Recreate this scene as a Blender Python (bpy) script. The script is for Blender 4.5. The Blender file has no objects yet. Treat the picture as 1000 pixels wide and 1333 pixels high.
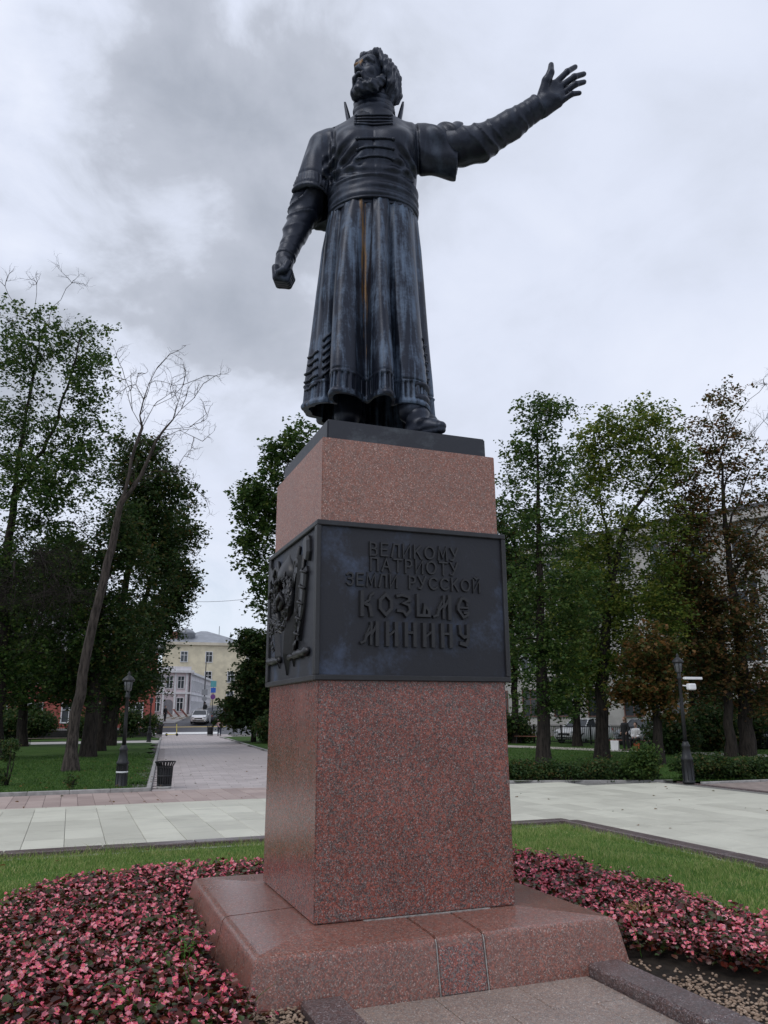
import bpy, bmesh, math, random
import numpy as np
from mathutils import Vector, Matrix
from mathutils.bvhtree import BVHTree

random.seed(7)
RNG = np.random.default_rng(7)
scene = bpy.context.scene
COL = scene.collection
PI = math.pi

# ------------------------------------------------------------------ camera
cam_data = bpy.data.cameras.new("camera")
cam = bpy.data.objects.new("camera", cam_data)
COL.objects.link(cam)
cam_data.sensor_fit = 'HORIZONTAL'
cam_data.sensor_width = 36.0
cam_data.lens = 36.0 * 1.02964
cam_data.clip_start = 0.05
cam_data.clip_end = 3000.0
_yaw, _pitch, _roll = math.radians(-21.0316), math.radians(14.348), math.radians(-0.2714)
cam.location = (-2.4648, -6.5277, 1.75)
cam.rotation_euler = (Matrix.Rotation(_yaw, 3, 'Z') @ Matrix.Rotation(PI / 2 + _pitch, 3, 'X')
                      @ Matrix.Rotation(_roll, 3, 'Z')).to_euler()
scene.camera = cam

# ------------------------------------------------------------------ sky, sun, exposure
SUN_EL, SUN_AZ = math.radians(52), math.radians(-118)      # azimuth from +Y towards +X
scene.view_settings.view_transform = 'Standard'
scene.view_settings.look = 'None'
scene.view_settings.gamma = 1.0
scene.view_settings.use_curve_mapping = False
scene.view_settings.exposure = 0.08

world = bpy.data.worlds.new("World")
scene.world = world
world.use_nodes = True


class NT:
    """short-hand for building node trees"""
    def __init__(self, tree):
        self.t = tree
        self.n = tree.nodes
        self.n.clear()

    def node(self, kind, **kw):
        nd = self.n.new(kind)
        for k, v in kw.items():
            if k.startswith('i_'):
                nd.inputs[k[2:].replace('_', ' ')].default_value = v
            else:
                setattr(nd, k, v)
        return nd

    def link(self, a, b):
        self.t.links.new(a, b)

    def put(self, sock, v):
        if isinstance(v, bpy.types.NodeSocket):
            self.t.links.new(v, sock)
        elif v is not None:
            if sock.type == 'RGBA' and not isinstance(v, (int, float)):
                v = tuple(v) + ((1.0,) if len(v) == 3 else ())
            sock.default_value = v

    def math(self, op, a, b=None, c=None, clamp=False):
        nd = self.n.new('ShaderNodeMath')
        nd.operation = op
        nd.use_clamp = clamp
        for i, v in enumerate((a, b, c)):
            if v is not None:
                self.put(nd.inputs[i], v)
        return nd.outputs[0]

    def vmath(self, op, a, b=None, out=0):
        nd = self.n.new('ShaderNodeVectorMath')
        nd.operation = op
        self.put(nd.inputs[0], a)
        if b is not None:
            self.put(nd.inputs[1], b)
        return nd.outputs['Value'] if out == 'v' else nd.outputs[0]

    def mix(self, fac, a, b, blend='MIX'):
        nd = self.n.new('ShaderNodeMix')
        nd.data_type = 'RGBA'
        nd.blend_type = blend
        self.put(nd.inputs[0], fac)
        self.put(nd.inputs[6], a)
        self.put(nd.inputs[7], b)
        return nd.outputs[2]

    def noise(self, vec, scale, detail=4.0, rough=0.55, dist=0.0, out='Fac'):
        nd = self.n.new('ShaderNodeTexNoise')
        self.put(nd.inputs['Vector'], vec)
        self.put(nd.inputs['Scale'], scale)
        nd.inputs['Detail'].default_value = detail
        nd.inputs['Roughness'].default_value = rough
        nd.inputs['Distortion'].default_value = dist
        return nd.outputs[out]

    def voronoi(self, vec, scale, feature='F1', out='Distance', rand=1.0):
        nd = self.n.new('ShaderNodeTexVoronoi')
        nd.feature = feature
        self.put(nd.inputs['Vector'], vec)
        self.put(nd.inputs['Scale'], scale)
        nd.inputs['Randomness'].default_value = rand
        return nd.outputs[out]

    def ramp(self, fac, stops):
        nd = self.n.new('ShaderNodeValToRGB')
        cr = nd.color_ramp
        while len(cr.elements) < len(stops):
            cr.elements.new(0.5)
        for e, (p, c) in zip(cr.elements, stops):
            e.position = p
            e.color = (c, c, c, 1) if isinstance(c, (int, float)) else tuple(c) + (1,)
        self.put(nd.inputs[0], fac)
        return nd.outputs[0]

    def step(self, x, lo, hi):
        nd = self.n.new('ShaderNodeMapRange')
        nd.interpolation_type = 'SMOOTHSTEP'
        self.put(nd.inputs['Value'], x)
        self.put(nd.inputs['From Min'], lo)
        self.put(nd.inputs['From Max'], hi)
        return nd.outputs[0]

    def scale_vec(self, vec, s, loc=(0, 0, 0)):
        nd = self.n.new('ShaderNodeMapping')
        self.put(nd.inputs['Vector'], vec)
        nd.inputs['Scale'].default_value = s
        nd.inputs['Location'].default_value = loc
        return nd.outputs[0]

    def sep(self, vec):
        nd = self.n.new('ShaderNodeSeparateXYZ')
        self.put(nd.inputs[0], vec)
        return nd.outputs


def build_sky():
    t = NT(world.node_tree)
    out = t.node('ShaderNodeOutputWorld')
    bg_sky = t.node('ShaderNodeBackground')
    bg_cl = t.node('ShaderNodeBackground')
    sky = t.node('ShaderNodeTexSky')
    sky.sky_type = 'NISHITA'
    sky.sun_disc = False
    sky.sun_elevation = SUN_EL
    sky.sun_rotation = SUN_AZ
    sky.altitude = 100
    t.link(sky.outputs[0], bg_sky.inputs[0])
    bg_sky.inputs[1].default_value = 0.11
    g = t.node('ShaderNodeTexCoord').outputs['Generated']
    s = t.sep(g)
    p = t.scale_vec(g, (1.0, 1.0, 1.35), (1.2, 0.4, 1.8))
    n1 = t.noise(p, 2.3, 8.0, 0.52, 0.25)
    n2 = t.noise(t.scale_vec(p, (1, 1, 1), (4.1, 2.3, 0)), 5.5, 9.0, 0.58, 0.35)
    n3 = t.noise(t.scale_vec(p, (1, 1, 1), (1.7, 6.1, 2)), 1.2, 3.0, 0.5)
    # a bank of heavier cloud, thinning away from its middle
    dk = t.vmath('DOT_PRODUCT', g, Vector((0.0, 0.80, 0.60)).normalized(), 'v')
    bank = t.step(dk, 0.90, 0.985)
    lump = t.math('ADD', t.math('MULTIPLY', n1, 0.66), t.math('MULTIPLY', n2, 0.34))
    amp = t.math('ADD', 0.42, t.math('MULTIPLY', bank, 1.05))
    shade = t.math('ADD', 0.53, t.math('MULTIPLY', t.math('SUBTRACT', lump, 0.5), amp))
    shade = t.math('SUBTRACT', shade, t.math('MULTIPLY', bank, 0.095))
    shade = t.math('ADD', shade, t.math('MULTIPLY', t.math('SUBTRACT', n3, 0.5), 0.10))
    col = t.ramp(shade, [(0.28, (0.40, 0.435, 0.51)), (0.42, (0.51, 0.545, 0.63)),
                         (0.475, (0.64, 0.685, 0.795)), (0.53, (0.725, 0.775, 0.91)), (0.60, (0.80, 0.845, 0.97)), (0.70, (0.94, 0.96, 1.02))])
    low = t.step(s[2], 0.26, 0.03)
    col = t.mix(t.math('MULTIPLY', low, 0.6), col, (0.75, 0.84, 0.93))
    t.put(bg_cl.inputs[0], col)
    bg_cl.inputs[1].default_value = 1.0
    gap = t.math('MULTIPLY', t.step(n2, 0.50, 0.68), t.step(s[2], 0.36, 0.10))
    gap = t.math('SUBTRACT', 0.96, t.math('MULTIPLY', gap, 0.30))
    mx = t.node('ShaderNodeMixShader')
    t.put(mx.inputs[0], gap)
    t.link(bg_sky.outputs[0], mx.inputs[1])
    t.link(bg_cl.outputs[0], mx.inputs[2])
    t.link(mx.outputs[0], out.inputs[0])


build_sky()
sun_data = bpy.data.lights.new("sun", 'SUN')
sun_data.energy = 0.9
sun_data.angle = math.radians(25)
sun_data.color = (1.0, 0.97, 0.92)
sun = bpy.data.objects.new("sun", sun_data)
COL.objects.link(sun)
_d = Vector((math.sin(SUN_AZ) * math.cos(SUN_EL), math.cos(SUN_AZ) * math.cos(SUN_EL), math.sin(SUN_EL)))
sun.rotation_euler = _d.to_track_quat('Z', 'Y').to_euler()
sun.location = (-20, -10, 30)


# ------------------------------------------------------------------ helpers
def tag(o, label=None, cat=None, group=None, kind=None):
    if label: o['label'] = label
    if cat: o['category'] = cat
    if group: o['group'] = group
    if kind: o['kind'] = kind
    return o


def thing(name, label, cat, loc=(0, 0, 0), rotz=0.0, group=None):
    o = bpy.data.objects.new(name, None)
    o.empty_display_size = 0.2
    COL.objects.link(o)
    o.location = loc
    o.rotation_euler = (0, 0, rotz)
    return tag(o, label, cat, group)


def link(name, me, mat=None, parent=None, loc=None, rot=None):
    o = bpy.data.objects.new(name, me)
    COL.objects.link(o)
    if mat is not None and not me.materials:
        me.materials.append(mat)
    if parent is not None:
        o.parent = parent
    if loc is not None: o.location = loc
    if rot is not None: o.rotation_euler = rot
    return o


def np_mesh(name, V, quads=None, tris=None, smooth=False, vcol=None):
    me = bpy.data.meshes.new(name)
    V = np.asarray(V, np.float32).reshape(-1, 3)
    me.vertices.add(len(V))
    me.vertices.foreach_set('co', V.ravel())
    loops, starts, k = [], [], 0
    if quads is not None and len(quads):
        q = np.asarray(quads, np.int32).reshape(-1, 4)
        loops.append(q.ravel()); starts.append(np.arange(len(q), dtype=np.int32) * 4); k = q.size
    if tris is not None and len(tris):
        q = np.asarray(tris, np.int32).reshape(-1, 3)
        loops.append(q.ravel()); starts.append(k + np.arange(len(q), dtype=np.int32) * 3)
    L = np.concatenate(loops); S = np.concatenate(starts)
    me.loops.add(len(L)); me.loops.foreach_set('vertex_index', L)
    me.polygons.add(len(S)); me.polygons.foreach_set('loop_start', S)
    if smooth:
        me.polygons.foreach_set('use_smooth', np.ones(len(S), bool))
    if vcol is not None:
        at = me.attributes.new('tint', 'FLOAT', 'POINT')
        at.data.foreach_set('value', np.asarray(vcol, np.float32))
    me.update(calc_edges=True)
    return me


class MB:
    """collects simple solids into one mesh"""
    def __init__(self):
        self.v, self.f, self.sm = [], [], []

    def add(self, verts, faces, smooth=False):
        k = len(self.v)
        self.v += [tuple(p) for p in verts]
        self.f += [tuple(i + k for i in f) for f in faces]
        self.sm += [smooth] * len(faces)
        return self

    def box(self, c, s, rot=None, ch=0.0):
        hx, hy, hz = s[0] / 2, s[1] / 2, s[2] / 2
        if ch <= 0:
            vs = [(x, y, z) for z in (-hz, hz) for y in (-hy, hy) for x in (-hx, hx)]
            fs = [(0, 2, 3, 1), (4, 5, 7, 6), (0, 1, 5, 4), (2, 6, 7, 3), (0, 4, 6, 2), (1, 3, 7, 5)]
        else:
            bm = bmesh.new()
            bmesh.ops.create_cube(bm, size=1.0)
            for v in bm.verts:
                v.co = Vector((v.co.x * s[0], v.co.y * s[1], v.co.z * s[2]))
            bmesh.ops.bevel(bm, geom=bm.edges[:], offset=ch, segments=1, affect='EDGES')
            bm.verts.index_update()
            vs = [v.co[:] for v in bm.verts]
            fs = [[v.index for v in f.verts] for f in bm.faces]
            bm.free()
        M = rot if rot is not None else Matrix.Identity(3)
        return self.add([tuple(M @ Vector(p) + Vector(c)) for p in vs], fs)

    def bar(self, p, q, w, h=None, up=(0, 0, 1)):
        p, q = Vector(p), Vector(q)
        d = q - p
        z = d.normalized()
        u = Vector(up)
        if abs(z.dot(u)) > 0.98: u = Vector((1, 0, 0))
        x = u.cross(z).normalized()
        y = z.cross(x)
        M = Matrix((x, y, z)).transposed()
        return self.box((p + q) / 2, (w, h or w, d.length), M)

    def tube(self, pts, rad, n=8, cap=True, smooth=True):
        pts = [Vector(p) for p in pts]
        if isinstance(rad, (int, float)): rad = [rad] * len(pts)
        vs, fs = [], []
        ref = Vector((0.31, 0.17, 0.93))
        for i, p in enumerate(pts):
            d = (pts[min(i + 1, len(pts) - 1)] - pts[max(i - 1, 0)]).normalized()
            if abs(d.dot(ref)) > 0.97: ref = Vector((1, 0.1, 0))
            x = ref.cross(d).normalized()
            y = d.cross(x)
            for k in range(n):
                a = 2 * PI * k / n
                vs.append(p + (x * math.cos(a) + y * math.sin(a)) * rad[i])
        for i in range(len(pts) - 1):
            for k in range(n):
                a, b = i * n + k, i * n + (k + 1) % n
                fs.append((a, b, b + n, a + n))
        if cap:
            fs.append(tuple(range(n - 1, -1, -1)))
            fs.append(tuple(range((len(pts) - 1) * n, len(pts) * n)))
        return self.add(vs, fs, smooth)

    def lathe(self, prof, n=20, c=(0, 0, 0), smooth=True, phase=0.0):
        vs, fs = [], []
        for r, z in prof:
            for k in range(n):
                a = 2 * PI * k / n + phase
                vs.append((c[0] + r * math.cos(a), c[1] + r * math.sin(a), c[2] + z))
        for i in range(len(prof) - 1):
            for k in range(n):
                a, b = i * n + k, i * n + (k + 1) % n
                fs.append((a, b, b + n, a + n))
        fs.append(tuple(range(n - 1, -1, -1)))
        fs.append(tuple(range((len(prof) - 1) * n, len(prof) * n)))
        return self.add(vs, fs, smooth)

    def prism(self, poly, M, h):
        """polygon in the local xy plane of 4x4 M, extruded by h along its z"""
        n = len(poly)
        vs = [tuple(M @ Vector((x, y, z))) for z in (0, h) for x, y in poly]
        fs = [tuple(range(n - 1, -1, -1)), tuple(range(n, 2 * n))]
        fs += [(i, (i + 1) % n, n + (i + 1) % n, n + i) for i in range(n)]
        return self.add(vs, fs)

    def mesh(self, name='mesh'):
        me = bpy.data.meshes.new(name)
        me.from_pydata([tuple(v) for v in self.v], [], self.f)
        me.polygons.foreach_set('use_smooth', self.sm)
        me.update()
        return me

    def build(self, name, mat, parent=None, loc=None, rot=None, fix=True):
        me = self.mesh(name)
        if fix:
            bm = bmesh.new(); bm.from_mesh(me)
            bmesh.ops.recalc_face_normals(bm, faces=bm.faces)
            bm.to_mesh(me); bm.free()
        return link(name, me, mat, parent, loc, rot)


def copy_tree(o, parent=None):
    c = o.copy()
    COL.objects.link(c)
    if parent is not None: c.parent = parent
    for ch in list(o.children):
        copy_tree(ch, c)
    return c


# ------------------------------------------------------------------ materials
def principled(name):
    m = bpy.data.materials.new(name)
    m.use_nodes = True
    t = NT(m.node_tree)
    out = t.node('ShaderNodeOutputMaterial')
    b = t.node('ShaderNodeBsdfPrincipled')
    t.link(b.outputs[0], out.inputs[0])
    return m, t, b, out


def set_bump(t, b, height, strength=0.3, dist=0.01):
    bp = t.node('ShaderNodeBump')
    bp.inputs['Strength'].default_value = strength
    bp.inputs['Distance'].default_value = dist
    t.put(bp.inputs['Height'], height)
    t.link(bp.outputs[0], b.inputs['Normal'])


def obj_co(t):
    return t.node('ShaderNodeTexCoord').outputs['Object']


def world_co(t):
    return t.node('ShaderNodeNewGeometry').outputs['Position']


def simple_mat(name, col, rough=0.6, metal=0.0, var=0.15, scale=6.0, bump=0.15, per_obj=0.0, spec=0.5):
    m, t, b, _ = principled(name)
    p = world_co(t)
    n = t.noise(p, scale, 5.0, 0.6)
    c0 = tuple(x * (1 - var) for x in col)
    c1 = tuple(min(1, x * (1 + var)) for x in col)
    c = t.mix(t.step(n, 0.3, 0.7), c0, c1)
    if per_obj > 0:
        r = t.node('ShaderNodeObjectInfo').outputs['Random']
        k = t.math('ADD', 1 - per_obj, t.math('MULTIPLY', r, 2 * per_obj))
        hs = t.node('ShaderNodeHueSaturation')
        t.put(hs.inputs['Value'], k)
        t.put(hs.inputs['Color'], c)
        c = hs.outputs[0]
    t.put(b.inputs['Base Color'], c)
    t.put(b.inputs['Roughness'], t.math('ADD', rough - 0.08, t.math('MULTIPLY', n, 0.16)))
    b.inputs['Metallic'].default_value = metal
    b.inputs['Specular IOR Level'].default_value = spec
    if bump > 0:
        set_bump(t, b, t.noise(p, scale * 8, 3.0, 0.6), bump, 0.004)
    return m


def granite_mat(name, reds, grey, dark, rough, speck=1.0, grime=0.0, stretch=(1, 1, 1), sat=1.0):
    m, t, b, _ = principled(name)
    p = t.scale_vec(world_co(t), stretch)
    w = t.noise(p, 22, 3, 0.6, out='Color')
    pw = t.vmath('ADD', p, t.vmath('MULTIPLY', w, (0.02, 0.02, 0.02)))
    cell = t.voronoi(pw, 100, out='Color')
    cs = t.sep(cell)
    cell2 = t.sep(t.voronoi(pw, 165, out='Color'))
    big = t.noise(p, 26, 5, 0.7)
    clus = t.math('MULTIPLY', t.math('SUBTRACT', t.noise(p, 21, 4, 0.65), 0.5), 0.95)
    red = t.ramp(t.math('ADD', t.math('MULTIPLY', cs[0], 0.7), t.math('MULTIPLY', big, 0.3)),
                 [(0.2, reds[0]), (0.5, reds[1]), (0.8, reds[2])])
    col = t.mix(t.math('MULTIPLY', t.step(t.math('ADD', cs[1], clus), 0.60, 0.70), speck), red, grey)
    col = t.mix(t.math('MULTIPLY', t.step(t.math('ADD', cell2[0], t.math('MULTIPLY', clus, 1.2)), 0.66, 0.76), speck * 0.9), col, dark)
    lite = t.math('MULTIPLY', t.step(cell2[1], 0.93, 0.96), speck * 0.8)
    col = t.mix(lite, col, tuple(min(1, x * 2.6) for x in grey))
    ts = t.node('ShaderNodeNewGeometry').outputs['Position']
    mott = t.noise(ts, 1.7, 5, 0.62)
    if grime > 0:
        st = t.noise(t.scale_vec(ts, (5, 5, 0.45)), 1.6, 5, 0.6)
        g = t.math('MULTIPLY', t.step(st, 0.46, 0.72), grime)
        col = t.mix(g, col, tuple(0.55 * (x + y) for x, y in zip(grey, reds[1])))
    hs = t.node('ShaderNodeHueSaturation')
    hs.inputs['Saturation'].default_value = sat
    t.put(hs.inputs['Value'], t.math('ADD', 0.68, t.math('MULTIPLY', mott, 0.64)))
    t.put(hs.inputs['Color'], col)
    t.put(b.inputs['Base Color'], hs.outputs[0])
    t.put(b.inputs['Roughness'], t.math('ADD', rough - 0.08, t.math('MULTIPLY', mott, 0.2)))
    set_bump(t, b, cs[2], 0.05, 0.002)
    return m


GR_LOW = granite_mat('polished_red_granite', [(0.165, 0.036, 0.024), (0.255, 0.055, 0.034), (0.35, 0.088, 0.054)],
                     (0.165, 0.125, 0.115), (0.046, 0.032, 0.032), 0.24, 0.95, sat=0.90)
GR_UP = granite_mat('weathered_red_granite', [(0.205, 0.085, 0.063), (0.275, 0.115, 0.085), (0.34, 0.155, 0.115)],
                    (0.27, 0.19, 0.165), (0.12, 0.075, 0.065), 0.5, 0.7, 0.3)
GR_BASE = granite_mat('wet_red_granite', [(0.17, 0.063, 0.045), (0.24, 0.085, 0.060), (0.315, 0.125, 0.09)],
                      (0.20, 0.145, 0.125), (0.075, 0.045, 0.04), 0.27, 0.8, 0.25)
GR_KERB = granite_mat('dark_kerb_granite', [(0.085, 0.055, 0.052), (0.12, 0.075, 0.07), (0.16, 0.105, 0.098)],
                      (0.16, 0.14, 0.14), (0.04, 0.032, 0.035), 0.3, 0.9, 0.2)
GR_FLAG = granite_mat('grey_pink_flag_granite', [(0.24, 0.17, 0.14), (0.30, 0.22, 0.18), (0.36, 0.27, 0.22)],
                      (0.26, 0.24, 0.22), (0.12, 0.10, 0.095), 0.36, 0.8, 0.3)


def bronze_mat(name, patina=0.4, gold=None, dark=(0.0115, 0.0155, 0.0275), pat=(0.050, 0.074, 0.120), rough=0.37, metal=0.5,
               stretch=(7, 7, 0.55), lo=0.47, hi=0.7):
    m, t, b, _ = principled(name)
    p = obj_co(t)
    st = t.noise(t.scale_vec(p, stretch), 1.5, 6, 0.62, 0.3)
    bl = t.noise(p, 2.6, 5, 0.62)
    fine = t.noise(p, 38, 4, 0.65)
    f = t.math('ADD', t.math('MULTIPLY', st, 0.6), t.math('MULTIPLY', bl, 0.4))
    f = t.math('ADD', f, t.math('MULTIPLY', t.math('SUBTRACT', fine, 0.5), 0.16))
    f = t.math('MULTIPLY', t.step(f, lo, hi), patina)
    col = t.mix(f, dark, pat)
    ru = t.math('ADD', rough, t.math('MULTIPLY', f, 0.35))
    if gold:
        g0 = None
        for gp, gs, gst in gold:           # worn / stained places: centre, size, strength
            q = p
            if gs[2] > .5:                  # the long stain runs slightly aslant
                cb = t.node('ShaderNodeCombineXYZ')
                sx = t.sep(p)
                t.put(cb.inputs[0], t.math('ADD', sx[0], t.math('MULTIPLY', t.math('SUBTRACT', sx[2], 6.05), 0.028)))
                t.put(cb.inputs[1], sx[1]); t.put(cb.inputs[2], sx[2])
                q = cb.outputs[0]
            d = t.vmath('LENGTH', t.vmath('DIVIDE', t.vmath('SUBTRACT', q, gp), gs), out='v')
            d = t.math('ADD', d, t.math('MULTIPLY', t.math('SUBTRACT', t.noise(t.scale_vec(p, (70, 30, 1.8)), 1.0, 4, 0.7), 0.46), 4.0))
            g = t.math('MULTIPLY', t.step(d, 1.0, 0.45), gst)
            g0 = g if g0 is None else t.math('MAXIMUM', g0, g)
        col = t.mix(g0, col, (0.20, 0.105, 0.028))
    t.put(b.inputs['Base Color'], col)
    t.put(b.inputs['Roughness'], ru)
    t.put(b.inputs['Metallic'], t.math('MULTIPLY', t.math('SUBTRACT', 1.0, f), metal))
    set_bump(t, b, t.math('ADD', t.math('MULTIPLY', fine, 0.5), bl), 0.25, 0.012)
    return m


BR_COAT = bronze_mat('dark_bronze', 0.5, stretch=(6, 6, 0.8))
BR_SKIRT = bronze_mat('streaked_bronze', 0.95, gold=[((-0.135, -0.45, 6.0), (0.036, 0.6, 1.0), 0.9)],
                      pat=(0.098, 0.142, 0.215), lo=0.45, hi=0.64, stretch=(11, 11, 0.33))
BR_SKIN = bronze_mat('face_bronze', 0.45, gold=[((-0.21, -0.25, 8.24), (0.07, 0.3, 0.07), 0.8)], stretch=(4, 4, 2))
BR_ARM = bronze_mat('sleeve_bronze', 0.22)
BR_BAND = bronze_mat('plaque_bronze', 0.85, dark=(0.017, 0.018, 0.025), pat=(0.068, 0.092, 0.15), stretch=(1.8, 1.8, 1.2), lo=0.49, hi=0.70, rough=0.5, metal=0.25)
BR_FRAME = bronze_mat('frame_bronze', 0.4, dark=(0.024, 0.024, 0.027), pat=(0.06, 0.07, 0.085), stretch=(2, 2, 0.8), rough=0.45, metal=0.25)
BR_LETTER = bronze_mat('letter_bronze', 0.15, dark=(0.024, 0.024, 0.027), pat=(0.06, 0.07, 0.08), stretch=(2, 2, 2), rough=0.4, metal=0.3)
BR_PLINTH = bronze_mat('plinth_bronze', 0.55, dark=(0.026, 0.028, 0.036), pat=(0.085, 0.10, 0.115), stretch=(1.2, 1.2, 3), lo=0.5, hi=0.62, rough=0.45, metal=0.3)

# ------------------------------------------------------------------ pedestal
PED = thing('pedestal', 'red granite pedestal with a dark bronze inscription band under the statue', 'pedestal', (0, 0, 0))


def slab_piece(side, x0, x1, mitre0, mitre1, prof, mat, name='base_stone', inner=0.70):
    """a stone of the sloped base: the profile (d, z) runs along the side; mitred ends follow the corner diagonal"""
    pr = [(inner, 0.0)] + prof + [(inner, prof[-1][1])]
    vs, n = [], len(pr)
    for d, z in pr:
        a = -d if mitre0 else x0
        vs.append((a, -d, z))
    for d, z in pr:
        a = d if mitre1 else x1
        vs.append((a, -d, z))
    fs = [tuple(range(n)), tuple(range(2 * n - 1, n - 1, -1))]
    fs += [(i, i + n, (i + 1) % n + n, (i + 1) % n) for i in range(n)]
    M = Matrix.Rotation(side * PI / 2, 3, 'Z')
    mb = MB()
    mb.add([tuple(M @ Vector(v)) for v in vs], fs)
    o = mb.build(name, mat, PED)
    bm = bmesh.new(); bm.from_mesh(o.data)
    bmesh.ops.bevel(bm, geom=[e for e in bm.edges if e.calc_face_angle(0) > 0.9 and not any(abs(abs(v.co.x) - abs(v.co.y)) < 1e-4 for v in e.verts)], offset=0.006, segments=2, affect='EDGES')
    bm.to_mesh(o.data); bm.free()
    o.data.polygons.foreach_set('use_smooth', [True] * len(o.data.polygons))
    o.data.set_sharp_from_angle(angle=0.6)
    return o


PROF = [(1.372, 0.0), (1.317, 0.285), (1.310, 0.304), (1.299, 0.317), (1.284, 0.325), (1.262, 0.3295), (0.79, 0.347)]
PROF_IN = [(d - 0.004, z) for d, z in PROF]
slab_piece(0, 0, -0.112, True, False, PROF, GR_BASE)
slab_piece(0, -0.103, 0.236, False, False, PROF_IN, GR_BASE)
slab_piece(0, -0.100, 0.233, False, False, [(1.3735, 0.0), (1.3225, 0.264), (1.318, 0.280), (1.30, 0.285)], GR_LOW, 'closing_patch', 1.25)
slab_piece(0, 0.245, 0, False, True, PROF, GR_BASE)
slab_piece(3, 0, 0.215, True, False, PROF, GR_BASE)
slab_piece(3, 0.224, 0, False, True, PROF, GR_BASE)
slab_piece(1, 0, 0.0, True, False, PROF, GR_BASE)
slab_piece(1, 0.008, 0, False, True, PROF, GR_BASE)
slab_piece(2, 0, 0.0, True, False, PROF, GR_BASE)
slab_piece(2, 0.008, 0, False, True, PROF, GR_BASE)
mb = MB(); mb.box((0, 0, 0.16), (1.5, 1.5, 0.33))
mb.build('base_core', GR_BASE, PED)
# cement seams beside the small closing stone
MORTAR = simple_mat('old_mortar', (0.29, 0.27, 0.255), 0.9, 0, 0.35, 30, 0.4)
for x in (-0.1075, 0.2405):
    mb = MB()
    for (d0, z0), (d1, z1) in zip(PROF[:3], PROF[1:4]):
        mb.bar((x, -d0 + 0.004, z0 - 0.002), (x, -d1 + 0.004, z1 - 0.002), 0.007, 0.008)
    mb.build('mortar_seam', MORTAR, PED)
mb = MB()
mb.box((0.07, -0.798, 0.3475), (1.0, 0.022, 0.008))
mb.build('mortar_bed', MORTAR, PED)


def frustum(name, w0, z0, w1, z1, mat, ch=0.008):
    mb = MB()
    vs = [(-w0, -w0, z0), (w0, -w0, z0), (w0, w0, z0), (-w0, w0, z0), (-w1, -w1, z1), (w1, -w1, z1), (w1, w1, z1), (-w1, w1, z1)]
    mb.add(vs, [(3, 2, 1, 0), (4, 5, 6, 7), (0, 1, 5, 4), (1, 2, 6, 5), (2, 3, 7, 6), (3, 0, 4, 7)])
    o = mb.build(name, mat, PED)
    bm = bmesh.new(); bm.from_mesh(o.data)
    bmesh.ops.bevel(bm, geom=bm.edges[:], offset=ch, segments=2, affect='EDGES')
    bm.to_mesh(o.data); bm.free()
    return o


frustum('lower_block', 0.792, 0.352, 0.785, 2.02, GR_LOW)
frustum('upper_block', 0.775, 3.19, 0.773, 3.905, GR_UP, 0.006)
frustum('bronze_plinth', 0.722, 3.906, 0.720, 4.085, BR_PLINTH, 0.012)

# the bronze band: core box, frames and panels on four sides
BZ0, BZ1, BW = 1.995, 3.212, 0.822
for side in range(4):
    M3 = Matrix.Rotation(side * PI / 2, 3, 'Z')
    fw_ = 0.042
    panel = MB()
    panel.box(M3 @ Vector((0, -BW + 0.030, (BZ0 + BZ1) / 2)), (0.01, 0.01, 0.01)) if False else None
    hw = BW - 0.027
    panel.box(M3 @ Vector((0, -hw + 0.02, (BZ0 + BZ1) / 2)), (2 * hw - 0.005 if side % 2 == 0 else 0.04, 0.04 if side % 2 == 0 else 2 * hw - 0.09, BZ1 - BZ0 - 0.02))
    po = panel.build('inscription_panel' if side == 0 else 'relief_panel' if side == 3 else 'side_panel', BR_BAND, PED)
    if side == 0: PANEL_FRONT = po
    if side == 3: PANEL_LEFT = po
    fr = MB()
    for z, hh in ((BZ0 + fw_ / 2, fw_), (BZ1 - fw_ / 2, fw_)):
        L = 2 * BW - 0.001 if side % 2 == 0 else 2 * BW - 0.0725
        fr.box(M3 @ Vector((0, -BW + 0.018, z)), (L if side % 2 == 0 else 0.036, 0.036 if side % 2 == 0 else L, hh), ch=0.006)
    for x in (-1, 1):
        xx = x * (BW - 0.0185) if side % 2 == 0 else x * (BW - 0.036 - 0.0195)
        c = M3 @ Vector((xx, -BW + 0.019, (BZ0 + BZ1) / 2))
        s = (0.037, 0.036, BZ1 - BZ0 - 2 * fw_ + 0.004)
        if side % 2: s = (s[1], s[0], s[2])
        fr.box(c, s, ch=0.006)
    fr.build('panel_frame', BR_FRAME, PED)
mb = MB(); mb.box((0, 0, (BZ0 + BZ1) / 2), (2 * BW - 0.09, 2 * BW - 0.09, BZ1 - BZ0 - 0.03))
mb.build('band_core', BR_FRAME, PED)

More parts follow.
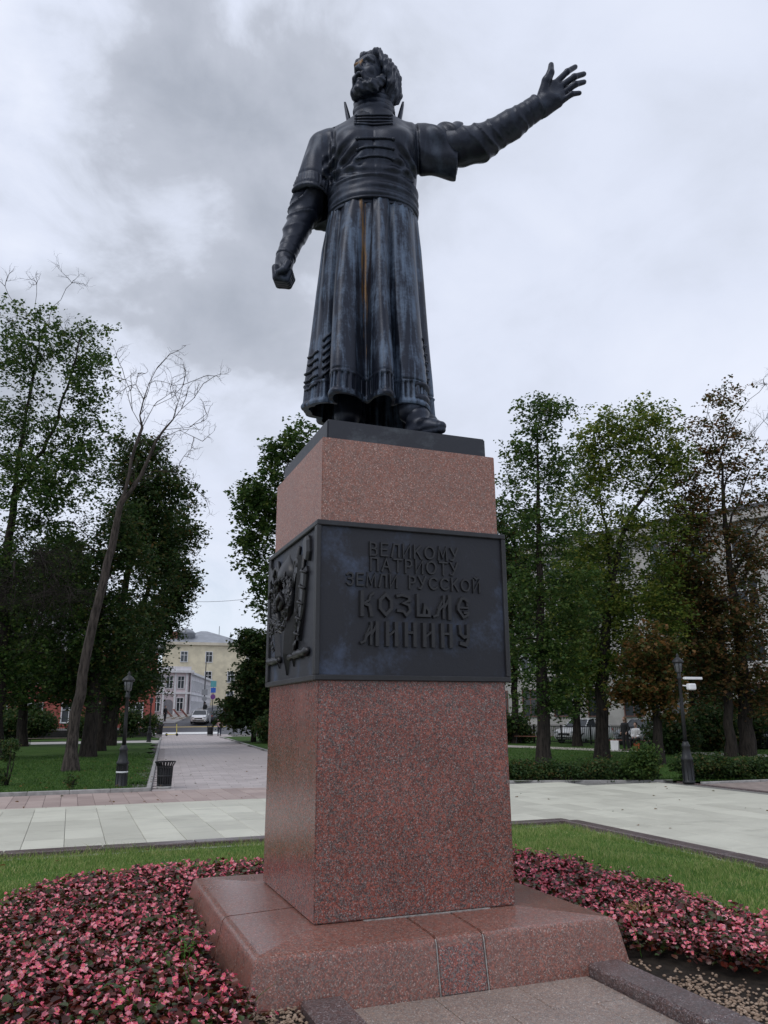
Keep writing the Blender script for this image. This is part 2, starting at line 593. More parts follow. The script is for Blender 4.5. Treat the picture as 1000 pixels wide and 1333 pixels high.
# ---- letters: stroke fonts. coordinates in a cell 0..w x 0..1
SANS = {
    'В': (.55, [[(0, 0), (0, 1)], [(.1, 1), (.35, 1), (.5, .88), (.5, .65), (.35, .53), (.1, .53)], [(.36, .52), (.55, .4), (.55, .13), (.4, 0), (.1, 0)]]),
    'Е': (.5, [[(.5, 0), (0, 0), (0, 1), (.5, 1)], [(0, .52), (.42, .52)]]),
    'Л': (.62, [[(0, 0), (.22, 1), (.62, 1), (.62, 0)]]),
    'И': (.6, [[(0, 1), (0, 0), (.6, 1), (.6, 0)]]),
    'К': (.55, [[(0, 0), (0, 1)], [(.55, 1), (.03, .45)], [(.2, .62), (.58, 0)]]),
    'О': (.82, [[(.41 + .41 * math.cos(a), .5 + .5 * math.sin(a)) for a in [i * PI / 8 for i in range(17)]]]),
    'М': (.75, [[(0, 0), (.06, 1), (.375, .2), (.69, 1), (.75, 0)]]),
    'У': (.62, [[(0, 1), (.34, .38)], [(.62, 1), (.28, .16), (.15, 0), (.03, .02)]]),
    'П': (.6, [[(0, 0), (0, 1), (.6, 1), (.6, 0)]]),
    'А': (.68, [[(0, 0), (.34, 1), (.68, 0)], [(.13, .33), (.55, .33)]]),
    'Т': (.6, [[(0, 1), (.6, 1)], [(.3, 1), (.3, 0)]]),
    'Р': (.52, [[(0, 0), (0, 1)], [(.1, 1), (.36, 1), (.52, .87), (.52, .6), (.36, .46), (.1, .46)]]),
    'З': (.5, [[(.0, .88), (.15, 1), (.35, 1), (.48, .86), (.48, .66), (.34, .53), (.15, .53)], [(.34, .53), (.5, .38), (.5, .14), (.36, 0), (.14, 0), (0, .13)]]),
    'С': (.72, [[(.41 + .41 * math.cos(a), .5 + .5 * math.sin(a)) for a in [PI * .25 + i * PI * 1.5 / 10 for i in range(11)]]]),
    'Й': (.6, [[(0, 1), (0, 0), (.6, 1), (.6, 0)], [(.18, 1.22), (.3, 1.12), (.42, 1.22)]]),
}
# Old Russian broad-pen letters: (width, [(stroke, half-width factor)])
USTAV = {
    'К': (.72, [([(.12, 0), (.12, 1)], 1.25), ([(.68, 1), (.55, .9), (.5, .68), (.2, .5)], .7), ([(.25, .52), (.52, .42), (.6, 0)], 1.1)]),
    'О': (.78, [([(.39, 0), (.1, .3), (.1, .7), (.39, 1), (.68, .7), (.68, .3), (.39, 0)], 1.0)]),
    'З': (.72, [([(.02, .95), (.2, 1), (.6, .92), (.62, .74), (.3, .6), (.6, .52), (.66, .25), (.45, .02), (.3, .2), (.05, .22)], .9)]),
    'Ь': (.8, [([(.12, 1), (.12, .04), (.72, .04), (.72, .3), (.5, .5), (.46, .22)], 1.0)]),
    'М': (.95, [([(-.02, .02), (.14, .08), (.2, .3), (.5, .62), (.5, 1)], .75), ([(.5, 1), (.5, .5)], .8), ([(.22, .42), (.5, .95)], .6), ([(.84, 1), (.84, 0)], 1.25), ([(.5, .0), (.5, .42), (.84, .95)], .85)]),
    'Е': (.72, [([(.62, .86), (.45, 1), (.3, .96), (.12, .62), (.12, .4), (.4, .03), (.64, .14), (.66, .26), (.5, .26)], .9), ([(.12, .52), (.62, .52)], .7), ([(.62, .86), (.64, .7)], .8)]),
    'И': (.72, [([(.12, 1), (.12, 0)], 1.25), ([(.62, 1), (.62, 0)], 1.25), ([(.15, .38), (.6, .72)], .7)]),
    'Н': (.72, [([(.12, 1), (.12, 0)], 1.25), ([(.62, 1), (.62, 0)], 1.25), ([(.15, .60), (.6, .60)], .8)]),
    'У': (.75, [([(.1, 1), (.14, .62), (.35, .44), (.55, .5)], 1.0), ([(.6, 1), (.6, .3), (.45, .04), (.22, .1)], 1.25)]),
}


def stroke_solid(mb, pts, w, depth, y0):
    """a flat-topped, chamfered ribbon along pts (x, z) standing proud of the panel at y0"""
    pts = [Vector(p) for p in pts]
    closed = (pts[0] - pts[-1]).length < 1e-6
    if closed: pts = pts[:-1]
    n = len(pts)
    rows = []
    for i, p in enumerate(pts):
        a = pts[(i - 1) % n] if closed or i > 0 else None
        b = pts[(i + 1) % n] if closed or i < n - 1 else None
        d0 = (p - a).normalized() if a is not None else (b - p).normalized()
        d1 = (b - p).normalized() if b is not None else d0
        nn = Vector((-(d0 + d1).y, (d0 + d1).x))
        nn = nn.normalized() if nn.length > 1e-4 else Vector((-d0.y, d0.x))
        k = 1.0 / max(0.55, nn.dot(Vector((-d0.y, d0.x))))
        q = p.copy()
        if not closed and i == 0: q = p - d0 * w * 0.9
        if not closed and i == n - 1: q = p + d0 * w * 0.9
        rows.append([(q + nn * w * k, 0), (q + nn * w * 0.6 * k, depth), (q - nn * w * 0.6 * k, depth), (q - nn * w * k, 0)])
    vs = [(c.x, y0 - d, c.y) for r in rows for c, d in r]
    fs = []
    for i in range(n if closed else n - 1):
        j = (i + 1) % n
        for k in range(3):
            fs.append((i * 4 + k, i * 4 + k + 1, j * 4 + k + 1, j * 4 + k))
    if not closed:
        fs += [(0, 3, 2, 1), ((n - 1) * 4, (n - 1) * 4 + 1, (n - 1) * 4 + 2, (n - 1) * 4 + 3)]
    mb.add(vs, fs)


def text_row(s, x0, x1, z0, z1, font, wfac, depth):
    h = z1 - z0
    ws = [(.45 if c == ' ' else font[c][0]) for c in s]
    sc = h * 1.0
    gap = ((x1 - x0) - sum(ws) * sc) / (len(s) - 1)
    x = x0
    for c, w in zip(s, ws):
        if c != ' ':
            mb = MB()
            for si, st in enumerate(font[c][1]):
                if isinstance(st, tuple): pts, k = st
                else: pts, k = st, 1.0
                stroke_solid(mb, [(x + px * sc, z0 + pz * h) for px, pz in pts], wfac * k, depth - 0.0022 * si, -BW + 0.0285)
            mb.build('letter', BR_LETTER, PANEL_FRONT)
        x += w * sc + gap


text_row('ВЕЛИКОМУ', -.382, .378, 2.962, 3.060, SANS, .0105, .020)
text_row('ПАТРИОТУ', -.378, .372, 2.842, 2.938, SANS, .0105, .020)
text_row('ЗЕМЛИ РУССКОЙ', -.570, .568, 2.717, 2.808, SANS, .0105, .020)
text_row('КОЗЬМЕ', -.472, .462, 2.496, 2.655, USTAV, .0185, .030)
text_row('МИНИНУ', -.452, .470, 2.276, 2.424, USTAV, .0185, .030)

# ---- the relief of arms on the west face; panel coordinates (y, z), proud of x = -BW + 0.027
RX = -BW + 0.030


def relief_poly(name, poly, depth, mat=BR_LETTER, x=RX, ridge=None):
    n = len(poly)
    cy, cz = sum(p[0] for p in poly) / n, sum(p[1] for p in poly) / n
    vs = [(x, y, z) for y, z in poly] + [(x - depth * .55, y, z) for y, z in poly] + \
         [(x - depth, cy + (y - cy) * .72, cz + (z - cz) * .9) for y, z in poly]
    fs = [tuple(range(2 * n, 3 * n))]
    for r in range(2):
        fs += [(r * n + i, r * n + (i + 1) % n, (r + 1) * n + (i + 1) % n, (r + 1) * n + i) for i in range(n)]
    return MB().add(vs, fs).build(name, mat, PANEL_LEFT)


def blade(top, tip, w, depth):
    t, p = Vector(top), Vector(tip)
    d = (p - t).normalized(); nn = Vector((-d.y, d.x))
    q = p - d * w * 2.4
    e = [t + nn * w, q + nn * w * .8, p, q - nn * w * .8, t - nn * w]
    vs = [(RX, v.x, v.y) for v in e] + [(RX - depth, t.x, t.y), (RX - depth, q.x, q.y), (RX - depth * .3, p.x, p.y)]
    fs = [(0, 1, 6, 5), (1, 2, 7, 6), (3, 4, 5, 6), (2, 3, 6, 7), (4, 0, 5)]
    return MB().add(vs, fs).build('sword_blade', BR_LETTER, PANEL_LEFT)


blade((-.02, 2.62), (.08, 2.07), .075, .06)
blade((-.33, 3.02), (-.13, 2.13), .045, .045)
blade((.50, 2.74), (.36, 2.14), .045, .045)
for a, b in (((-.04, 2.21), (-.60, 2.225)), ((.30, 2.21), (.74, 2.215))):
    mb = MB()
    n = 9
    mb.tube([(RX - .02, a[0] + (b[0] - a[0]) * i / n, a[1] + (b[1] - a[1]) * i / n) for i in range(n + 1)],
            [.03, .022, .02, .036, .03, .04, .03, .026, .04, .02], 8)
    mb.build('sword_hilt', BR_LETTER, PANEL_LEFT)
mb = MB()        # spears and staffs behind the shield
for a, b in (((-.46, 3.08), (-.20, 2.26)), ((.62, 3.05), (.42, 2.2)), ((-.28, 3.10), (.10, 2.5)), ((.46, 3.1), (.2, 2.6))):
    mb.tube([(RX - .02, a[0], a[1]), (RX - .02, b[0], b[1])], .018, 6)
mb.build('spear_shaft', BR_LETTER, PANEL_LEFT)
relief_poly('axe_head', [(-.44, 3.06), (-.43, 3.10), (-.48, 3.13), (-.55, 3.14), (-.59, 3.10), (-.60, 3.00), (-.56, 2.93), (-.50, 2.95), (-.47, 3.00)], .045)
relief_poly('quiver', [(-.42, 2.88), (-.50, 2.90), (-.52, 2.86), (-.44, 2.56), (-.33, 2.32), (-.28, 2.33), (-.33, 2.56)], .04)
for k in range(5):
    u = k / 4
    mb = MB()
    cy_, cz_ = -.475 + .16 * u, 2.86 - .48 * u
    mb.tube([(RX - .03, cy_ - .065 + .02 * u, cz_ - .02), (RX - .058, cy_, cz_), (RX - .03, cy_ + .06 - .02 * u, cz_ + .03)], .012, 6)
    mb.build('quiver_band', BR_LETTER, PANEL_LEFT)
relief_poly('banner', [(.72, 3.10), (.86, 3.10) if False else (.74, 3.09), (.74, 2.94), (.66, 2.97), (.60, 2.90), (.56, 3.06), (.62, 3.02)], .035)
relief_poly('banner', [(-.12, 2.93), (-.30, 2.95), (-.33, 2.86), (-.24, 2.89), (-.16, 2.80), (-.13, 2.86)], .035)
for sgn, c0, z0 in ((1, .50, 2.98), (-1, -.20, 2.93), (1, .66, 2.80)):      # scrolls beside the helmet
    mb = MB()
    pts = []
    for k in range(13):
        a = PI * 1.7 * k / 12
        r = .085 * (1 - .055 * k)
        pts.append((RX - .028, c0 + sgn * r * math.cos(a), z0 + r * math.sin(a)))
    mb.tube(pts, [.020 - .0010 * k for k in range(13)], 6)
    mb.build('scroll', BR_LETTER, PANEL_LEFT)
for k in range(9):                                                          # beaded edge of the mail curtain
    mb = MB(); a = PI * (k + .5) / 9
    mb.lathe([(.004, -.018), (.017, 0), (.004, .018)], 6, (RX - .10 * math.sin(a) - .012, .13 + .19 * math.cos(a), 2.865))
    mb.build('bead', BR_LETTER, PANEL_LEFT)
# pointed helmet with mail curtain
mb = MB()
prof = [(.005, 3.145), (.02, 3.11), (.05, 3.07), (.12, 3.02), (.175, 2.95), (.185, 2.88), (.17, 2.87)]
vs, fs = [], []
N = 12
for r, z in prof:
    for k in range(N + 1):
        a = PI * k / N
        vs.append((RX - r * .55 * math.sin(a), .13 + r * math.cos(a), z))
for i in range(len(prof) - 1):
    for k in range(N):
        a = i * (N + 1) + k
        fs.append((a, a + 1, a + N + 2, a + N + 1))
mb.add(vs, fs, True)
mb.build('helmet', BR_LETTER, PANEL_LEFT)
# oval shield: rim of laurel leaves around a convex boss
mb = MB()
ring = []
for k in range(33):
    a = 2 * PI * k / 32
    ring.append((RX - .035, .16 + .25 * math.cos(a), 2.70 + .215 * math.sin(a)))
mb.tube(ring, .03, 8, cap=False)
mb.build('shield_rim', BR_LETTER, PANEL_LEFT)
leaf = MB()
rr = random.Random(3)
for k in range(104):
    a = 2 * PI * k / 104 + rr.uniform(-.04, .04)
    r = rr.choice((.84, 1.0, 1.12, 1.22))
    c = Vector((RX - .055 - rr.uniform(0, .02), .16 + .25 * r * math.cos(a), 2.70 + .215 * r * math.sin(a)))
    tdir = Vector((rr.uniform(-.5, .1), -math.sin(a), math.cos(a))) + Vector((0, rr.uniform(-.5, .5), rr.uniform(-.5, .5)))
    tdir.normalize()
    sd = Vector((1, 0, 0)).cross(tdir).normalized()
    leaf.add([tuple(c - tdir * .035), tuple(c + sd * .016), tuple(c + tdir * .035), tuple(c - sd * .016), tuple(c + Vector((-.018, 0, 0)))],
             [(0, 1, 4), (1, 2, 4), (2, 3, 4), (3, 0, 4)])
o = leaf.build('laurel_leaves', BR_LETTER, PANEL_LEFT)
o['kind'] = 'stuff'
mb = MB()
vs, fs = [], []
for i in range(6):
    for k in range(20):
        a = 2 * PI * k / 20; r = i / 5
        vs.append((RX - .05 * (1 - r * r) - .012, .16 + .20 * r * math.cos(a), 2.70 + .17 * r * math.sin(a)))
for i in range(5):
    for k in range(20):
        fs.append((i * 20 + k, i * 20 + (k + 1) % 20, (i + 1) * 20 + (k + 1) % 20, (i + 1) * 20 + k))
mb.add(vs, fs, True)
mb.tube([(RX - .065, .26, 2.62), (RX - .075, .22, 2.72), (RX - .075, .12, 2.76), (RX - .07, .06, 2.68), (RX - .07, .14, 2.63), (RX - .07, .2, 2.66)], [.012, .025, .022, .03, .02, .01], 6)
mb.build('shield_boss', BR_LETTER, PANEL_LEFT)
leaf = MB()      # oak sprays at both sides
for k in range(46):
    s = rr.choice((0, 1))
    u = rr.random()
    c = Vector((RX - .02 - rr.uniform(0, .03), (.62 - .16 * u if s else -.36 + .10 * u) + rr.gauss(0, .03), 2.60 - .30 * u + rr.gauss(0, .02)))
    an = rr.uniform(0, 2 * PI)
    tdir = Vector((-.3, math.cos(an), math.sin(an))).normalized(); sd = Vector((1, 0, 0)).cross(tdir).normalized()
    leaf.add([tuple(c - tdir * .045), tuple(c + sd * .02), tuple(c + tdir * .045), tuple(c - sd * .02), tuple(c + Vector((-.016, 0, 0)))],
             [(0, 1, 4), (1, 2, 4), (2, 3, 4), (3, 0, 4)])
o = leaf.build('oak_leaves', BR_LETTER, PANEL_LEFT)
o['kind'] = 'stuff'

# ------------------------------------------------------------------ sculpting: signed distance fields -> surface nets
class Field:
    def __init__(self, lo, hi, h):
        self.lo = np.array(lo, np.float64); self.h = h
        self.n = np.ceil((np.array(hi) - self.lo) / h).astype(int) + 1
        self.F = np.full(self.n, 0.4, np.float32)

    def region(self, lo, hi):
        a = np.clip(np.floor((np.array(lo) - self.lo) / self.h).astype(int), 0, self.n)
        b = np.clip(np.ceil((np.array(hi) - self.lo) / self.h).astype(int) + 1, 0, self.n)
        sl = tuple(slice(i, j) for i, j in zip(a, b))
        ax = [(self.lo[k] + self.h * np.arange(a[k], b[k])).astype(np.float32) for k in range(3)]
        return sl, ax[0][:, None, None], ax[1][None, :, None], ax[2][None, None, :]

    def _do(self, fn, lo, hi, comb):
        sl, X, Y, Z = self.region(lo, hi)
        if 0 in self.F[sl].shape: return self
        self.F[sl] = comb(self.F[sl], fn(X, Y, Z))
        return self

    def add(self, fn, lo, hi, k=0.03):
        def sm(a, b):
            h = np.clip(0.5 + 0.5 * (a - b) / k, 0, 1)
            return a + (b - a) * h - k * h * (1 - h)
        m = k + 2 * self.h
        return self._do(fn, np.array(lo) - m, np.array(hi) + m, sm)

    def cut(self, fn, lo, hi, k=0.02):
        def sm(a, b):
            b = -b
            h = np.clip(0.5 + 0.5 * (b - a) / k, 0, 1)
            return a + (b - a) * h + k * h * (1 - h)
        return self._do(fn, np.array(lo) - k, np.array(hi) + k, sm)

    def disp(self, fn, lo, hi):
        return self._do(fn, lo, hi, lambda a, b: a + b)

    def cap(self, p, q, r0, r1=None, k=0.03, sq=None):
        p, q = np.array(p, float), np.array(q, float)
        r1 = r0 if r1 is None else r1
        d = q - p; L2 = float(d @ d) + 1e-9
        R = max(r0, r1)

        def fn(X, Y, Z):
            x, y, z = X - p[0], Y - p[1], Z - p[2]
            t = np.clip((x * d[0] + y * d[1] + z * d[2]) / L2, 0, 1)
            return np.sqrt((x - t * d[0])**2 + (y - t * d[1])**2 + (z - t * d[2])**2) - (r0 + (r1 - r0) * t)
        return self.add(fn, np.minimum(p, q) - R, np.maximum(p, q) + R, k)

    def chain(self, pts, rad, k=0.03):
        for i in range(len(pts) - 1):
            self.cap(pts[i], pts[i + 1], rad[i], rad[i + 1], k)
        return self

    def ell(self, c, r, k=0.03, M=None, cut=False):
        c = np.array(c, float); r = np.array(r, float)
        fn = ell_fn(c, r, M)
        R = np.full(3, r.max()) if M is not None else r
        return (self.cut if cut else self.add)(fn, c - R, c + R, k)

    def mesh(self):
        F = self.F
        S = F < 0
        c = S[:-1, :-1, :-1].astype(np.int8)
        cnt = np.zeros(tuple(self.n - 1), np.int8)
        for i in (0, 1):
            for j in (0, 1):
                for k in (0, 1):
                    cnt += S[i:self.n[0] - 1 + i, j:self.n[1] - 1 + j, k:self.n[2] - 1 + k]
        act = (cnt > 0) & (cnt < 8)
        I = np.argwhere(act)
        idx = np.full(tuple(self.n - 1), -1, np.int32)
        idx[act] = np.arange(len(I))
        acc = np.zeros((len(I), 3)); num = np.zeros(len(I))
        corners = [(i, j, k) for i in (0, 1) for j in (0, 1) for k in (0, 1)]
        val = {cn: F[I[:, 0] + cn[0], I[:, 1] + cn[1], I[:, 2] + cn[2]].astype(np.float64) for cn in corners}
        for a in corners:
            for ax in range(3):
                if a[ax] == 0:
                    b = list(a); b[ax] = 1; b = tuple(b)
                    va, vb = val[a], val[b]
                    m = (va < 0) != (vb < 0)
                    t = va[m] / (va[m] - vb[m])
                    p = np.tile(np.array(a, float), (m.sum(), 1))
                    p[:, ax] = t
                    acc[m] += p; num[m] += 1
        V = self.lo + self.h * (I + acc / num[:, None])
        quads = []
        for ax in range(3):
            o1, o2 = [(1, 2), (2, 0), (0, 1)][ax]
            s0 = [slice(1, -1)] * 3; s1 = [slice(1, -1)] * 3
            s0[ax] = slice(0, -1); s1[ax] = slice(1, None)
            A, B = S[tuple(s0)], S[tuple(s1)]
            for flip in (False, True):
                m = (A & ~B) if not flip else (~A & B)
                E = np.argwhere(m) + 1
                E[:, ax] -= 1
                if not len(E): continue
                def at(d1, d2):
                    e = E.copy(); e[:, o1] -= d1; e[:, o2] -= d2
                    return idx[e[:, 0], e[:, 1], e[:, 2]]
                q = np.stack([at(1, 1), at(0, 1), at(0, 0), at(1, 0)], 1)
                if flip: q = q[:, ::-1]
                quads.append(q)
        return V, np.concatenate(quads)

    def build(self, name, mat, parent, relax=1):
        V, Q = self.mesh()
        if relax:
            e = np.concatenate([Q[:, [0, 1]], Q[:, [1, 2]], Q[:, [2, 3]], Q[:, [3, 0]]])
            for _ in range(relax):
                s = np.zeros_like(V); n = np.zeros(len(V))
                for a, b in ((0, 1), (1, 0)):
                    for k in range(3):
                        s[:, k] += np.bincount(e[:, a], weights=V[e[:, b], k], minlength=len(V))
                    n += np.bincount(e[:, a], minlength=len(V))
                V = V * 0.5 + 0.5 * s / np.maximum(n, 1)[:, None]
        return link(name, np_mesh(name, V, quads=Q, smooth=True), mat, parent)


def ell_fn(c, r, M=None):
    def fn(X, Y, Z):
        x, y, z = X - c[0], Y - c[1], Z - c[2]
        if M is not None:
            x, y, z = (M[0][0] * x + M[1][0] * y + M[2][0] * z, M[0][1] * x + M[1][1] * y + M[2][1] * z,
                       M[0][2] * x + M[1][2] * y + M[2][2] * z)
        a = np.sqrt((x / r[0])**2 + (y / r[1])**2 + (z / r[2])**2)
        b = np.sqrt((x / r[0]**2)**2 + (y / r[1]**2)**2 + (z / r[2]**2)**2)
        return a * (a - 1) / np.maximum(b, 1e-6)
    return fn


def smooth01(x, a, b):
    t = np.clip((x - a) / (b - a), 0, 1)
    return t * t * (3 - 2 * t)


def vnoise(X, Y, Z, f, seed=0):
    """cheap band-limited noise from a few rotated sines"""
    r = np.random.default_rng(seed)
    out = 0
    for _ in range(5):
        d = r.normal(size=3); d *= f / np.linalg.norm(d) * r.uniform(.7, 1.4)
        out = out + np.sin(d[0] * X + d[1] * Y + d[2] * Z + r.uniform(0, 6.28))
    return out / 5


# ------------------------------------------------------------------ the statue (local frame: x to its left, -y to its front)
ST = thing('bronze_statue', 'dark bronze statue of a bearded man in a long caftan with one arm outstretched', 'statue',
           (0, 0, 0), _yaw)
ZB = 4.085


def head_frame():
    yaw_h, tilt, roll_h = math.radians(-40), math.radians(5), math.radians(3)
    M = Matrix.Rotation(yaw_h, 3, 'Z') @ Matrix.Rotation(-tilt, 3, 'X') @ Matrix.Rotation(roll_h, 3, 'Y')
    return M, np.array([-0.045, -0.10, 8.15])


HM, HC = head_frame()
HS = 0.865
HMn = np.array(HM)


def hp(x, y, z):
    """head-local point to statue frame"""
    return HC + HMn @ (HS * np.array([x, y, z], float))


def hell(F, c, r, k=0.03, cut=False, rot=None):
    M = HMn if rot is None else HMn @ np.array(rot)
    F.ell(hp(*c), tuple(HS * x for x in r), k, M, cut)


def hcap(F, p, q, r0, r1=None, k=0.02):
    F.cap(hp(*p), hp(*q), HS * r0, None if r1 is None else HS * r1, k)


# arm joints
SH_R, EL_R, WR_R = (-0.57, 0.03, 7.44), (-0.75, 0.10, 6.74), (-0.915, -0.10, 6.06)     # hanging arm
SH_L, EL_L, WR_L = (0.43, 0.02, 7.50), (1.04, -0.06, 7.415), (1.655, -0.20, 7.755)     # raised arm


def build_body():
    F = Field((-1.12, -0.72, 4.06), (2.2, 0.42, 8.62), 0.0115)
    # core under the clothes
    F.cap((-0.3, 0.05, 4.5), (-0.22, 0.05, 6.6), 0.13, 0.2)
    F.cap((0.3, -0.3, 4.4), (0.12, 0.0, 6.6), 0.13, 0.2)
    F.cap((-0.05, 0.02, 6.5), (-0.05, 0.05, 7.4), 0.24, 0.26, 0.1)
    F.cap((-0.5, 0.03, 7.42), (0.4, 0.03, 7.48), 0.13, 0.13, 0.1)
    F.chain([SH_R, EL_R, WR_R], [0.12, 0.10, 0.075])
    F.chain([SH_L, EL_L, WR_L], [0.12, 0.11, 0.085])
    # neck
    F.cap((-0.045, 0.02, 7.5), (-0.045, -0.02, 8.0), 0.165, 0.145, 0.06)
    hcap(F, (0.13, 0.05, -0.2), (0.05, -0.04, -0.48), 0.045, 0.03, 0.05)
    # skull and face
    hell(F, (0, 0.045, 0.10), (0.195, 0.245, 0.235), 0.03)
    hell(F, (0, -0.075, -0.06), (0.158, 0.185, 0.235), 0.06)
    hell(F, (0, -0.12, -0.205), (0.105, 0.115, 0.085), 0.06)
    hell(F, (0, -0.165, 0.13), (0.145, 0.075, 0.085), 0.05)               # brow
    for s in (-1, 1):
        hcap(F, (s * 0.03, -0.240, 0.083), (s * 0.09, -0.236, 0.096), 0.022, 0.022, 0.02)
        hcap(F, (s * 0.09, -0.236, 0.096), (s * 0.145, -0.180, 0.062), 0.022, 0.016, 0.02)
        hell(F, (s * 0.105, -0.165, -0.045), (0.052, 0.05, 0.05), 0.045)   # cheekbone
        hell(F, (s * 0.072, -0.236, 0.030), (0.056, 0.050, 0.036), 0.016, cut=True)
        hell(F, (s * 0.072, -0.190, 0.028), (0.036, 0.036, 0.034), 0.005)
        hcap(F, (s * 0.036, -0.220, 0.030), (s * 0.072, -0.232, 0.052), 0.009, 0.011, 0.01)
        hcap(F, (s * 0.072, -0.232, 0.052), (s * 0.112, -0.205, 0.030), 0.011, 0.009, 0.01)
        hcap(F, (s * 0.036, -0.220, 0.024), (s * 0.072, -0.224, 0.004), 0.008, 0.009, 0.01)
        hcap(F, (s * 0.072, -0.224, 0.004), (s * 0.112, -0.202, 0.022), 0.009, 0.008, 0.01)
        hell(F, (s * 0.205, 0.045, -0.005), (0.026, 0.052, 0.075), 0.02)   # ear
        hell(F, (s * 0.226, 0.035, 0.0), (0.014, 0.026, 0.04), 0.012, cut=True)
    hcap(F, (0, -0.228, 0.075), (0, -0.292, -0.055), 0.022, 0.030, 0.025)  # nose
    hell(F, (0, -0.292, -0.062), (0.032, 0.034, 0.028), 0.02)
    for s in (-1, 1):
        hell(F, (s * 0.036, -0.255, -0.068), (0.026, 0.032, 0.024), 0.015)
        hell(F, (s * 0.020, -0.268, -0.096), (0.012, 0.018, 0.014), 0.008, cut=True)
    hell(F, (0, -0.245, -0.150), (0.062, 0.045, 0.017), 0.012, cut=True)   # open mouth
    hcap(F, (-0.05, -0.222, -0.170), (0, -0.245, -0.176), 0.014, 0.018, 0.015)
    hcap(F, (0.05, -0.222, -0.170), (0, -0.245, -0.176), 0.014, 0.018, 0.015)
    # ---- raised open hand
    w = np.array(WR_L)
    fwd = np.array([0.80, -0.10, 0.59]); fwd /= np.linalg.norm(fwd)
    bases = [((1.842, -0.235, 8.015), (1.938, -0.25, 8.112), (2.035, -0.215, 8.205), .036, .031, .027),
             ((1.885, -0.245, 7.952), (2.000, -0.27, 8.030), (2.112, -0.235, 8.098), .037, .032, .027),
             ((1.900, -0.245, 7.868), (2.005, -0.275, 7.935), (2.105, -0.245, 7.990), .036, .031, .026),
             ((1.873, -0.235, 7.775), (1.962, -0.27, 7.822), (2.048, -0.25, 7.852), .032, .028, .024)]
    for i, (a, b, c, r0, r1, r2) in enumerate(bases):
        a0 = np.array(a) - (np.array(b) - np.array(a)) * .42
        F.cap(w + np.array([0.02, 0, 0.01 - 0.02 * i]), a0, 0.085, r0 + 0.012, 0.035)
        F.cap(a0, b, r0, r1, 0.010)
        F.cap(b, c, r1, r2, 0.008)
        F.ell(b, (r1 * 1.07,) * 3, 0.01)
    F.cap((1.72, -0.24, 7.79), (1.81, -0.245, 7.785), 0.06, 0.05, 0.04)
    F.chain([(1.68, -0.235, 7.84), (1.715, -0.285, 7.97), (1.755, -0.30, 8.055), (1.770, -0.285, 8.165)], [.062, .05, .038, .029], 0.018)
    F.ell((1.80, -0.305, 7.90), (0.055, 0.03, 0.07), 0.03, cut=True)
    # ---- closed fist
    a = np.array(WR_R)
    F.cap(a, a + np.array([-0.015, -0.02, -0.13]), 0.085, 0.09, 0.05)
    F.ell(a + np.array([-0.012, -0.02, -0.17]), (0.085, 0.105, 0.10), 0.04)
    for i in range(4):
        y = -0.115 + 0.062 * i
        F.chain([a + np.array([-0.075, y + .01, -0.15 + .006 * i]), a + np.array([-0.060, y, -0.265 + .012 * i]),
                 a + np.array([0.035, y, -0.285 + .014 * i]), a + np.array([0.072, y, -0.205 + .01 * i])], [.036, .039, .035, .030], 0.007)
    F.chain([a + np.array([0.02, -0.09, -0.07]), a + np.array([0.05, -0.155, -0.14]), a + np.array([0.02, -0.175, -0.215]),
             a + np.array([-0.035, -0.165, -0.235])], [.05, .041, .036, .03], 0.014)
    return F.build('body', BR_SKIN, ST, 1)


BODY = build_body()


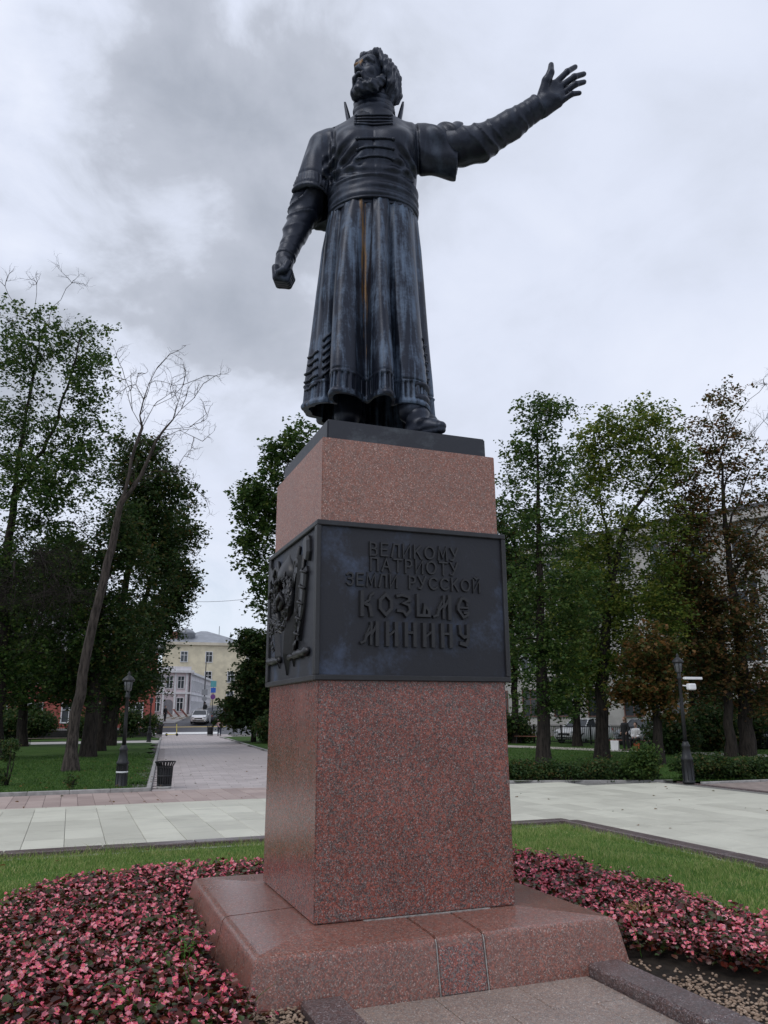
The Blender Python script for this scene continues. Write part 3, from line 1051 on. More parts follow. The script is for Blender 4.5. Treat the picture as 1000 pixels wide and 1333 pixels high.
def build_hair():
    F = Field((-0.5, -0.6, 7.65), (0.45, 0.45, 8.75), 0.0095)
    hell(F, (0, 0.055, 0.11), (0.208, 0.228, 0.235), 0.02)
    # front is open: cut the face away
    hell(F, (0, -0.30, -0.08), (0.205, 0.27, 0.335), 0.025, cut=True)
    hell(F, (0, -0.28, 0.09), (0.16, 0.2, 0.13), 0.02, cut=True)
    rr = random.Random(11)
    # heavy locks combed back and down over the ears to the collar
    for s in (-1, 1):
        for i in range(9):
            u = i / 8
            y0 = -0.13 + 0.30 * u
            x0 = s * (0.165 + 0.045 * math.sin(PI * min(1, u + .25)))
            top = (s * (0.10 + .03 * rr.random()), y0 + 0.02, 0.30 - 0.05 * u)
            mid = (x0 + s * .012, y0 + 0.06, 0.10)
            low = (x0 + s * (.010 + .02 * rr.random()), y0 + 0.10, -0.08 - 0.05 * rr.random())
            end = (s * (0.13 + .05 * rr.random()), y0 + 0.10 + .03 * rr.random(), -0.20 - 0.08 * rr.random())
            if i < 2: low, end = (x0 + s * .02, y0 + .10, 0.0), (x0 + s * .015, y0 + .16, -0.10)
            F.chain([hp(*top), hp(*mid), hp(*low), hp(*end)], [.030, .036, .034, .012], 0.022)
    for i in range(9):                                  # nape
        x = -0.19 + 0.0475 * i
        F.chain([hp(x * .7, .19, .2), hp(x * .92, .22, 0.0), hp(x * .92, .19, -.16), hp(x * .88, .16, -.25 - .03 * rr.random())], [.045, .042, .038, .014], 0.026)
    # forelocks swept up and back from the brow
    for x, y, z, dx, dz in ((-.15, -.10, .185, -.03, .0), (-.085, -.14, .205, -.05, .02), (-.005, -.15, .225, -.05, .06), (.085, -.12, .225, .0, .03), (.165, -.04, .18, .03, .0)):
        F.chain([hp(x * .85, y + .20, z + .03), hp(x * .95, y + .06, z + dz * .8 + .01), hp(x + dx * .6, y - .015, z + dz * .6), hp(x + dx * 1.1, y - .03, z - .02)], [.05, .052, .036, .012], 0.035)
    def strands(X, Y, Z):
        x, y, z = X - HC[0], Y - HC[1], Z - HC[2]
        lx = HMn[0, 0] * x + HMn[1, 0] * y + HMn[2, 0] * z
        ly = HMn[0, 1] * x + HMn[1, 1] * y + HMn[2, 1] * z
        ph = np.arctan2(lx, ly - 0.1) * 22 + vnoise(X, Y, Z, 9, 4) * 3
        return 0.0065 * np.sin(ph) + 0.004 * np.sin(ph * 2.3 + 1) + 0.004 * vnoise(X, Y, Z, 34, 5)
    F.disp(strands, (-1, -1, 7), (1, 1, 9))
    return F.build('hair', BR_COAT, BODY, 0)


def build_beard():
    F = Field((-0.5, -0.62, 7.65), (0.35, 0.25, 8.3), 0.009)
    hell(F, (0, -0.135, -0.25), (0.13, 0.122, 0.105), 0.03)
    for s in (-1, 1):
        F.chain([hp(s * .180, -.01, -.02), hp(s * .165, -.05, -.14), hp(s * .115, -.13, -.245)], [.030, .045, .075], 0.04)
        F.chain([hp(s * .012, -.266, -.118), hp(s * .06, -.245, -.135), hp(s * .098, -.205, -.195), hp(s * .10, -.18, -.25)], [.024, .028, .026, .018], 0.015)
    hcap(F, (0, -.235, -.205), (0, -.215, -.27), .024, .05, .03)
    hcap(F, (0, -.19, -.29), (0, -.18, -.335), .065, .035, .04)
    hell(F, (0, -0.262, -0.158), (0.048, 0.04, 0.018), 0.012, cut=True)
    F.disp(lambda X, Y, Z: 0.013 * vnoise(X, Y, Z, 70, 9) + 0.008 * vnoise(X, Y, Z, 115, 3), (-1, -1, 7), (1, 1, 9))
    return F.build('beard', BR_SKIN, BODY, 0)


build_hair()
build_beard()


def prof(z, tab):
    zs = [t[0] for t in tab]
    return [np.interp(z, zs, [t[i] for t in tab]).astype(np.float32) for i in range(1, len(tab[0]))]


# z: centre x, half width, half depth, centre y
TORSO = [(6.5, -.055, .425, .33, .02), (6.75, -.055, .425, .325, .02), (6.95, -.05, .435, .335, .015), (7.15, -.045, .455, .35, .01),
         (7.35, -.045, .47, .345, .015), (7.5, -.05, .46, .30, .03), (7.62, -.05, .36, .245, .03), (7.72, -.045, .24, .21, .02), (7.8, -.045, .2, .19, .01)]


def build_coat():
    F = Field((-1.0, -0.62, 6.45), (1.02, 0.55, 7.95), 0.0115)

    def torso(X, Y, Z):
        cx, rx, ry, cy = prof(Z, TORSO)
        u, v = np.abs(X - cx) / rx, np.abs(Y - cy) / ry
        r = (u**2.4 + v**2.4)**(1 / 2.4)
        d = (r - 1) * np.minimum(rx, ry) * 0.93
        return np.maximum(d, np.maximum(6.55 - Z, Z - 7.80))
    F.add(torso, (-.6, -.45, 6.5), (.6, .45, 7.8), 0.02)
    # shoulders
    F.cap((-.12, .03, 7.58), (-.50, .03, 7.49), .14, .15, .07)
    F.cap((.05, .03, 7.62), (.44, .02, 7.55), .13, .14, .07)
    F.ell((-.23, -.20, 7.28), (.20, .15, .17), .08)
    F.ell((.16, -.20, 7.29), (.20, .15, .17), .08)
    # wide over-sleeve of the hanging arm
    p, q = np.array(SH_R) + (0.005, 0, 0.0), np.array([-0.685, 0.06, 6.74])
    F.cap(p, q, 0.165, 0.235, 0.02)
    F.cap(p + np.array([.02, .04, -.1]), q + np.array([.10, .12, -.03]), 0.14, 0.19, 0.06)
    ax = (q - p) / np.linalg.norm(q - p)
    cutn = np.array([-0.26, -0.30, -0.92]); cutn /= np.linalg.norm(cutn)
    qc = np.array([-0.70, -.02, 6.83])
    def beyond(X, Y, Z):
        return -((X - qc[0]) * cutn[0] + (Y - qc[1]) * cutn[1] + (Z - qc[2]) * cutn[2])
    # cloth stays out of the body's way only on the arm's side
    def arm_end(X, Y, Z):
        return np.maximum(beyond(X, Y, Z), X + 0.475)
    F.cut(arm_end, (-1.0, -.6, 6.45), (-.44, .55, 7.1), 0.008)
    F.cap(p, q + ax * .1, 0.12, 0.19, 0.02) if False else None
    def hollow(X, Y, Z):
        x, y, z = X - p[0], Y - p[1], Z - p[2]
        L = np.linalg.norm(q - p)
        t = x * ax[0] + y * ax[1] + z * ax[2]
        rad = np.sqrt(np.maximum((x - t * ax[0])**2 + (y - t * ax[1])**2 + (z - t * ax[2])**2, 0))
        return np.maximum(rad - (0.165 + 0.07 * t / L - 0.035), 0.42 - t)
    F.cut(hollow, (-1.0, -.6, 6.45), (-.5, .55, 7.2), 0.006)
    # fringe band at its end
    def band(X, Y, Z):
        s = (X - qc[0]) * cutn[0] + (Y - qc[1]) * cutn[1] + (Z - qc[2]) * cutn[2]
        m = ((s < -.0) & (s > -.15) & (X < -.49)).astype(np.float32)
        ang = np.arctan2(Y - 0.04, X + 0.68)
        rib = np.sin(ang * 38)
        edge = np.exp(-((s + .15) / .010)**2) + np.exp(-((s + .03) / .010)**2)
        return m * (0.0045 * np.clip(rib * 2, -1, 1) * ((s < -.035) & (s > -.14))) + (X < -.49) * 0.011 * edge
    F.disp(band, (-1.0, -.6, 6.6), (-.49, .55, 7.1))
    # folds of the hanging over-sleeve
    F.disp(lambda X, Y, Z: 0.012 * np.sin((X * 1.0 + Y * 2.4) * 17 + Z * 2.2) * smooth01(-X, .56, .66) * smooth01(Z, 7.55, 7.2), (-1.0, -.6, 6.6), (-.5, .55, 7.6))
    # wide over-sleeve of the raised arm
    F.cap((.40, .02, 7.46), (.80, -.02, 7.47), .175, .19, .05)
    F.cap((.42, .03, 7.33), (.84, .0, 7.22), .15, .155, .07)
    F.cap((.45, .03, 7.20), (.80, .02, 7.13), .08, .07, .05)
    nn = np.array([0.985, -0.05, -0.16]); nn /= np.linalg.norm(nn)
    def end2(X, Y, Z):
        return -((X - .845) * nn[0] + (Y) * nn[1] + (Z - 7.4) * nn[2])
    F.cut(end2, (.72, -.6, 6.8), (1.02, .5, 7.95), 0.008)
    def hollow2(X, Y, Z):
        a = np.sqrt((Y + .01)**2 + (Z - 7.46)**2) - .14
        b = np.sqrt((Y - .01)**2 + (Z - 7.27 + .12 * (X - .6))**2) - .12
        return np.maximum(np.minimum(a, b), .72 - X)
    F.cut(hollow2, (.6, -.6, 6.8), (1.02, .5, 7.95), 0.01)
    F.disp(lambda X, Y, Z: 0.014 * np.sin((Z * .55 + X * .9 + Y * .3) * 30 + 1.6 * np.sin(X * 9 + Z * 5)) * smooth01(X, .42, .55) * smooth01(X, .83, .76), (.42, -.6, 6.9), (.9, .5, 7.75))
    # armhole creases
    F.disp(lambda X, Y, Z: 0.018 * np.exp(-((X + .455 - .05 * (7.6 - Z)) / .018)**2) * smooth01(Z, 6.75, 6.95) * (Z < 7.62), (-.6, -.6, 6.6), (-.3, .2, 7.65))
    F.disp(lambda X, Y, Z: 0.018 * np.exp(-((X - .385 - .06 * (7.6 - Z)) / .016)**2) * smooth01(Z, 6.95, 7.1) * (Z < 7.7), (.25, -.6, 6.6), (.55, .2, 7.72))
    # drag lines above the sash and across the chest
    def creases(X, Y, Z):
        front = smooth01(-Y, 0.02, 0.2)
        zz = Z - 6.86 - 0.22 * (X + .06)**2
        c1 = np.sin(zz * 62 + X * 3) * np.exp(-((zz - .06) / .11)**2) * (0.35 + 0.65 * smooth01(np.abs(X + .05), .06, .22))
        side = smooth01(-X, .05, .3) * np.sin((Z * 1.0 - X * .95) * 38) * np.exp(-((Z - 7.08) / .14)**2)
        side2 = smooth01(X, .05, .3) * np.sin((Z * 1.0 + X * 1.0) * 36 + 1) * np.exp(-((Z - 7.05) / .14)**2)
        return front * (0.012 * c1 + 0.020 * side + 0.018 * side2)
    F.disp(creases, (-.55, -.6, 6.6), (.5, .2, 7.5))
    # front closing
    F.disp(lambda X, Y, Z: 0.008 * np.exp(-((X + .045 - .03 * (7.2 - Z)) / .006)**2) * (Y < 0) * (Z < 7.75), (-.2, -.6, 6.6), (.1, 0, 7.8))
    F.disp(lambda X, Y, Z: 0.006 * vnoise(X, Y, Z, 13, 21), (-1.0, -.62, 6.45), (1.02, .55, 7.95))
    return F.build('caftan_top', BR_COAT, ST, 1)


COAT = build_coat()


def build_sleeve(name, pts, rad, wr, seed, spread=.2):
    lo = np.min(pts, 0) - .32; hi = np.max(pts, 0) + .32
    F = Field(lo, hi, 0.0105)
    F.chain(pts, rad, 0.05)
    p, q = np.array(pts[-3]), np.array(pts[-1])
    ax = (q - p) / np.linalg.norm(q - p)
    L = np.linalg.norm(q - p)
    e = q - ax * 0.01
    F.cut(lambda X, Y, Z: -((X - e[0]) * ax[0] + (Y - e[1]) * ax[1] + (Z - e[2]) * ax[2]), lo, hi, 0.008)
    def wr_fn(X, Y, Z):
        s = (X - p[0]) * ax[0] + (Y - p[1]) * ax[1] + (Z - p[2]) * ax[2]
        n = vnoise(X, Y, Z, 7, seed)
        n2 = vnoise(X, Y, Z, 4.5, seed + 1)
        n3 = vnoise(X, Y, Z, 11, seed + 2)
        zone = np.exp(-((s - .03) / spread)**2) + 0.40 * np.exp(-((L - s - .25) / .08)**2) + 0.05
        amp = wr * zone * np.clip(0.5 + 1.0 * n2, 0.03, 1.4)
        wv = (1 - np.abs(np.sin(s * 22 + n * 5.0 + n3 * 2.2 + (X - Y) * 5)))**1.6 * 2 - 0.7
        cuff = 0.010 * np.exp(-((s - L + .035) / .014)**2) - 0.006 * np.exp(-((s - L + .15) / .012)**2)
        return -amp * wv * smooth01(L - s, .14, .20) - cuff
    F.disp(wr_fn, lo, hi)
    return F.build(name, BR_ARM, ST, 1)


build_sleeve('sleeve', [SH_R, (-.69, .07, 6.95), EL_R, (-.825, .02, 6.45), WR_R], [.132, .160, .155, .122, .092], 0.015, 31, .34)
build_sleeve('sleeve', [(.62, .0, 7.45), (.85, -.03, 7.40), EL_L, (1.36, -.13, 7.575), WR_L], [.165, .188, .178, .142, .118], 0.015, 47, .17)

# ---- standing collar around the neck and the open turned collar behind it
mb = MB()
N = 40
vs, fs = [], []
rows = [(7.66, .222), (7.72, .214), (7.765, .212), (7.772, .215), (7.80, .222), (7.825, .221), (7.832, .213), (7.86, .219), (7.885, .218), (7.892, .211), (7.925, .216), (7.945, .213), (7.950, .195), (7.88, .185)]
for z, r in rows:
    for k in range(N):
        a = 2 * PI * k / N
        rr_ = r + 0.004 * math.sin(7 * a + z * 60)
        vs.append((-.043 + rr_ * math.sin(a), .0 - rr_ * .95 * math.cos(a), z + .015 * math.cos(a) * -1))
for i in range(len(rows) - 1):
    for k in range(N):
        fs.append((i * N + k, i * N + (k + 1) % N, (i + 1) * N + (k + 1) % N, (i + 1) * N + k))
mb.add(vs, fs, True)
mb.build('neck_band', BR_COAT, ST)
vs, fs = [], []
K = 26
for layer in (0, 1):
    for i in range(9):
        u = i / 8
        for k in range(K + 1):
            a = PI * (1.0 + (k / K - .5) * (1.16 - .13 * u * u))                       # round the back, open at the front
            end = abs(k / K - 0.5) * 2
            r = .225 + .065 * u + layer * .042 * (1 - .5 * u)
            top = 7.66 + u * (.16 + .17 * end**2)
            vs.append((-.043 + r * math.sin(a) * 1.02, .02 - r * math.cos(a) * .9, top))
W = K + 1
for i in range(8):
    for k in range(K):
        a = i * W + k
        fs.append((a, a + 1, a + W + 1, a + W))
        b = a + 9 * W
        fs.append((b + W, b + W + 1, b + 1, b))
for k in range(K):
    a = 8 * W + k; b = a + 9 * W
    fs.append((a, a + 1, b + 1, b))
for i in range(8):
    a = i * W; b = a + 9 * W
    fs.append((a, a + W, b + W, b))
    a = i * W + K; b = a + 9 * W
    fs.append((a + W, a, b, b + W))
MB().add(vs, fs, True).build('turned_collar', BR_COAT, ST)

# ---- skirt of the caftan: a lofted shell with tube folds, a ribbed hem band and a thick rim
SK = [  # z, cx, rx, ry, cy, fold amplitude
    (4.40, -.088, .60, .54, .0, .135), (4.8, -.086, .58, .505, .0, .125), (5.2, -.08, .55, .465, .01, .110), (5.76, -.075, .515, .415, .01, .088),
    (6.2, -.07, .485, .38, .015, .062), (6.5, -.06, .452, .352, .02, .034), (6.62, -.055, .435, .34, .02, .012), (6.70, -.055, .41, .32, .02, .008)]


def bump(t, c, w, flat=0.55):
    d = np.abs((t - c + PI) % (2 * PI) - PI) / w
    return np.where(d < flat, 1.0, np.clip((1 - d) / (1 - flat), 0, 1)**1 * 1.0) * (d < 1)


def sbump(t, c, w):
    d = np.clip(np.abs((t - c + PI) % (2 * PI) - PI) / w, 0, 1)
    return (0.5 + 0.5 * np.cos(PI * d))**0.62


def fold_fn(t):
    R = math.radians
    g = (1.25 * sbump(t, R(-27), R(17)) + 1.10 * sbump(t, R(12), R(12)) + 0.85 * sbump(t, R(47), R(25)) + 0.45 * sbump(t, R(-68), R(19))
         + 0.6 * sbump(t, R(86), R(14)) - 0.75 * sbump(t, R(-6), R(8)) - 0.45 * sbump(t, R(25), R(4)) - 0.5 * sbump(t, R(-47), R(5)))
    for c in (112, 138, 160, 182, 206, 230, 254, 272):
        g = g + 0.7 * sbump(t, R(c), R(14))
    return g - 0.45


def skirt_point(t, z, off=0.0):
    tab = np.array(SK)
    cx, rx, ry, cy, am = [np.interp(z, tab[:, 0], tab[:, i]) for i in range(1, 6)]
    tw = t + 0.05 * np.sin(2.2 * z + 1.0) * np.clip((6.6 - z) / 2, 0, 1)
    g = fold_fn(tw) + 0.04 * np.sin(t * 9 + z * 1.7) * np.clip((6.3 - z), 0, 1)
    x = cx + (rx + off) * np.sin(t) + am * g * np.sin(t)
    y = cy - (ry + off) * np.cos(t) - am * g * np.cos(t)
    return x, y


def build_skirt():
    NT_, NZ = 900, 190
    t = np.linspace(0, 2 * PI, NT_, endpoint=False)[None, :]
    u = np.linspace(0, 1, NZ)[:, None]
    zb = 4.445 + 0.010 * np.sin(t * 3 + 1) + 0.025 * (1 - np.cos(t)) * 0.5 - 0.055 * np.sin(t)
    z = zb + (6.70 - zb) * u**1.15
    hz = z - zb                                               # height over the hem
    rib = np.clip(np.sin(t * 92) * 2.0 + .5, -1, 1)
    off = np.where((hz > .055) & (hz < .205), -0.012 + 0.010 * rib, 0.0)
    off = off + 0.016 * np.exp(-((hz - .022) / .022)**2) + 0.009 * np.exp(-((hz - .222) / .009)**2) - 0.011 * np.exp(-((hz - .245) / .007)**2)
    off = off + 0.003 * np.sin(t * 5 + z * 2.0)
    off = off + np.clip((z - 6.42) / .2, 0, 1) * 0.005 * np.sin(t * 40 + 2 * np.sin(t * 7))                    # gathers under the sash
    x, y = skirt_point(t, z, off)
    outer = np.stack([x, y, z + 0 * t], -1)
    NI = 26
    ui = np.linspace(0, 1, NI)[:, None]
    zi = zb + 0.004 + (5.5 - zb) * ui
    xi, yi = skirt_point(t, zi, -0.055)
    inner = np.stack([xi, yi, zi + 0 * t], -1)
    V = np.concatenate([inner[::-1].reshape(-1, 3), outer.reshape(-1, 3)])
    R = NI + NZ
    i = np.arange(R - 1)[:, None]; k = np.arange(NT_)[None, :]
    q = np.stack([i * NT_ + k, i * NT_ + (k + 1) % NT_, (i + 1) * NT_ + (k + 1) % NT_, (i + 1) * NT_ + k], -1).reshape(-1, 4)
    me = np_mesh('caftan_skirt', V, quads=q, smooth=True)
    o = link('caftan_skirt', me, BR_SKIRT, ST)
    me.set_sharp_from_angle(angle=1.0)
    return o


SKIRT = build_skirt()

# ---- sash
mb = MB()
vs, fs = [], []
N = 96
rows = [(6.585, .425, .335), (6.588, .452, .362), (6.60, .460, .370), (6.612, .448, .358)]
rows += [(6.62 + .0125 * i, .452 + .006 * math.sin(i * .9), .362 + .006 * math.sin(i * .9)) for i in range(17)]
rows += [(6.83, .462, .378), (6.845, .464, .380), (6.855, .452, .368), (6.858, .43, .345)]
for z, rx, ry in rows:
    for k in range(N):
        a = 2 * PI * k / N
        w_ = 1 + 0.016 * math.sin((z - .05 * math.cos(a)) * 62 + 1.5 * math.sin(a * 3)) * (6.6 < z < 6.83)
        vs.append((-.055 + rx * w_ * math.sin(a), .02 - ry * w_ * math.cos(a), z + 0.03 * math.sin(a * 2) * (z - 6.58)))
for i in range(len(rows) - 1):
    for k in range(N):
        fs.append((i * N + k, i * N + (k + 1) % N, (i + 1) * N + (k + 1) % N, (i + 1) * N + k))
MB().add(vs, fs, True).build('sash', BR_COAT, ST)

# ---- cord loops, laid on the surfaces below them
dg = bpy.context.evaluated_depsgraph_get()


def bvh_of(o):
    me = o.data
    return BVHTree.FromPolygons([v.co for v in me.vertices], [p.vertices[:] for p in me.polygons])


BV_COAT, BV_SK = bvh_of(COAT), bvh_of(SKIRT)


def cord(bv, pts, r, origin_y=-1.4, knots=True, direction=(0, 1, 0), org=None):
    out = []
    for x, z in pts:
        h = bv.ray_cast(Vector((x, origin_y, z)) if org is None else Vector(org(x, z)), Vector(direction))
        if h[0] is not None: out.append(h[0] + h[1] * r * 0.6)
    if len(out) < 2: return
    mb = MB()
    mb.tube(out, r, 8)
    if knots:
        for e in (out[0], out[-1]):
            mb.lathe([(0.002, -r * 1.5), (r * 1.15, -r * .8), (r * 1.5, 0), (r * 1.15, r * .8), (0.002, r * 1.5)], 8, e)
    mb.build('cord_loop', BR_COAT, COAT if bv is BV_COAT else SKIRT)


for z in (7.635, 7.575, 7.512, 7.452):
    cord(BV_COAT, [(-.222 + .355 * i / 10, z - 0.010 * math.sin(PI * i / 10)) for i in range(11)], .0125)
for z in (7.225, 7.130, 7.030):
    cord(BV_COAT, [(-.205 + .355 * i / 10, z + 0.022 * math.sin(PI * i / 10)) for i in range(11)], .0125)
for i in range(6):
    z = 5.20 - .075 * i
    cord(BV_SK, [(-.515 + .075 * k / 5 - .01 * i * 0, z - .09 * (1 - k / 5)) for k in range(6)], .014, knots=False)
for i in range(5):
    z = 5.02 - .085 * i
    cord(BV_SK, [(-.69 + .13 * k / 5, z) for k in range(6)], .013, knots=False)
for i in range(6):
    z = 5.13 - .085 * i
    cord(BV_SK, [(-.25 + .16 * k / 5, z) for k in range(6)], .013, knots=False, direction=(-1, 0, 0), org=lambda x, z: (1.2, x, z))


def build_boot(ankle, toe, heel, shaft_top, wr):
    a, b, c, d = map(np.array, (ankle, toe, heel, shaft_top))
    lo = np.min([a, b, c, d], 0) - .22; hi = np.max([a, b, c, d], 0) + .22
    F = Field(lo, hi, 0.010)
    F.cap(d, a, .112, .100, .03)
    mid = a * .45 + b * .55
    F.cap(a - np.array([0, 0, .08]), np.array([mid[0], mid[1], ZB + .10]), .100, .085, .05)
    F.cap(np.array([mid[0], mid[1], ZB + .09]), b - np.array([0, 0, .0]), .088, .052, .05)
    F.cap(a - np.array([0, 0, .12]), c, .10, .09, .04)
    F.cut(lambda X, Y, Z: Z - ZB - 0.002, lo, (hi[0], hi[1], ZB), 0.004)
    ax = (a - d) / np.linalg.norm(a - d)
    def w_(X, Y, Z):
        s = Z - ZB
        return wr * np.sin(s * 48 + 5.0 * vnoise(X, Y, Z, 6, 5)) * smooth01(s, .12, .2) * (0.6 + vnoise(X, Y, Z, 9, 8))
    F.disp(w_, lo, hi)
    # welt of the sole
    F.disp(lambda X, Y, Z: -0.010 * np.exp(-((Z - ZB - .02) / .018)**2) + 0.006 * np.exp(-((Z - ZB - .055) / .01)**2), lo, (hi[0], hi[1], ZB + .1))
    return F.build('boot', BR_COAT, ST, 1)


build_boot((.345, -.33, 4.30), (.535, -.535, 4.155), (.29, -.25, 4.17), (.33, -.29, 4.60), .020)
build_boot((-.25, .24, 4.33), (-.33, .02, 4.155), (-.23, .32, 4.17), (-.24, .25, 4.62), .012)

# ------------------------------------------------------------------ ground
def grass_mat(k=1.0):
    m, t, b, _ = principled('lawn_green')
    p = world_co(t)
    n = t.noise(p, 0.9, 6, 0.62)
    f = t.noise(p, 60, 4, 0.7)
    c = t.ramp(t.math('ADD', t.math('MULTIPLY', n, 0.6), t.math('MULTIPLY', f, 0.4)),
               [(p_, tuple(k * x for x in c_)) for p_, c_ in ((0.3, (0.034, 0.080, 0.014)), (0.5, (0.066, 0.140, 0.024)), (0.7, (0.120, 0.195, 0.040)))])
    t.put(b.inputs['Base Color'], c)
    b.inputs['Roughness'].default_value = 0.9
    b.inputs['Specular IOR Level'].default_value = 0.15
    set_bump(t, b, f, 0.8, 0.03)
    return m


def blade_mat(name, stops, trans=0.3):
    m, t, b, out = principled(name)
    g = t.node('ShaderNodeNewGeometry')
    r = g.outputs['Random Per Island']
    n = t.noise(g.outputs['Position'], 1.1, 5, 0.68)
    c = t.ramp(t.math('ADD', t.math('MULTIPLY', r, 0.50), t.math('MULTIPLY', n, 0.50)), stops)
    t.put(b.inputs['Base Color'], c)
    b.inputs['Roughness'].default_value = 0.55
    b.inputs['Specular IOR Level'].default_value = 0.25
    tr = t.node('ShaderNodeBsdfTranslucent')
    t.put(tr.inputs[0], c)
    mx = t.node('ShaderNodeMixShader')
    mx.inputs[0].default_value = trans
    t.link(b.outputs[0], mx.inputs[1]); t.link(tr.outputs[0], mx.inputs[2])
    t.link(mx.outputs[0], out.inputs[0])
    return m


GRASS = grass_mat()
GRASS_SHADE = grass_mat(0.62)  # same turf darkened for the park lawns: tree shade put into the colour
BLADE = blade_mat('grass_blade', [(0.2, (0.078, 0.165, 0.030)), (0.40, (0.150, 0.260, 0.054)), (0.56, (0.255, 0.345, 0.092)), (0.76, (0.44, 0.42, 0.19))])
BLADE_SHADE = blade_mat('shaded_grass_blade', [(0.2, (0.022, 0.066, 0.012)), (0.45, (0.046, 0.112, 0.020)), (0.65, (0.085, 0.160, 0.032)), (0.85, (0.16, 0.19, 0.06))])  # same grass in darker tones, canopy shade over the park lawns painted in
SOIL = simple_mat('dark_soil', (0.022, 0.017, 0.013), 0.95, 0, 0.4, 14, 0.9, spec=0.2)
ASPHALT = simple_mat('asphalt', (0.105, 0.108, 0.118), 0.85, 0, 0.2, 3, 0.4)
JOINT = simple_mat('joint_sand', (0.16, 0.155, 0.14), 0.95, 0, 0.25, 20, 0.4)
JOINT_D = simple_mat('joint_dark', (0.11, 0.10, 0.095), 0.95, 0, 0.25, 20, 0.4)


def pave_mat(name, a, b_, per_obj=0.10, streak=0.0, rough=0.55):
    m, t, b, _ = principled(name)
    p = world_co(t)
    n = t.noise(p, 1.6, 6, 0.65)
    f = t.noise(p, 120, 3, 0.6)
    r = t.node('ShaderNodeObjectInfo').outputs['Random']
    k = t.math('ADD', t.math('MULTIPLY', n, 0.55), t.math('MULTIPLY', f, 0.25))
    k = t.math('ADD', k, t.math('MULTIPLY', t.math('SUBTRACT', r, 0.3), per_obj * 2))
    c = t.mix(t.step(k, 0.25, 0.68), a, b_)
    # damp spots and dirt
    w = t.noise(t.scale_vec(p, (0.35, 1.0, 1)), 2.2, 6, 0.7)
    dirt = t.math('MULTIPLY', t.step(w, 0.52, 0.70), 0.36 + streak)
    c = t.mix(dirt, c, tuple(0.55 * x for x in a))
    t.put(b.inputs['Base Color'], c)
    t.put(b.inputs['Roughness'], t.math('ADD', rough - 0.1, t.math('MULTIPLY', n, 0.25)))
    set_bump(t, b, f, 0.12, 0.003)
    return m


PALE = pave_mat('pale_green_paving', (0.455, 0.445, 0.37), (0.58, 0.57, 0.475), 0.16)
PINK = pave_mat('pink_grey_paving', (0.35, 0.305, 0.295), (0.47, 0.415, 0.40), 0.16)
ROSE = pave_mat('rose_paving', (0.31, 0.235, 0.21), (0.42, 0.33, 0.295), 0.16)
KERB_L = simple_mat('grey_kerb', (0.30, 0.29, 0.28), 0.8, 0, 0.2, 5, 0.4, per_obj=0.08)

GZ = -0.15


def sheet(name, poly, z, mat, kind='structure'):
    mb = MB()
    mb.add([(x, y, z) for x, y in poly], [tuple(range(len(poly)))])
    return tag(mb.build(name, mat, fix=False), kind=kind)


def hill(y):
    return 0.0 if y < 79 else (0.085 * (y - 79) if y < 112 else 2.805 + 0.035 * (y - 112))


# one sheet to the horizon, with the rise of the street beyond the square
xs = [-900, -300, -120, -60, -30, -15, 0, 15, 30, 45, 60, 90, 150, 400, 900]
ys = [-600, -100, -30, 0, 30, 60, 79, 84, 90, 96, 104, 112, 120, 135, 150, 200, 400, 1200]
gv = [(x, y, GZ - 0.03 + hill(y)) for y in ys for x in xs]
gf = [(j * len(xs) + i, j * len(xs) + i + 1, (j + 1) * len(xs) + i + 1, (j + 1) * len(xs) + i) for j in range(len(ys) - 1) for i in range(len(xs) - 1)]
tag(MB().add(gv, gf).build('ground', simple_mat('bare_ground', (0.12, 0.115, 0.105), 0.95, 0, 0.25, 0.6, 0.3), fix=False), kind='structure')

# paving beds under the slabs
sheet('plaza_bed', [(-18, -16), (13.72, -16), (13.72, 12.6), (9.3, 14.32), (6.0, 12.86), (-18, 12.86)], GZ - 0.022, JOINT)
sheet('path_bed', [(-18, 12.86), (6.02, 12.86), (9.26, 14.36), (7.3, 30), (10.9, 78.2), (5.2, 78.2), (-.36, 15.8), (-18, 15.8)], GZ - 0.018, JOINT_D)


def slab_mesh(name, sx, sy, h=0.05, ch=0.006):
    mb = MB()
    a, b = sx / 2, sy / 2
    vs = [(-a, -b, -h), (a, -b, -h), (a, b, -h), (-a, b, -h), (-a, -b, -ch), (a, -b, -ch), (a, b, -ch), (-a, b, -ch),
          (-a + ch, -b + ch, 0), (a - ch, -b + ch, 0), (a - ch, b - ch, 0), (-a + ch, b - ch, 0)]
    fs = [(8, 9, 10, 11)]
    for o in (0, 4):
        fs += [(o + i, o + (i + 1) % 4, o + 4 + (i + 1) % 4, o + 4 + i) for i in range(4)]
    mb.add(vs, fs)
    return mb.mesh(name)


_cam_inv = None


def in_view(p, margin=0.03):
    """inside the photograph's frame (decides which pieces are built one by one)"""
    global _cam_inv
    if _cam_inv is None:
        M = Matrix.Translation(cam.location) @ cam.rotation_euler.to_matrix().to_4x4()
        _cam_inv = M.inverted()
    q = _cam_inv @ Vector(p)
    if q.z > -0.1: return False
    x, y = 1.02964 * q.x / -q.z, 1.02964 * q.y / -q.z
    return abs(x) < 0.5 + margin and abs(y) < 0.6667 + margin


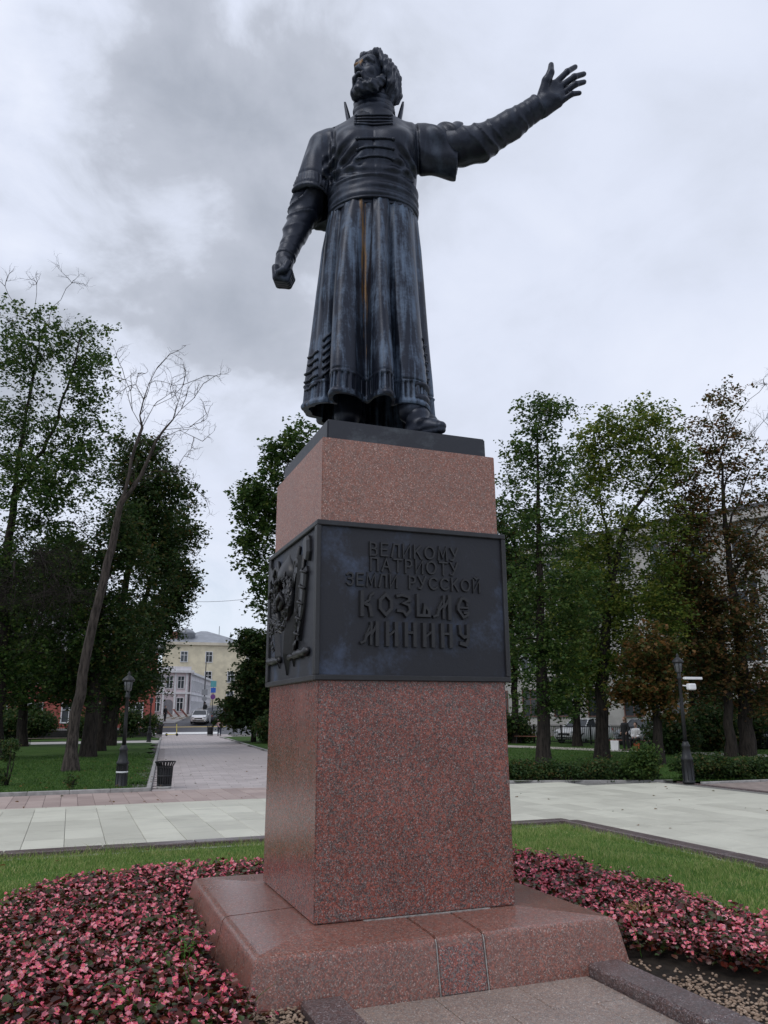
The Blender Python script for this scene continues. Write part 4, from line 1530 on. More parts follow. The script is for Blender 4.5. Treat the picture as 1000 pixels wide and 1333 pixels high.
def lay(name, mat, cells, sx, sy, z, parent, rot=0.0, limit=300):
    """cells (x, y): slabs one by one where the frame shows them, the rest joined as stuff"""
    me = slab_mesh(name, sx - 0.007, sy - 0.007)
    me.materials.append(mat)
    rr = random.Random(len(cells))
    seen, rest = [], []
    c = Vector(cam.location)
    for x, y in sorted(cells, key=lambda p: (p[0] - c.x)**2 + (p[1] - c.y)**2):
        (seen if len(seen) < limit and in_view((x, y, z)) else rest).append((x, y))
    for x, y in seen:
        o = bpy.data.objects.new(name, me)
        COL.objects.link(o)
        o.parent = parent
        o.location = (x, y, z + rr.uniform(-.002, .0015))
        o.rotation_euler = (rr.uniform(-.002, .002), rr.uniform(-.002, .002), rot)
    if rest:
        mb = MB()
        cs, sn = math.cos(rot), math.sin(rot)
        base = [v.co[:] for v in me.vertices]; fcs = [tuple(p.vertices) for p in me.polygons]
        for x, y in rest:
            dz = rr.uniform(-.002, .0015)
            mb.add([(x + cs * a - sn * b, y + sn * a + cs * b, z + d + dz) for a, b, d in base], fcs)
        o = mb.build(name + '_field', mat, parent, fix=False)
        o['kind'] = 'stuff'


PLAZA = tag(thing('plaza', None, None), kind='structure')
BED = 5.56                                                   # half width of the kerbed flower square
KW = 0.26


def in_bed(x, y, m=0.0):
    return abs(x) < BED + KW + m and -BED - KW - m < y < BED + KW + 0.28 + m


cells = []
for i in range(-29, 23):
    for j in range(-14, 12):
        x, y = 0.3 + i * 0.6, 0.6 + j * 1.2 + 5.46 - 4.8 + .04
        if in_bed(x, y, 0.1) and not (y > 5.9 + .3): continue
        if y > 12.86 - .55 and x < 5.9: continue
        lim = 12.86 if x < 6 else (12.86 + (x - 6) * .44 if x < 9.3 else 14.32 - (x - 9.3) * .39)
        if y + .5 > lim: continue
        if x > 13.4: continue
        cells.append((x, y))
lay('paving_slab', PALE, cells, 0.6, 1.2, GZ, PLAZA)
# cut stones along the ragged north edge of the pale field
mb = MB()
for x0, x1 in [(-16 + 1.2 * i, -14.8 + 1.2 * i) for i in range(18)]:
    mb.box(((x0 + x1) / 2, 12.63, GZ - .024), (1.19, .44, .046), ch=.004)
o = mb.build('edge_stone', PALE, PLAZA); o['kind'] = 'stuff'

PATH = tag(thing('path', None, None), kind='structure')
cells = []
for i in range(-48, 18):
    for j in range(4):
        x, y = i * .36 + .18, 12.86 + .37 + j * .735
        cells.append((x, y))
lay('paving_slab', ROSE, cells, 0.36, 0.735, GZ, PATH, limit=150)
ang = math.radians(-6.0)
cells = []
ux, uy = Vector((math.cos(ang), math.sin(ang))), Vector((-math.sin(ang), math.cos(ang)))
org = Vector((-.20, 15.95))
for j in range(0, 68):
    for i in range(0, 20):
        q = org + ux * (.15 + i * .6 + (.3 if j % 2 else 0)) + uy * (.2 + j * .4)
        r_lim = 5.2 + .035 * j * .4 if q.y > 20 else 99
        if (q - org).dot(ux) > min(r_lim, 6.6 if q.y > 18 else 9.0): continue
        cells.append((q.x, q.y))
lay('paver', PINK, cells, 0.6, 0.4, GZ, PATH, ang, limit=300)


def brick_sheet_mat(name, src_a, src_b, bw, bh, rot):
    m, t, b, _ = principled(name)
    mp = t.node('ShaderNodeMapping')
    mp.inputs['Rotation'].default_value = (0, 0, -rot)
    t.link(world_co(t), mp.inputs['Vector'])
    br = t.node('ShaderNodeTexBrick')
    t.link(mp.outputs[0], br.inputs['Vector'])
    t.put(br.inputs['Color1'], src_a); t.put(br.inputs['Color2'], src_b)
    t.put(br.inputs['Mortar'], tuple(.5 * x for x in src_a))
    br.inputs['Scale'].default_value = 1.0
    br.inputs['Mortar Size'].default_value = 0.012
    br.inputs['Brick Width'].default_value = bw
    br.inputs['Row Height'].default_value = bh
    n = t.noise(world_co(t), 0.8, 5, 0.6)
    c = t.mix(t.math('MULTIPLY', t.step(n, .4, .7), .4), br.outputs[0], tuple(.7 * x for x in src_a))
    t.put(b.inputs['Base Color'], c)
    b.inputs['Roughness'].default_value = 0.6
    return m


e0, e1 = org + uy * 27.4 + ux * -.15, org + uy * 63 + ux * -.15
f0, f1 = org + uy * 27.4 + ux * 5.6, org + uy * 63 + ux * 6.3
sheet('far_paving', [e0[:], f0[:], f1[:], e1[:]], GZ - .004, brick_sheet_mat('far_path_paving', (0.36, 0.315, 0.305), (0.45, 0.395, 0.38), .6, .4, ang))
PK = brick_sheet_mat('east_paving', (0.27, 0.215, 0.19), (0.34, 0.275, 0.245), .36, .24, 0.0)
sheet('east_pavement', [(13.86, -16), (40, -16), (40, 11.75), (13.86, 11.75)], GZ - .006, PK)


def kerb(pts, w, h, z0, mat, step=1.0, name='kerb_stone', parent=None, ch=0.012):
    for p, q in zip(pts[:-1], pts[1:]):
        p, q = Vector(p), Vector(q)
        L = (q - p).length
        n = max(1, round(L / step))
        d = (q - p) / L
        a = math.atan2(d.y, d.x)
        me = None
        for i in range(n):
            if me is None:
                mb = MB(); mb.box((0, 0, 0), (L / n - .006, w, h), ch=ch)
                me = mb.mesh(name); me.materials.append(mat)
            o = bpy.data.objects.new(name, me); COL.objects.link(o)
            o.parent = parent
            c = p + d * (L * (i + .5) / n)
            o.location = (c.x, c.y, z0 + h / 2)
            o.rotation_euler = (0, 0, a)


BK = tag(thing('bed_kerb', None, None), kind='structure')
B0 = BED + KW / 2
kerb([(-B0, B0 + .28), (B0, B0 + .28)], KW, .20, GZ - .07, GR_KERB, 1.2, parent=BK)
kerb([(B0, B0 + .14), (B0, -7.5)], KW, .20, GZ - .07, GR_KERB, 1.2, parent=BK)
kerb([(-B0, B0 + .14), (-B0, -7.5)], KW, .20, GZ - .07, GR_KERB, 1.2, parent=BK)
# the lower inner course of the kerb
kerb([(-B0 + .28, B0 + .04), (B0 - .28, B0 + .04)], .16, .14, GZ - .075, KERB_L, 1.2, parent=BK)
kerb([(B0 - .23, B0 - .05), (B0 - .23, -7.5)], .16, .14, GZ - .075, KERB_L, 1.2, parent=BK)
LK = tag(thing('lawn_kerb', None, None), kind='structure')
kerb([(-14, 15.87), (-.40, 15.87)], .12, .16, GZ - .07, KERB_L, 1.0, parent=LK)
pL = [org + ux * -.22 + uy * s for s in (.0, 50)]
kerb([pL[0][:], pL[1][:]], .12, .15, GZ - .07, KERB_L, 1.0, parent=LK)
pR = [(6.35, 22), (6.9, 30.0), (9.6, 61.0), (9.9, 66)]
kerb(pR, .12, .15, GZ - .07, KERB_L, 1.0, parent=LK)
kerb([(9.35, 14.42), (13.72, 12.72)], .12, .12, GZ - .07, KERB_L, 1.0, parent=LK)
kerb([(13.79, 12.6), (13.79, -16)], .10, .06, GZ - .05, GR_KERB, 1.0, parent=LK)
kerb([(13.95, 11.83), (34, 11.2)], .12, .12, GZ - .07, KERB_L, 1.0, parent=LK)

# bed soil and lawns (low sheets with a gentle swell)


def lawn_grid(name, inside, x0, x1, y0, y1, n, zf, mat=None, kind='structure'):
    xs = np.linspace(x0, x1, n); ys = np.linspace(y0, y1, n)
    mb = MB()
    vs = [(x, y, zf(x, y)) for y in ys for x in xs]
    fs = []
    for j in range(n - 1):
        for i in range(n - 1):
            cx, cy = (xs[i] + xs[i + 1]) / 2, (ys[j] + ys[j + 1]) / 2
            if inside(cx, cy): fs.append((j * n + i, j * n + i + 1, (j + 1) * n + i + 1, (j + 1) * n + i))
    mb.add(vs, fs, True)
    return tag(mb.build(name, mat or GRASS, fix=False), kind=kind)


def bed_z(x, y):
    d = max(abs(x), abs(y))
    return np.interp(d, [1.4, 3.0, 5.2, 5.6, 6.2], [0.03, 0.015, -0.055, -0.085, -0.10])


lawn_grid('bed_lawn', lambda x, y: not (-1.12 < x < 1.35 and y < -1.2) and max(abs(x), abs(y)) > 1.3, -5.4, 5.4, -7.5, 5.85, 60, lambda x, y: float(bed_z(x, y)))


def bed_edge(th):
    """outline of the planted bed around the base"""
    return 2.95 + 0.06 * math.sin(th * 7) + 0.05 * math.sin(th * 13 + 1)


def in_flowers(x, y, g=0.0):
    r = (abs(x)**5 + abs(y)**5)**0.2
    return r < bed_edge(math.atan2(y, x)) + g


lawn_grid('bed_soil', lambda x, y: in_flowers(x, y, .05) and not (-1.1 < x < 1.34 and y < -1.2), -3.3, 3.3, -7.5, 3.3, 90, lambda x, y: float(bed_z(x, y)) + 0.012, SOIL)
lawn_grid('bed_soil_front', lambda x, y: (1.3 < x < 2.6 or -2.6 < x < -1.08) and y < -1.3, -3.3, 3.3, -7.5, -1.2, 50, lambda x, y: float(bed_z(x, min(y, 0) * .3)) + 0.014, SOIL)

lx = lambda y: -.36 + (y - 15.9) * math.tan(-ang) - .12
lawn_grid('west_lawn', lambda x, y: x < lx(y) - .28, -26, 5, 15.95, 53.2, 60, lambda x, y: GZ + .05, GRASS_SHADE)
lawn_grid('west_far_lawn', lambda x, y: x < lx(y) - .3, -30, 6, 60.2, 69.5, 24, lambda x, y: GZ + .05, GRASS_SHADE)
sheet('west_path', [(-30, 53.2), (lx(53.2), 53.2), (lx(60.2), 60.2), (-30, 60.2)], GZ + .0, pave_mat('west_path_paving', (.42, .40, .36), (.52, .50, .46)))
# the lawn east of the path, and the lawn behind the hedge
ex = lambda y: 9.4 + (y - 14.4) * (-.19) if y < 30 else 6.95 + (y - 30) * .087


def near_lane(x, y):
    # lane running from (20.9, 34.5) to (25.35, 20.5)
    a, b_ = Vector((20.2, 36.7)), Vector((26.6, 16.5))
    d = (b_ - a).normalized(); q = Vector((x, y)) - a
    return q.x * d.y * -1 + q.y * d.x           # signed distance, >0 beyond


def east_ok(x, y):
    if x < (ex(y) if y > 30 else max(6.7, 9.4 - (y - 14.4) * .19)): return False
    if y < 14.5 - (x - 9.3) * .39 and x < 13.9: return False
    if x >= 13.9 and y < 11.9: return False
    return True


lawn_grid('east_lawn', east_ok, 6, 60, 10, 66, 110, lambda x, y: GZ + .045, GRASS_SHADE)
sheet('east_lane', [(20.2, 37.2), (26.3, 17.0), (28.4, 17.6), (22.2, 38.2), (14.0, 62.0), (12.4, 61.4)], GZ + .052, pave_mat('lane_paving', (.36, .33, .29), (.46, .42, .38)))

# the cross street and the street climbing away
RD = tag(thing('street', None, None), kind='structure')
mb = MB()
rows = [78.4, 79, 84, 90, 96, 104, 112, 120, 135, 150, 200]
vs, fs = [], []
for y in rows:
    c = 9.0 + (y - 79) * .31
    w = 40 if y < 86 else (3.7 if y > 88 else 12)
    vs += [(c - w, y, GZ - .012 + hill(y)), (c + w, y, GZ - .012 + hill(y))]
for i in range(len(rows) - 1):
    fs.append((2 * i, 2 * i + 1, 2 * i + 3, 2 * i + 2))
mb.add(vs, fs)
mb.build('roadway', ASPHALT, RD, fix=False)
WHITE_PAINT = simple_mat('road_paint', (0.72, 0.73, 0.72), 0.7, 0, 0.12, 4, 0.1)
YELLOW_PAINT = simple_mat('yellow_road_paint', (0.55, 0.42, 0.16), 0.7, 0, 0.12, 4, 0.1)
for nm, y0, y1, x0, x1, m_ in (('stop_line', 79.3, 81.2, 4.8, 12.2, WHITE_PAINT), ('edge_line', 86.2, 87.0, 5.0, 14.0, YELLOW_PAINT)):
    z0, z1 = GZ - .008 + hill(y0), GZ - .008 + hill(y1)
    mb = MB(); mb.add([(x0, y0, z0 + .002), (x1, y0, z0 + .002), (x1, y1, z1 + .002), (x0, y1, z1 + .002)], [(0, 1, 2, 3)])
    mb.build(nm, m_, RD, fix=False)
# pavements beside the climbing street
SIDE = pave_mat('grey_pavement', (.25, .245, .24), (.33, .32, .31))
for s, wd in ((-1, 4.0), (1, 2.4)):
    mb = MB(); vs, fs = [], []
    for y in rows[3:]:
        c = 9.0 + (y - 79) * .31
        a, b_ = c + s * 3.7, c + s * (3.7 + wd)
        z = GZ + .11 + hill(y)
        vs += [(a, y, z - .2), (a, y, z), (b_, y, z), (b_, y, z - .2)]
    for i in range(len(rows) - 4):
        for k in range(3):
            fs.append((4 * i + k, 4 * i + k + 1, 4 * i + 5 + k, 4 * i + 4 + k))
    fs += [(0, 1, 2, 3)]
    mb.add(vs, fs)
    tag(mb.build('pavement', SIDE), kind='structure')

# ------------------------------------------------------------------ flagged approach in front of the base
FLAGS = tag(thing('flagged_path', None, None), kind='structure')
me_cache = {}
ystart = -1.375
rr = random.Random(5)
for row in range(8):
    y1 = ystart - row * .46; y0 = y1 - .452
    cuts = [-.76, -.16, .44, 1.0] if row % 2 == 0 else [-.76, -.46, .14, .74, 1.0]
    for a, b_ in zip(cuts[:-1], cuts[1:]):
        key = round(b_ - a, 3)
        if key not in me_cache:
            me_cache[key] = slab_mesh('flagstone', b_ - a - .006, .452, .05, .004); me_cache[key].materials.append(GR_FLAG)
        o = bpy.data.objects.new('flagstone', me_cache[key]); COL.objects.link(o); o.parent = FLAGS
        o.location = ((a + b_) / 2, (y0 + y1) / 2, .002 + rr.uniform(-.001, .001))
mb = MB(); mb.box((.12, -3.3, -.06), (2.2, 4.0, .10)); mb.build('flag_bed', JOINT_D, FLAGS)
for x, yst, ztop in ((-.90, -1.36, .085), (1.15, -1.34, .075)):
    for i in range(4):
        L = 1.15
        y = yst - L / 2 - i * (L + .005)
        mb = MB(); mb.box((0, 0, 0), (.27, L, .20), ch=.018)
        o = mb.build('path_kerb', GR_KERB, FLAGS, (x, y, ztop - .10))

# ------------------------------------------------------------------ trees
BARK = simple_mat('bark_dark', (0.045, 0.038, 0.032), 0.9, 0, 0.35, 9, 0.9, spec=0.2)


def bark_mat(name, a, b_):
    m, t, b, _ = principled(name)
    p = world_co(t)
    n = t.noise(t.scale_vec(p, (9, 9, 1.3)), 1.6, 6, 0.7)
    c = t.mix(t.step(n, 0.35, 0.62), a, b_)
    t.put(b.inputs['Base Color'], c)
    b.inputs['Roughness'].default_value = 0.92
    b.inputs['Specular IOR Level'].default_value = 0.2
    set_bump(t, b, n, 1.0, 0.04)
    return m


BARK = bark_mat('bark_dark', (0.012, 0.010, 0.009), (0.040, 0.033, 0.028))
BARK_G = bark_mat('bark_grey', (0.020, 0.017, 0.015), (0.078, 0.064, 0.056))
LEAF = {
    'green': blade_mat('leaf_green', [(0.2, (0.024, 0.056, 0.015)), (0.48, (0.050, 0.100, 0.024)), (0.68, (0.098, 0.152, 0.036)), (0.9, (0.19, 0.16, 0.045))], 0.45),
    'dark': blade_mat('leaf_dark', [(0.2, (0.018, 0.042, 0.014)), (0.48, (0.036, 0.074, 0.020)), (0.66, (0.068, 0.104, 0.028)), (0.80, (0.15, 0.085, 0.03))], 0.42),
    'olive': blade_mat('leaf_olive', [(0.2, (0.036, 0.076, 0.016)), (0.42, (0.080, 0.135, 0.025)), (0.60, (0.175, 0.225, 0.042)), (0.85, (0.31, 0.28, 0.06))], 0.50),
    'rust': blade_mat('leaf_rust', [(0.22, (0.032, 0.055, 0.018)), (0.44, (0.068, 0.078, 0.024)), (0.58, (0.125, 0.078, 0.030)), (0.8, (0.22, 0.098, 0.038))], 0.45),
    'orange': blade_mat('leaf_orange', [(0.22, (0.036, 0.066, 0.018)), (0.44, (0.085, 0.095, 0.026)), (0.58, (0.16, 0.095, 0.032)), (0.78, (0.26, 0.125, 0.042))], 0.45),
}
_cy, _sy = math.cos(_yaw), math.sin(_yaw)


def grow(attr, start, step=0.5, infl=5.0, kill=0.75, iters=130, rng=None):
    """space colonisation: start = list of (point, parent); returns points and parents"""
    P = [np.array(p, float) for p, _ in start]
    par = [q for _, q in start]
    A = np.array(attr, float)
    alive = np.ones(len(A), bool)
    nd = np.full(len(A), 1e9); ni = np.zeros(len(A), int)
    def upd(lo):
        if lo >= len(P): return
        N = np.array(P[lo:])
        D = np.linalg.norm(A[:, None] - N[None], axis=2)
        j = D.argmin(1); d = D[np.arange(len(A)), j]
        m = d < nd
        nd[m] = d[m]; ni[m] = j[m] + lo
    upd(0)
    for _ in range(iters):
        use = alive & (nd < infl)
        if not use.any(): break
        lo = len(P)
        idx = ni[use]
        dirs = A[use] - np.array([P[i] for i in idx])
        dirs /= np.linalg.norm(dirs, axis=1)[:, None] + 1e-9
        acc = {}
        for i, d in zip(idx, dirs):
            acc.setdefault(i, np.zeros(3)); acc[i] = acc[i] + d
        for i, d in acc.items():
            d = d / (np.linalg.norm(d) + 1e-9) + rng.normal(0, 0.16, 3)
            d /= np.linalg.norm(d)
            P.append(P[i] + d * step); par.append(i)
        upd(lo)
        alive &= nd > kill
    return np.array(P), np.array(par)


def skeleton_mesh(P, par, r_tip, expo, r_max, sides=6, limb=None):
    n = len(P)
    kids = [[] for _ in range(n)]
    for i in range(n):
        if par[i] >= 0: kids[par[i]].append(i)
    rad = np.zeros(n)
    for i in range(n - 1, -1, -1):
        rad[i] = (sum(rad[k]**expo for k in kids[i]))**(1 / expo) if kids[i] else r_tip
    k = r_max / rad[0]
    rad = r_tip + (rad - r_tip) * (r_max - r_tip) / max(rad[0] - r_tip, 1e-6)
    H = P[:, 2].max()
    rad = np.maximum(rad * (1 - 0.62 * np.clip(P[:, 2] / H, 0, 1)**.8), r_tip)
    if limb is not None:
        for i, r in limb.items(): rad[i] = max(rad[i], r)
        for i in range(n - 1, 0, -1):
            if par[i] >= 0 and rad[par[i]] < rad[i]: rad[par[i]] = rad[i]
    mb = MB()
    starts = [0] + [k_ for i in range(n) for k_ in sorted(kids[i], key=lambda q: -rad[q])[1:]]
    for s in starts:
        chain = [s] if par[s] < 0 else [par[s], s]
        c = s
        while kids[c]:
            c = max(kids[c], key=lambda q: rad[q]); chain.append(c)
        if len(chain) < 2: continue
        rr = [rad[i] for i in chain]
        if par[s] >= 0: rr[0] = min(rr[0], rr[1] * 1.25)
        mb.tube([P[i] for i in chain], rr, sides if rr[0] > .05 else 4, cap=False)
    return mb, rad, kids


def twigs(mb, p, d, length, r, depth, rng, droop=0.0):
    """bare twigs, forking"""
    pts = [np.array(p, float)]
    d = np.array(d, float); d /= np.linalg.norm(d)
    n = 5
    for _ in range(n):
        d = d + rng.normal(0, 0.20, 3) + np.array([0, 0, -droop])
        d /= np.linalg.norm(d)
        pts.append(pts[-1] + d * length / n)
    mb.tube(pts, [r * (1 - .75 * i / n) for i in range(n + 1)], 4, cap=False)
    if depth > 0:
        for i in range(1, n + 1):
            if rng.random() < 0.75:
                e = d * .5 + rng.normal(0, 0.6, 3) + np.array([0, 0, .2 - droop])
                twigs(mb, pts[i], e, length * rng.uniform(.45, .7), r * .55, depth - 1, rng, droop)


def leaf_cloud(C, per, sigma, size, rng, flat=0.55, spray=False):
    """leaf blades around the clump centres C"""
    n = len(C) * per
    if spray:
        # leaves hang on a few drooping sprays that leave the clump's middle
        k = 4
        D = rng.normal(0, 1, (len(C), k, 3)); D[:, :, 2] = D[:, :, 2] * .45 - .1
        D /= np.linalg.norm(D, axis=2)[:, :, None]
        w = rng.integers(0, k, (len(C), per))
        u = rng.random((len(C), per))**.8
        d = D[np.arange(len(C))[:, None], w]
        c = C[:, None] + d * (u * sigma * 2.3)[:, :, None]
        c[:, :, 2] -= u**2 * sigma * .5
        c = c.reshape(-1, 3) + rng.normal(0, sigma * .26, (n, 3))
    else:
        c = np.repeat(C, per, 0) + rng.normal(0, 1, (n, 3)) * np.array([sigma, sigma, sigma * .7])
    nrm = rng.normal(0, flat, (n, 3)) + np.array([0, 0, 1.0])
    nrm /= np.linalg.norm(nrm, axis=1)[:, None]
    a = rng.uniform(0, 2 * PI, n)
    t = np.stack([np.cos(a), np.sin(a), rng.uniform(-.7, .1, n)], 1)
    t -= nrm * (t * nrm).sum(1)[:, None]
    t /= np.linalg.norm(t, axis=1)[:, None]
    s = np.cross(nrm, t)
    L = size * rng.uniform(.45, 1.5, n)[:, None]
    W = L * rng.uniform(.30, .42, n)[:, None]
    up = nrm * (L * .12)
    V = np.stack([c - t * L * .5, c + s * W + up, c + t * L * .5 - nrm * L * .1, c - s * W + up], 1)
    return V.reshape(-1, 3), np.arange(4 * n).reshape(-1, 4)


def to_world(P):
    """tree frame (lateral, depth, up) -> axes of the site, about the tree's base"""
    P = np.asarray(P, float).reshape(-1, 3)
    return np.stack([P[:, 0] * _cy - P[:, 1] * _sy, P[:, 0] * _sy + P[:, 1] * _cy, P[:, 2]], 1)


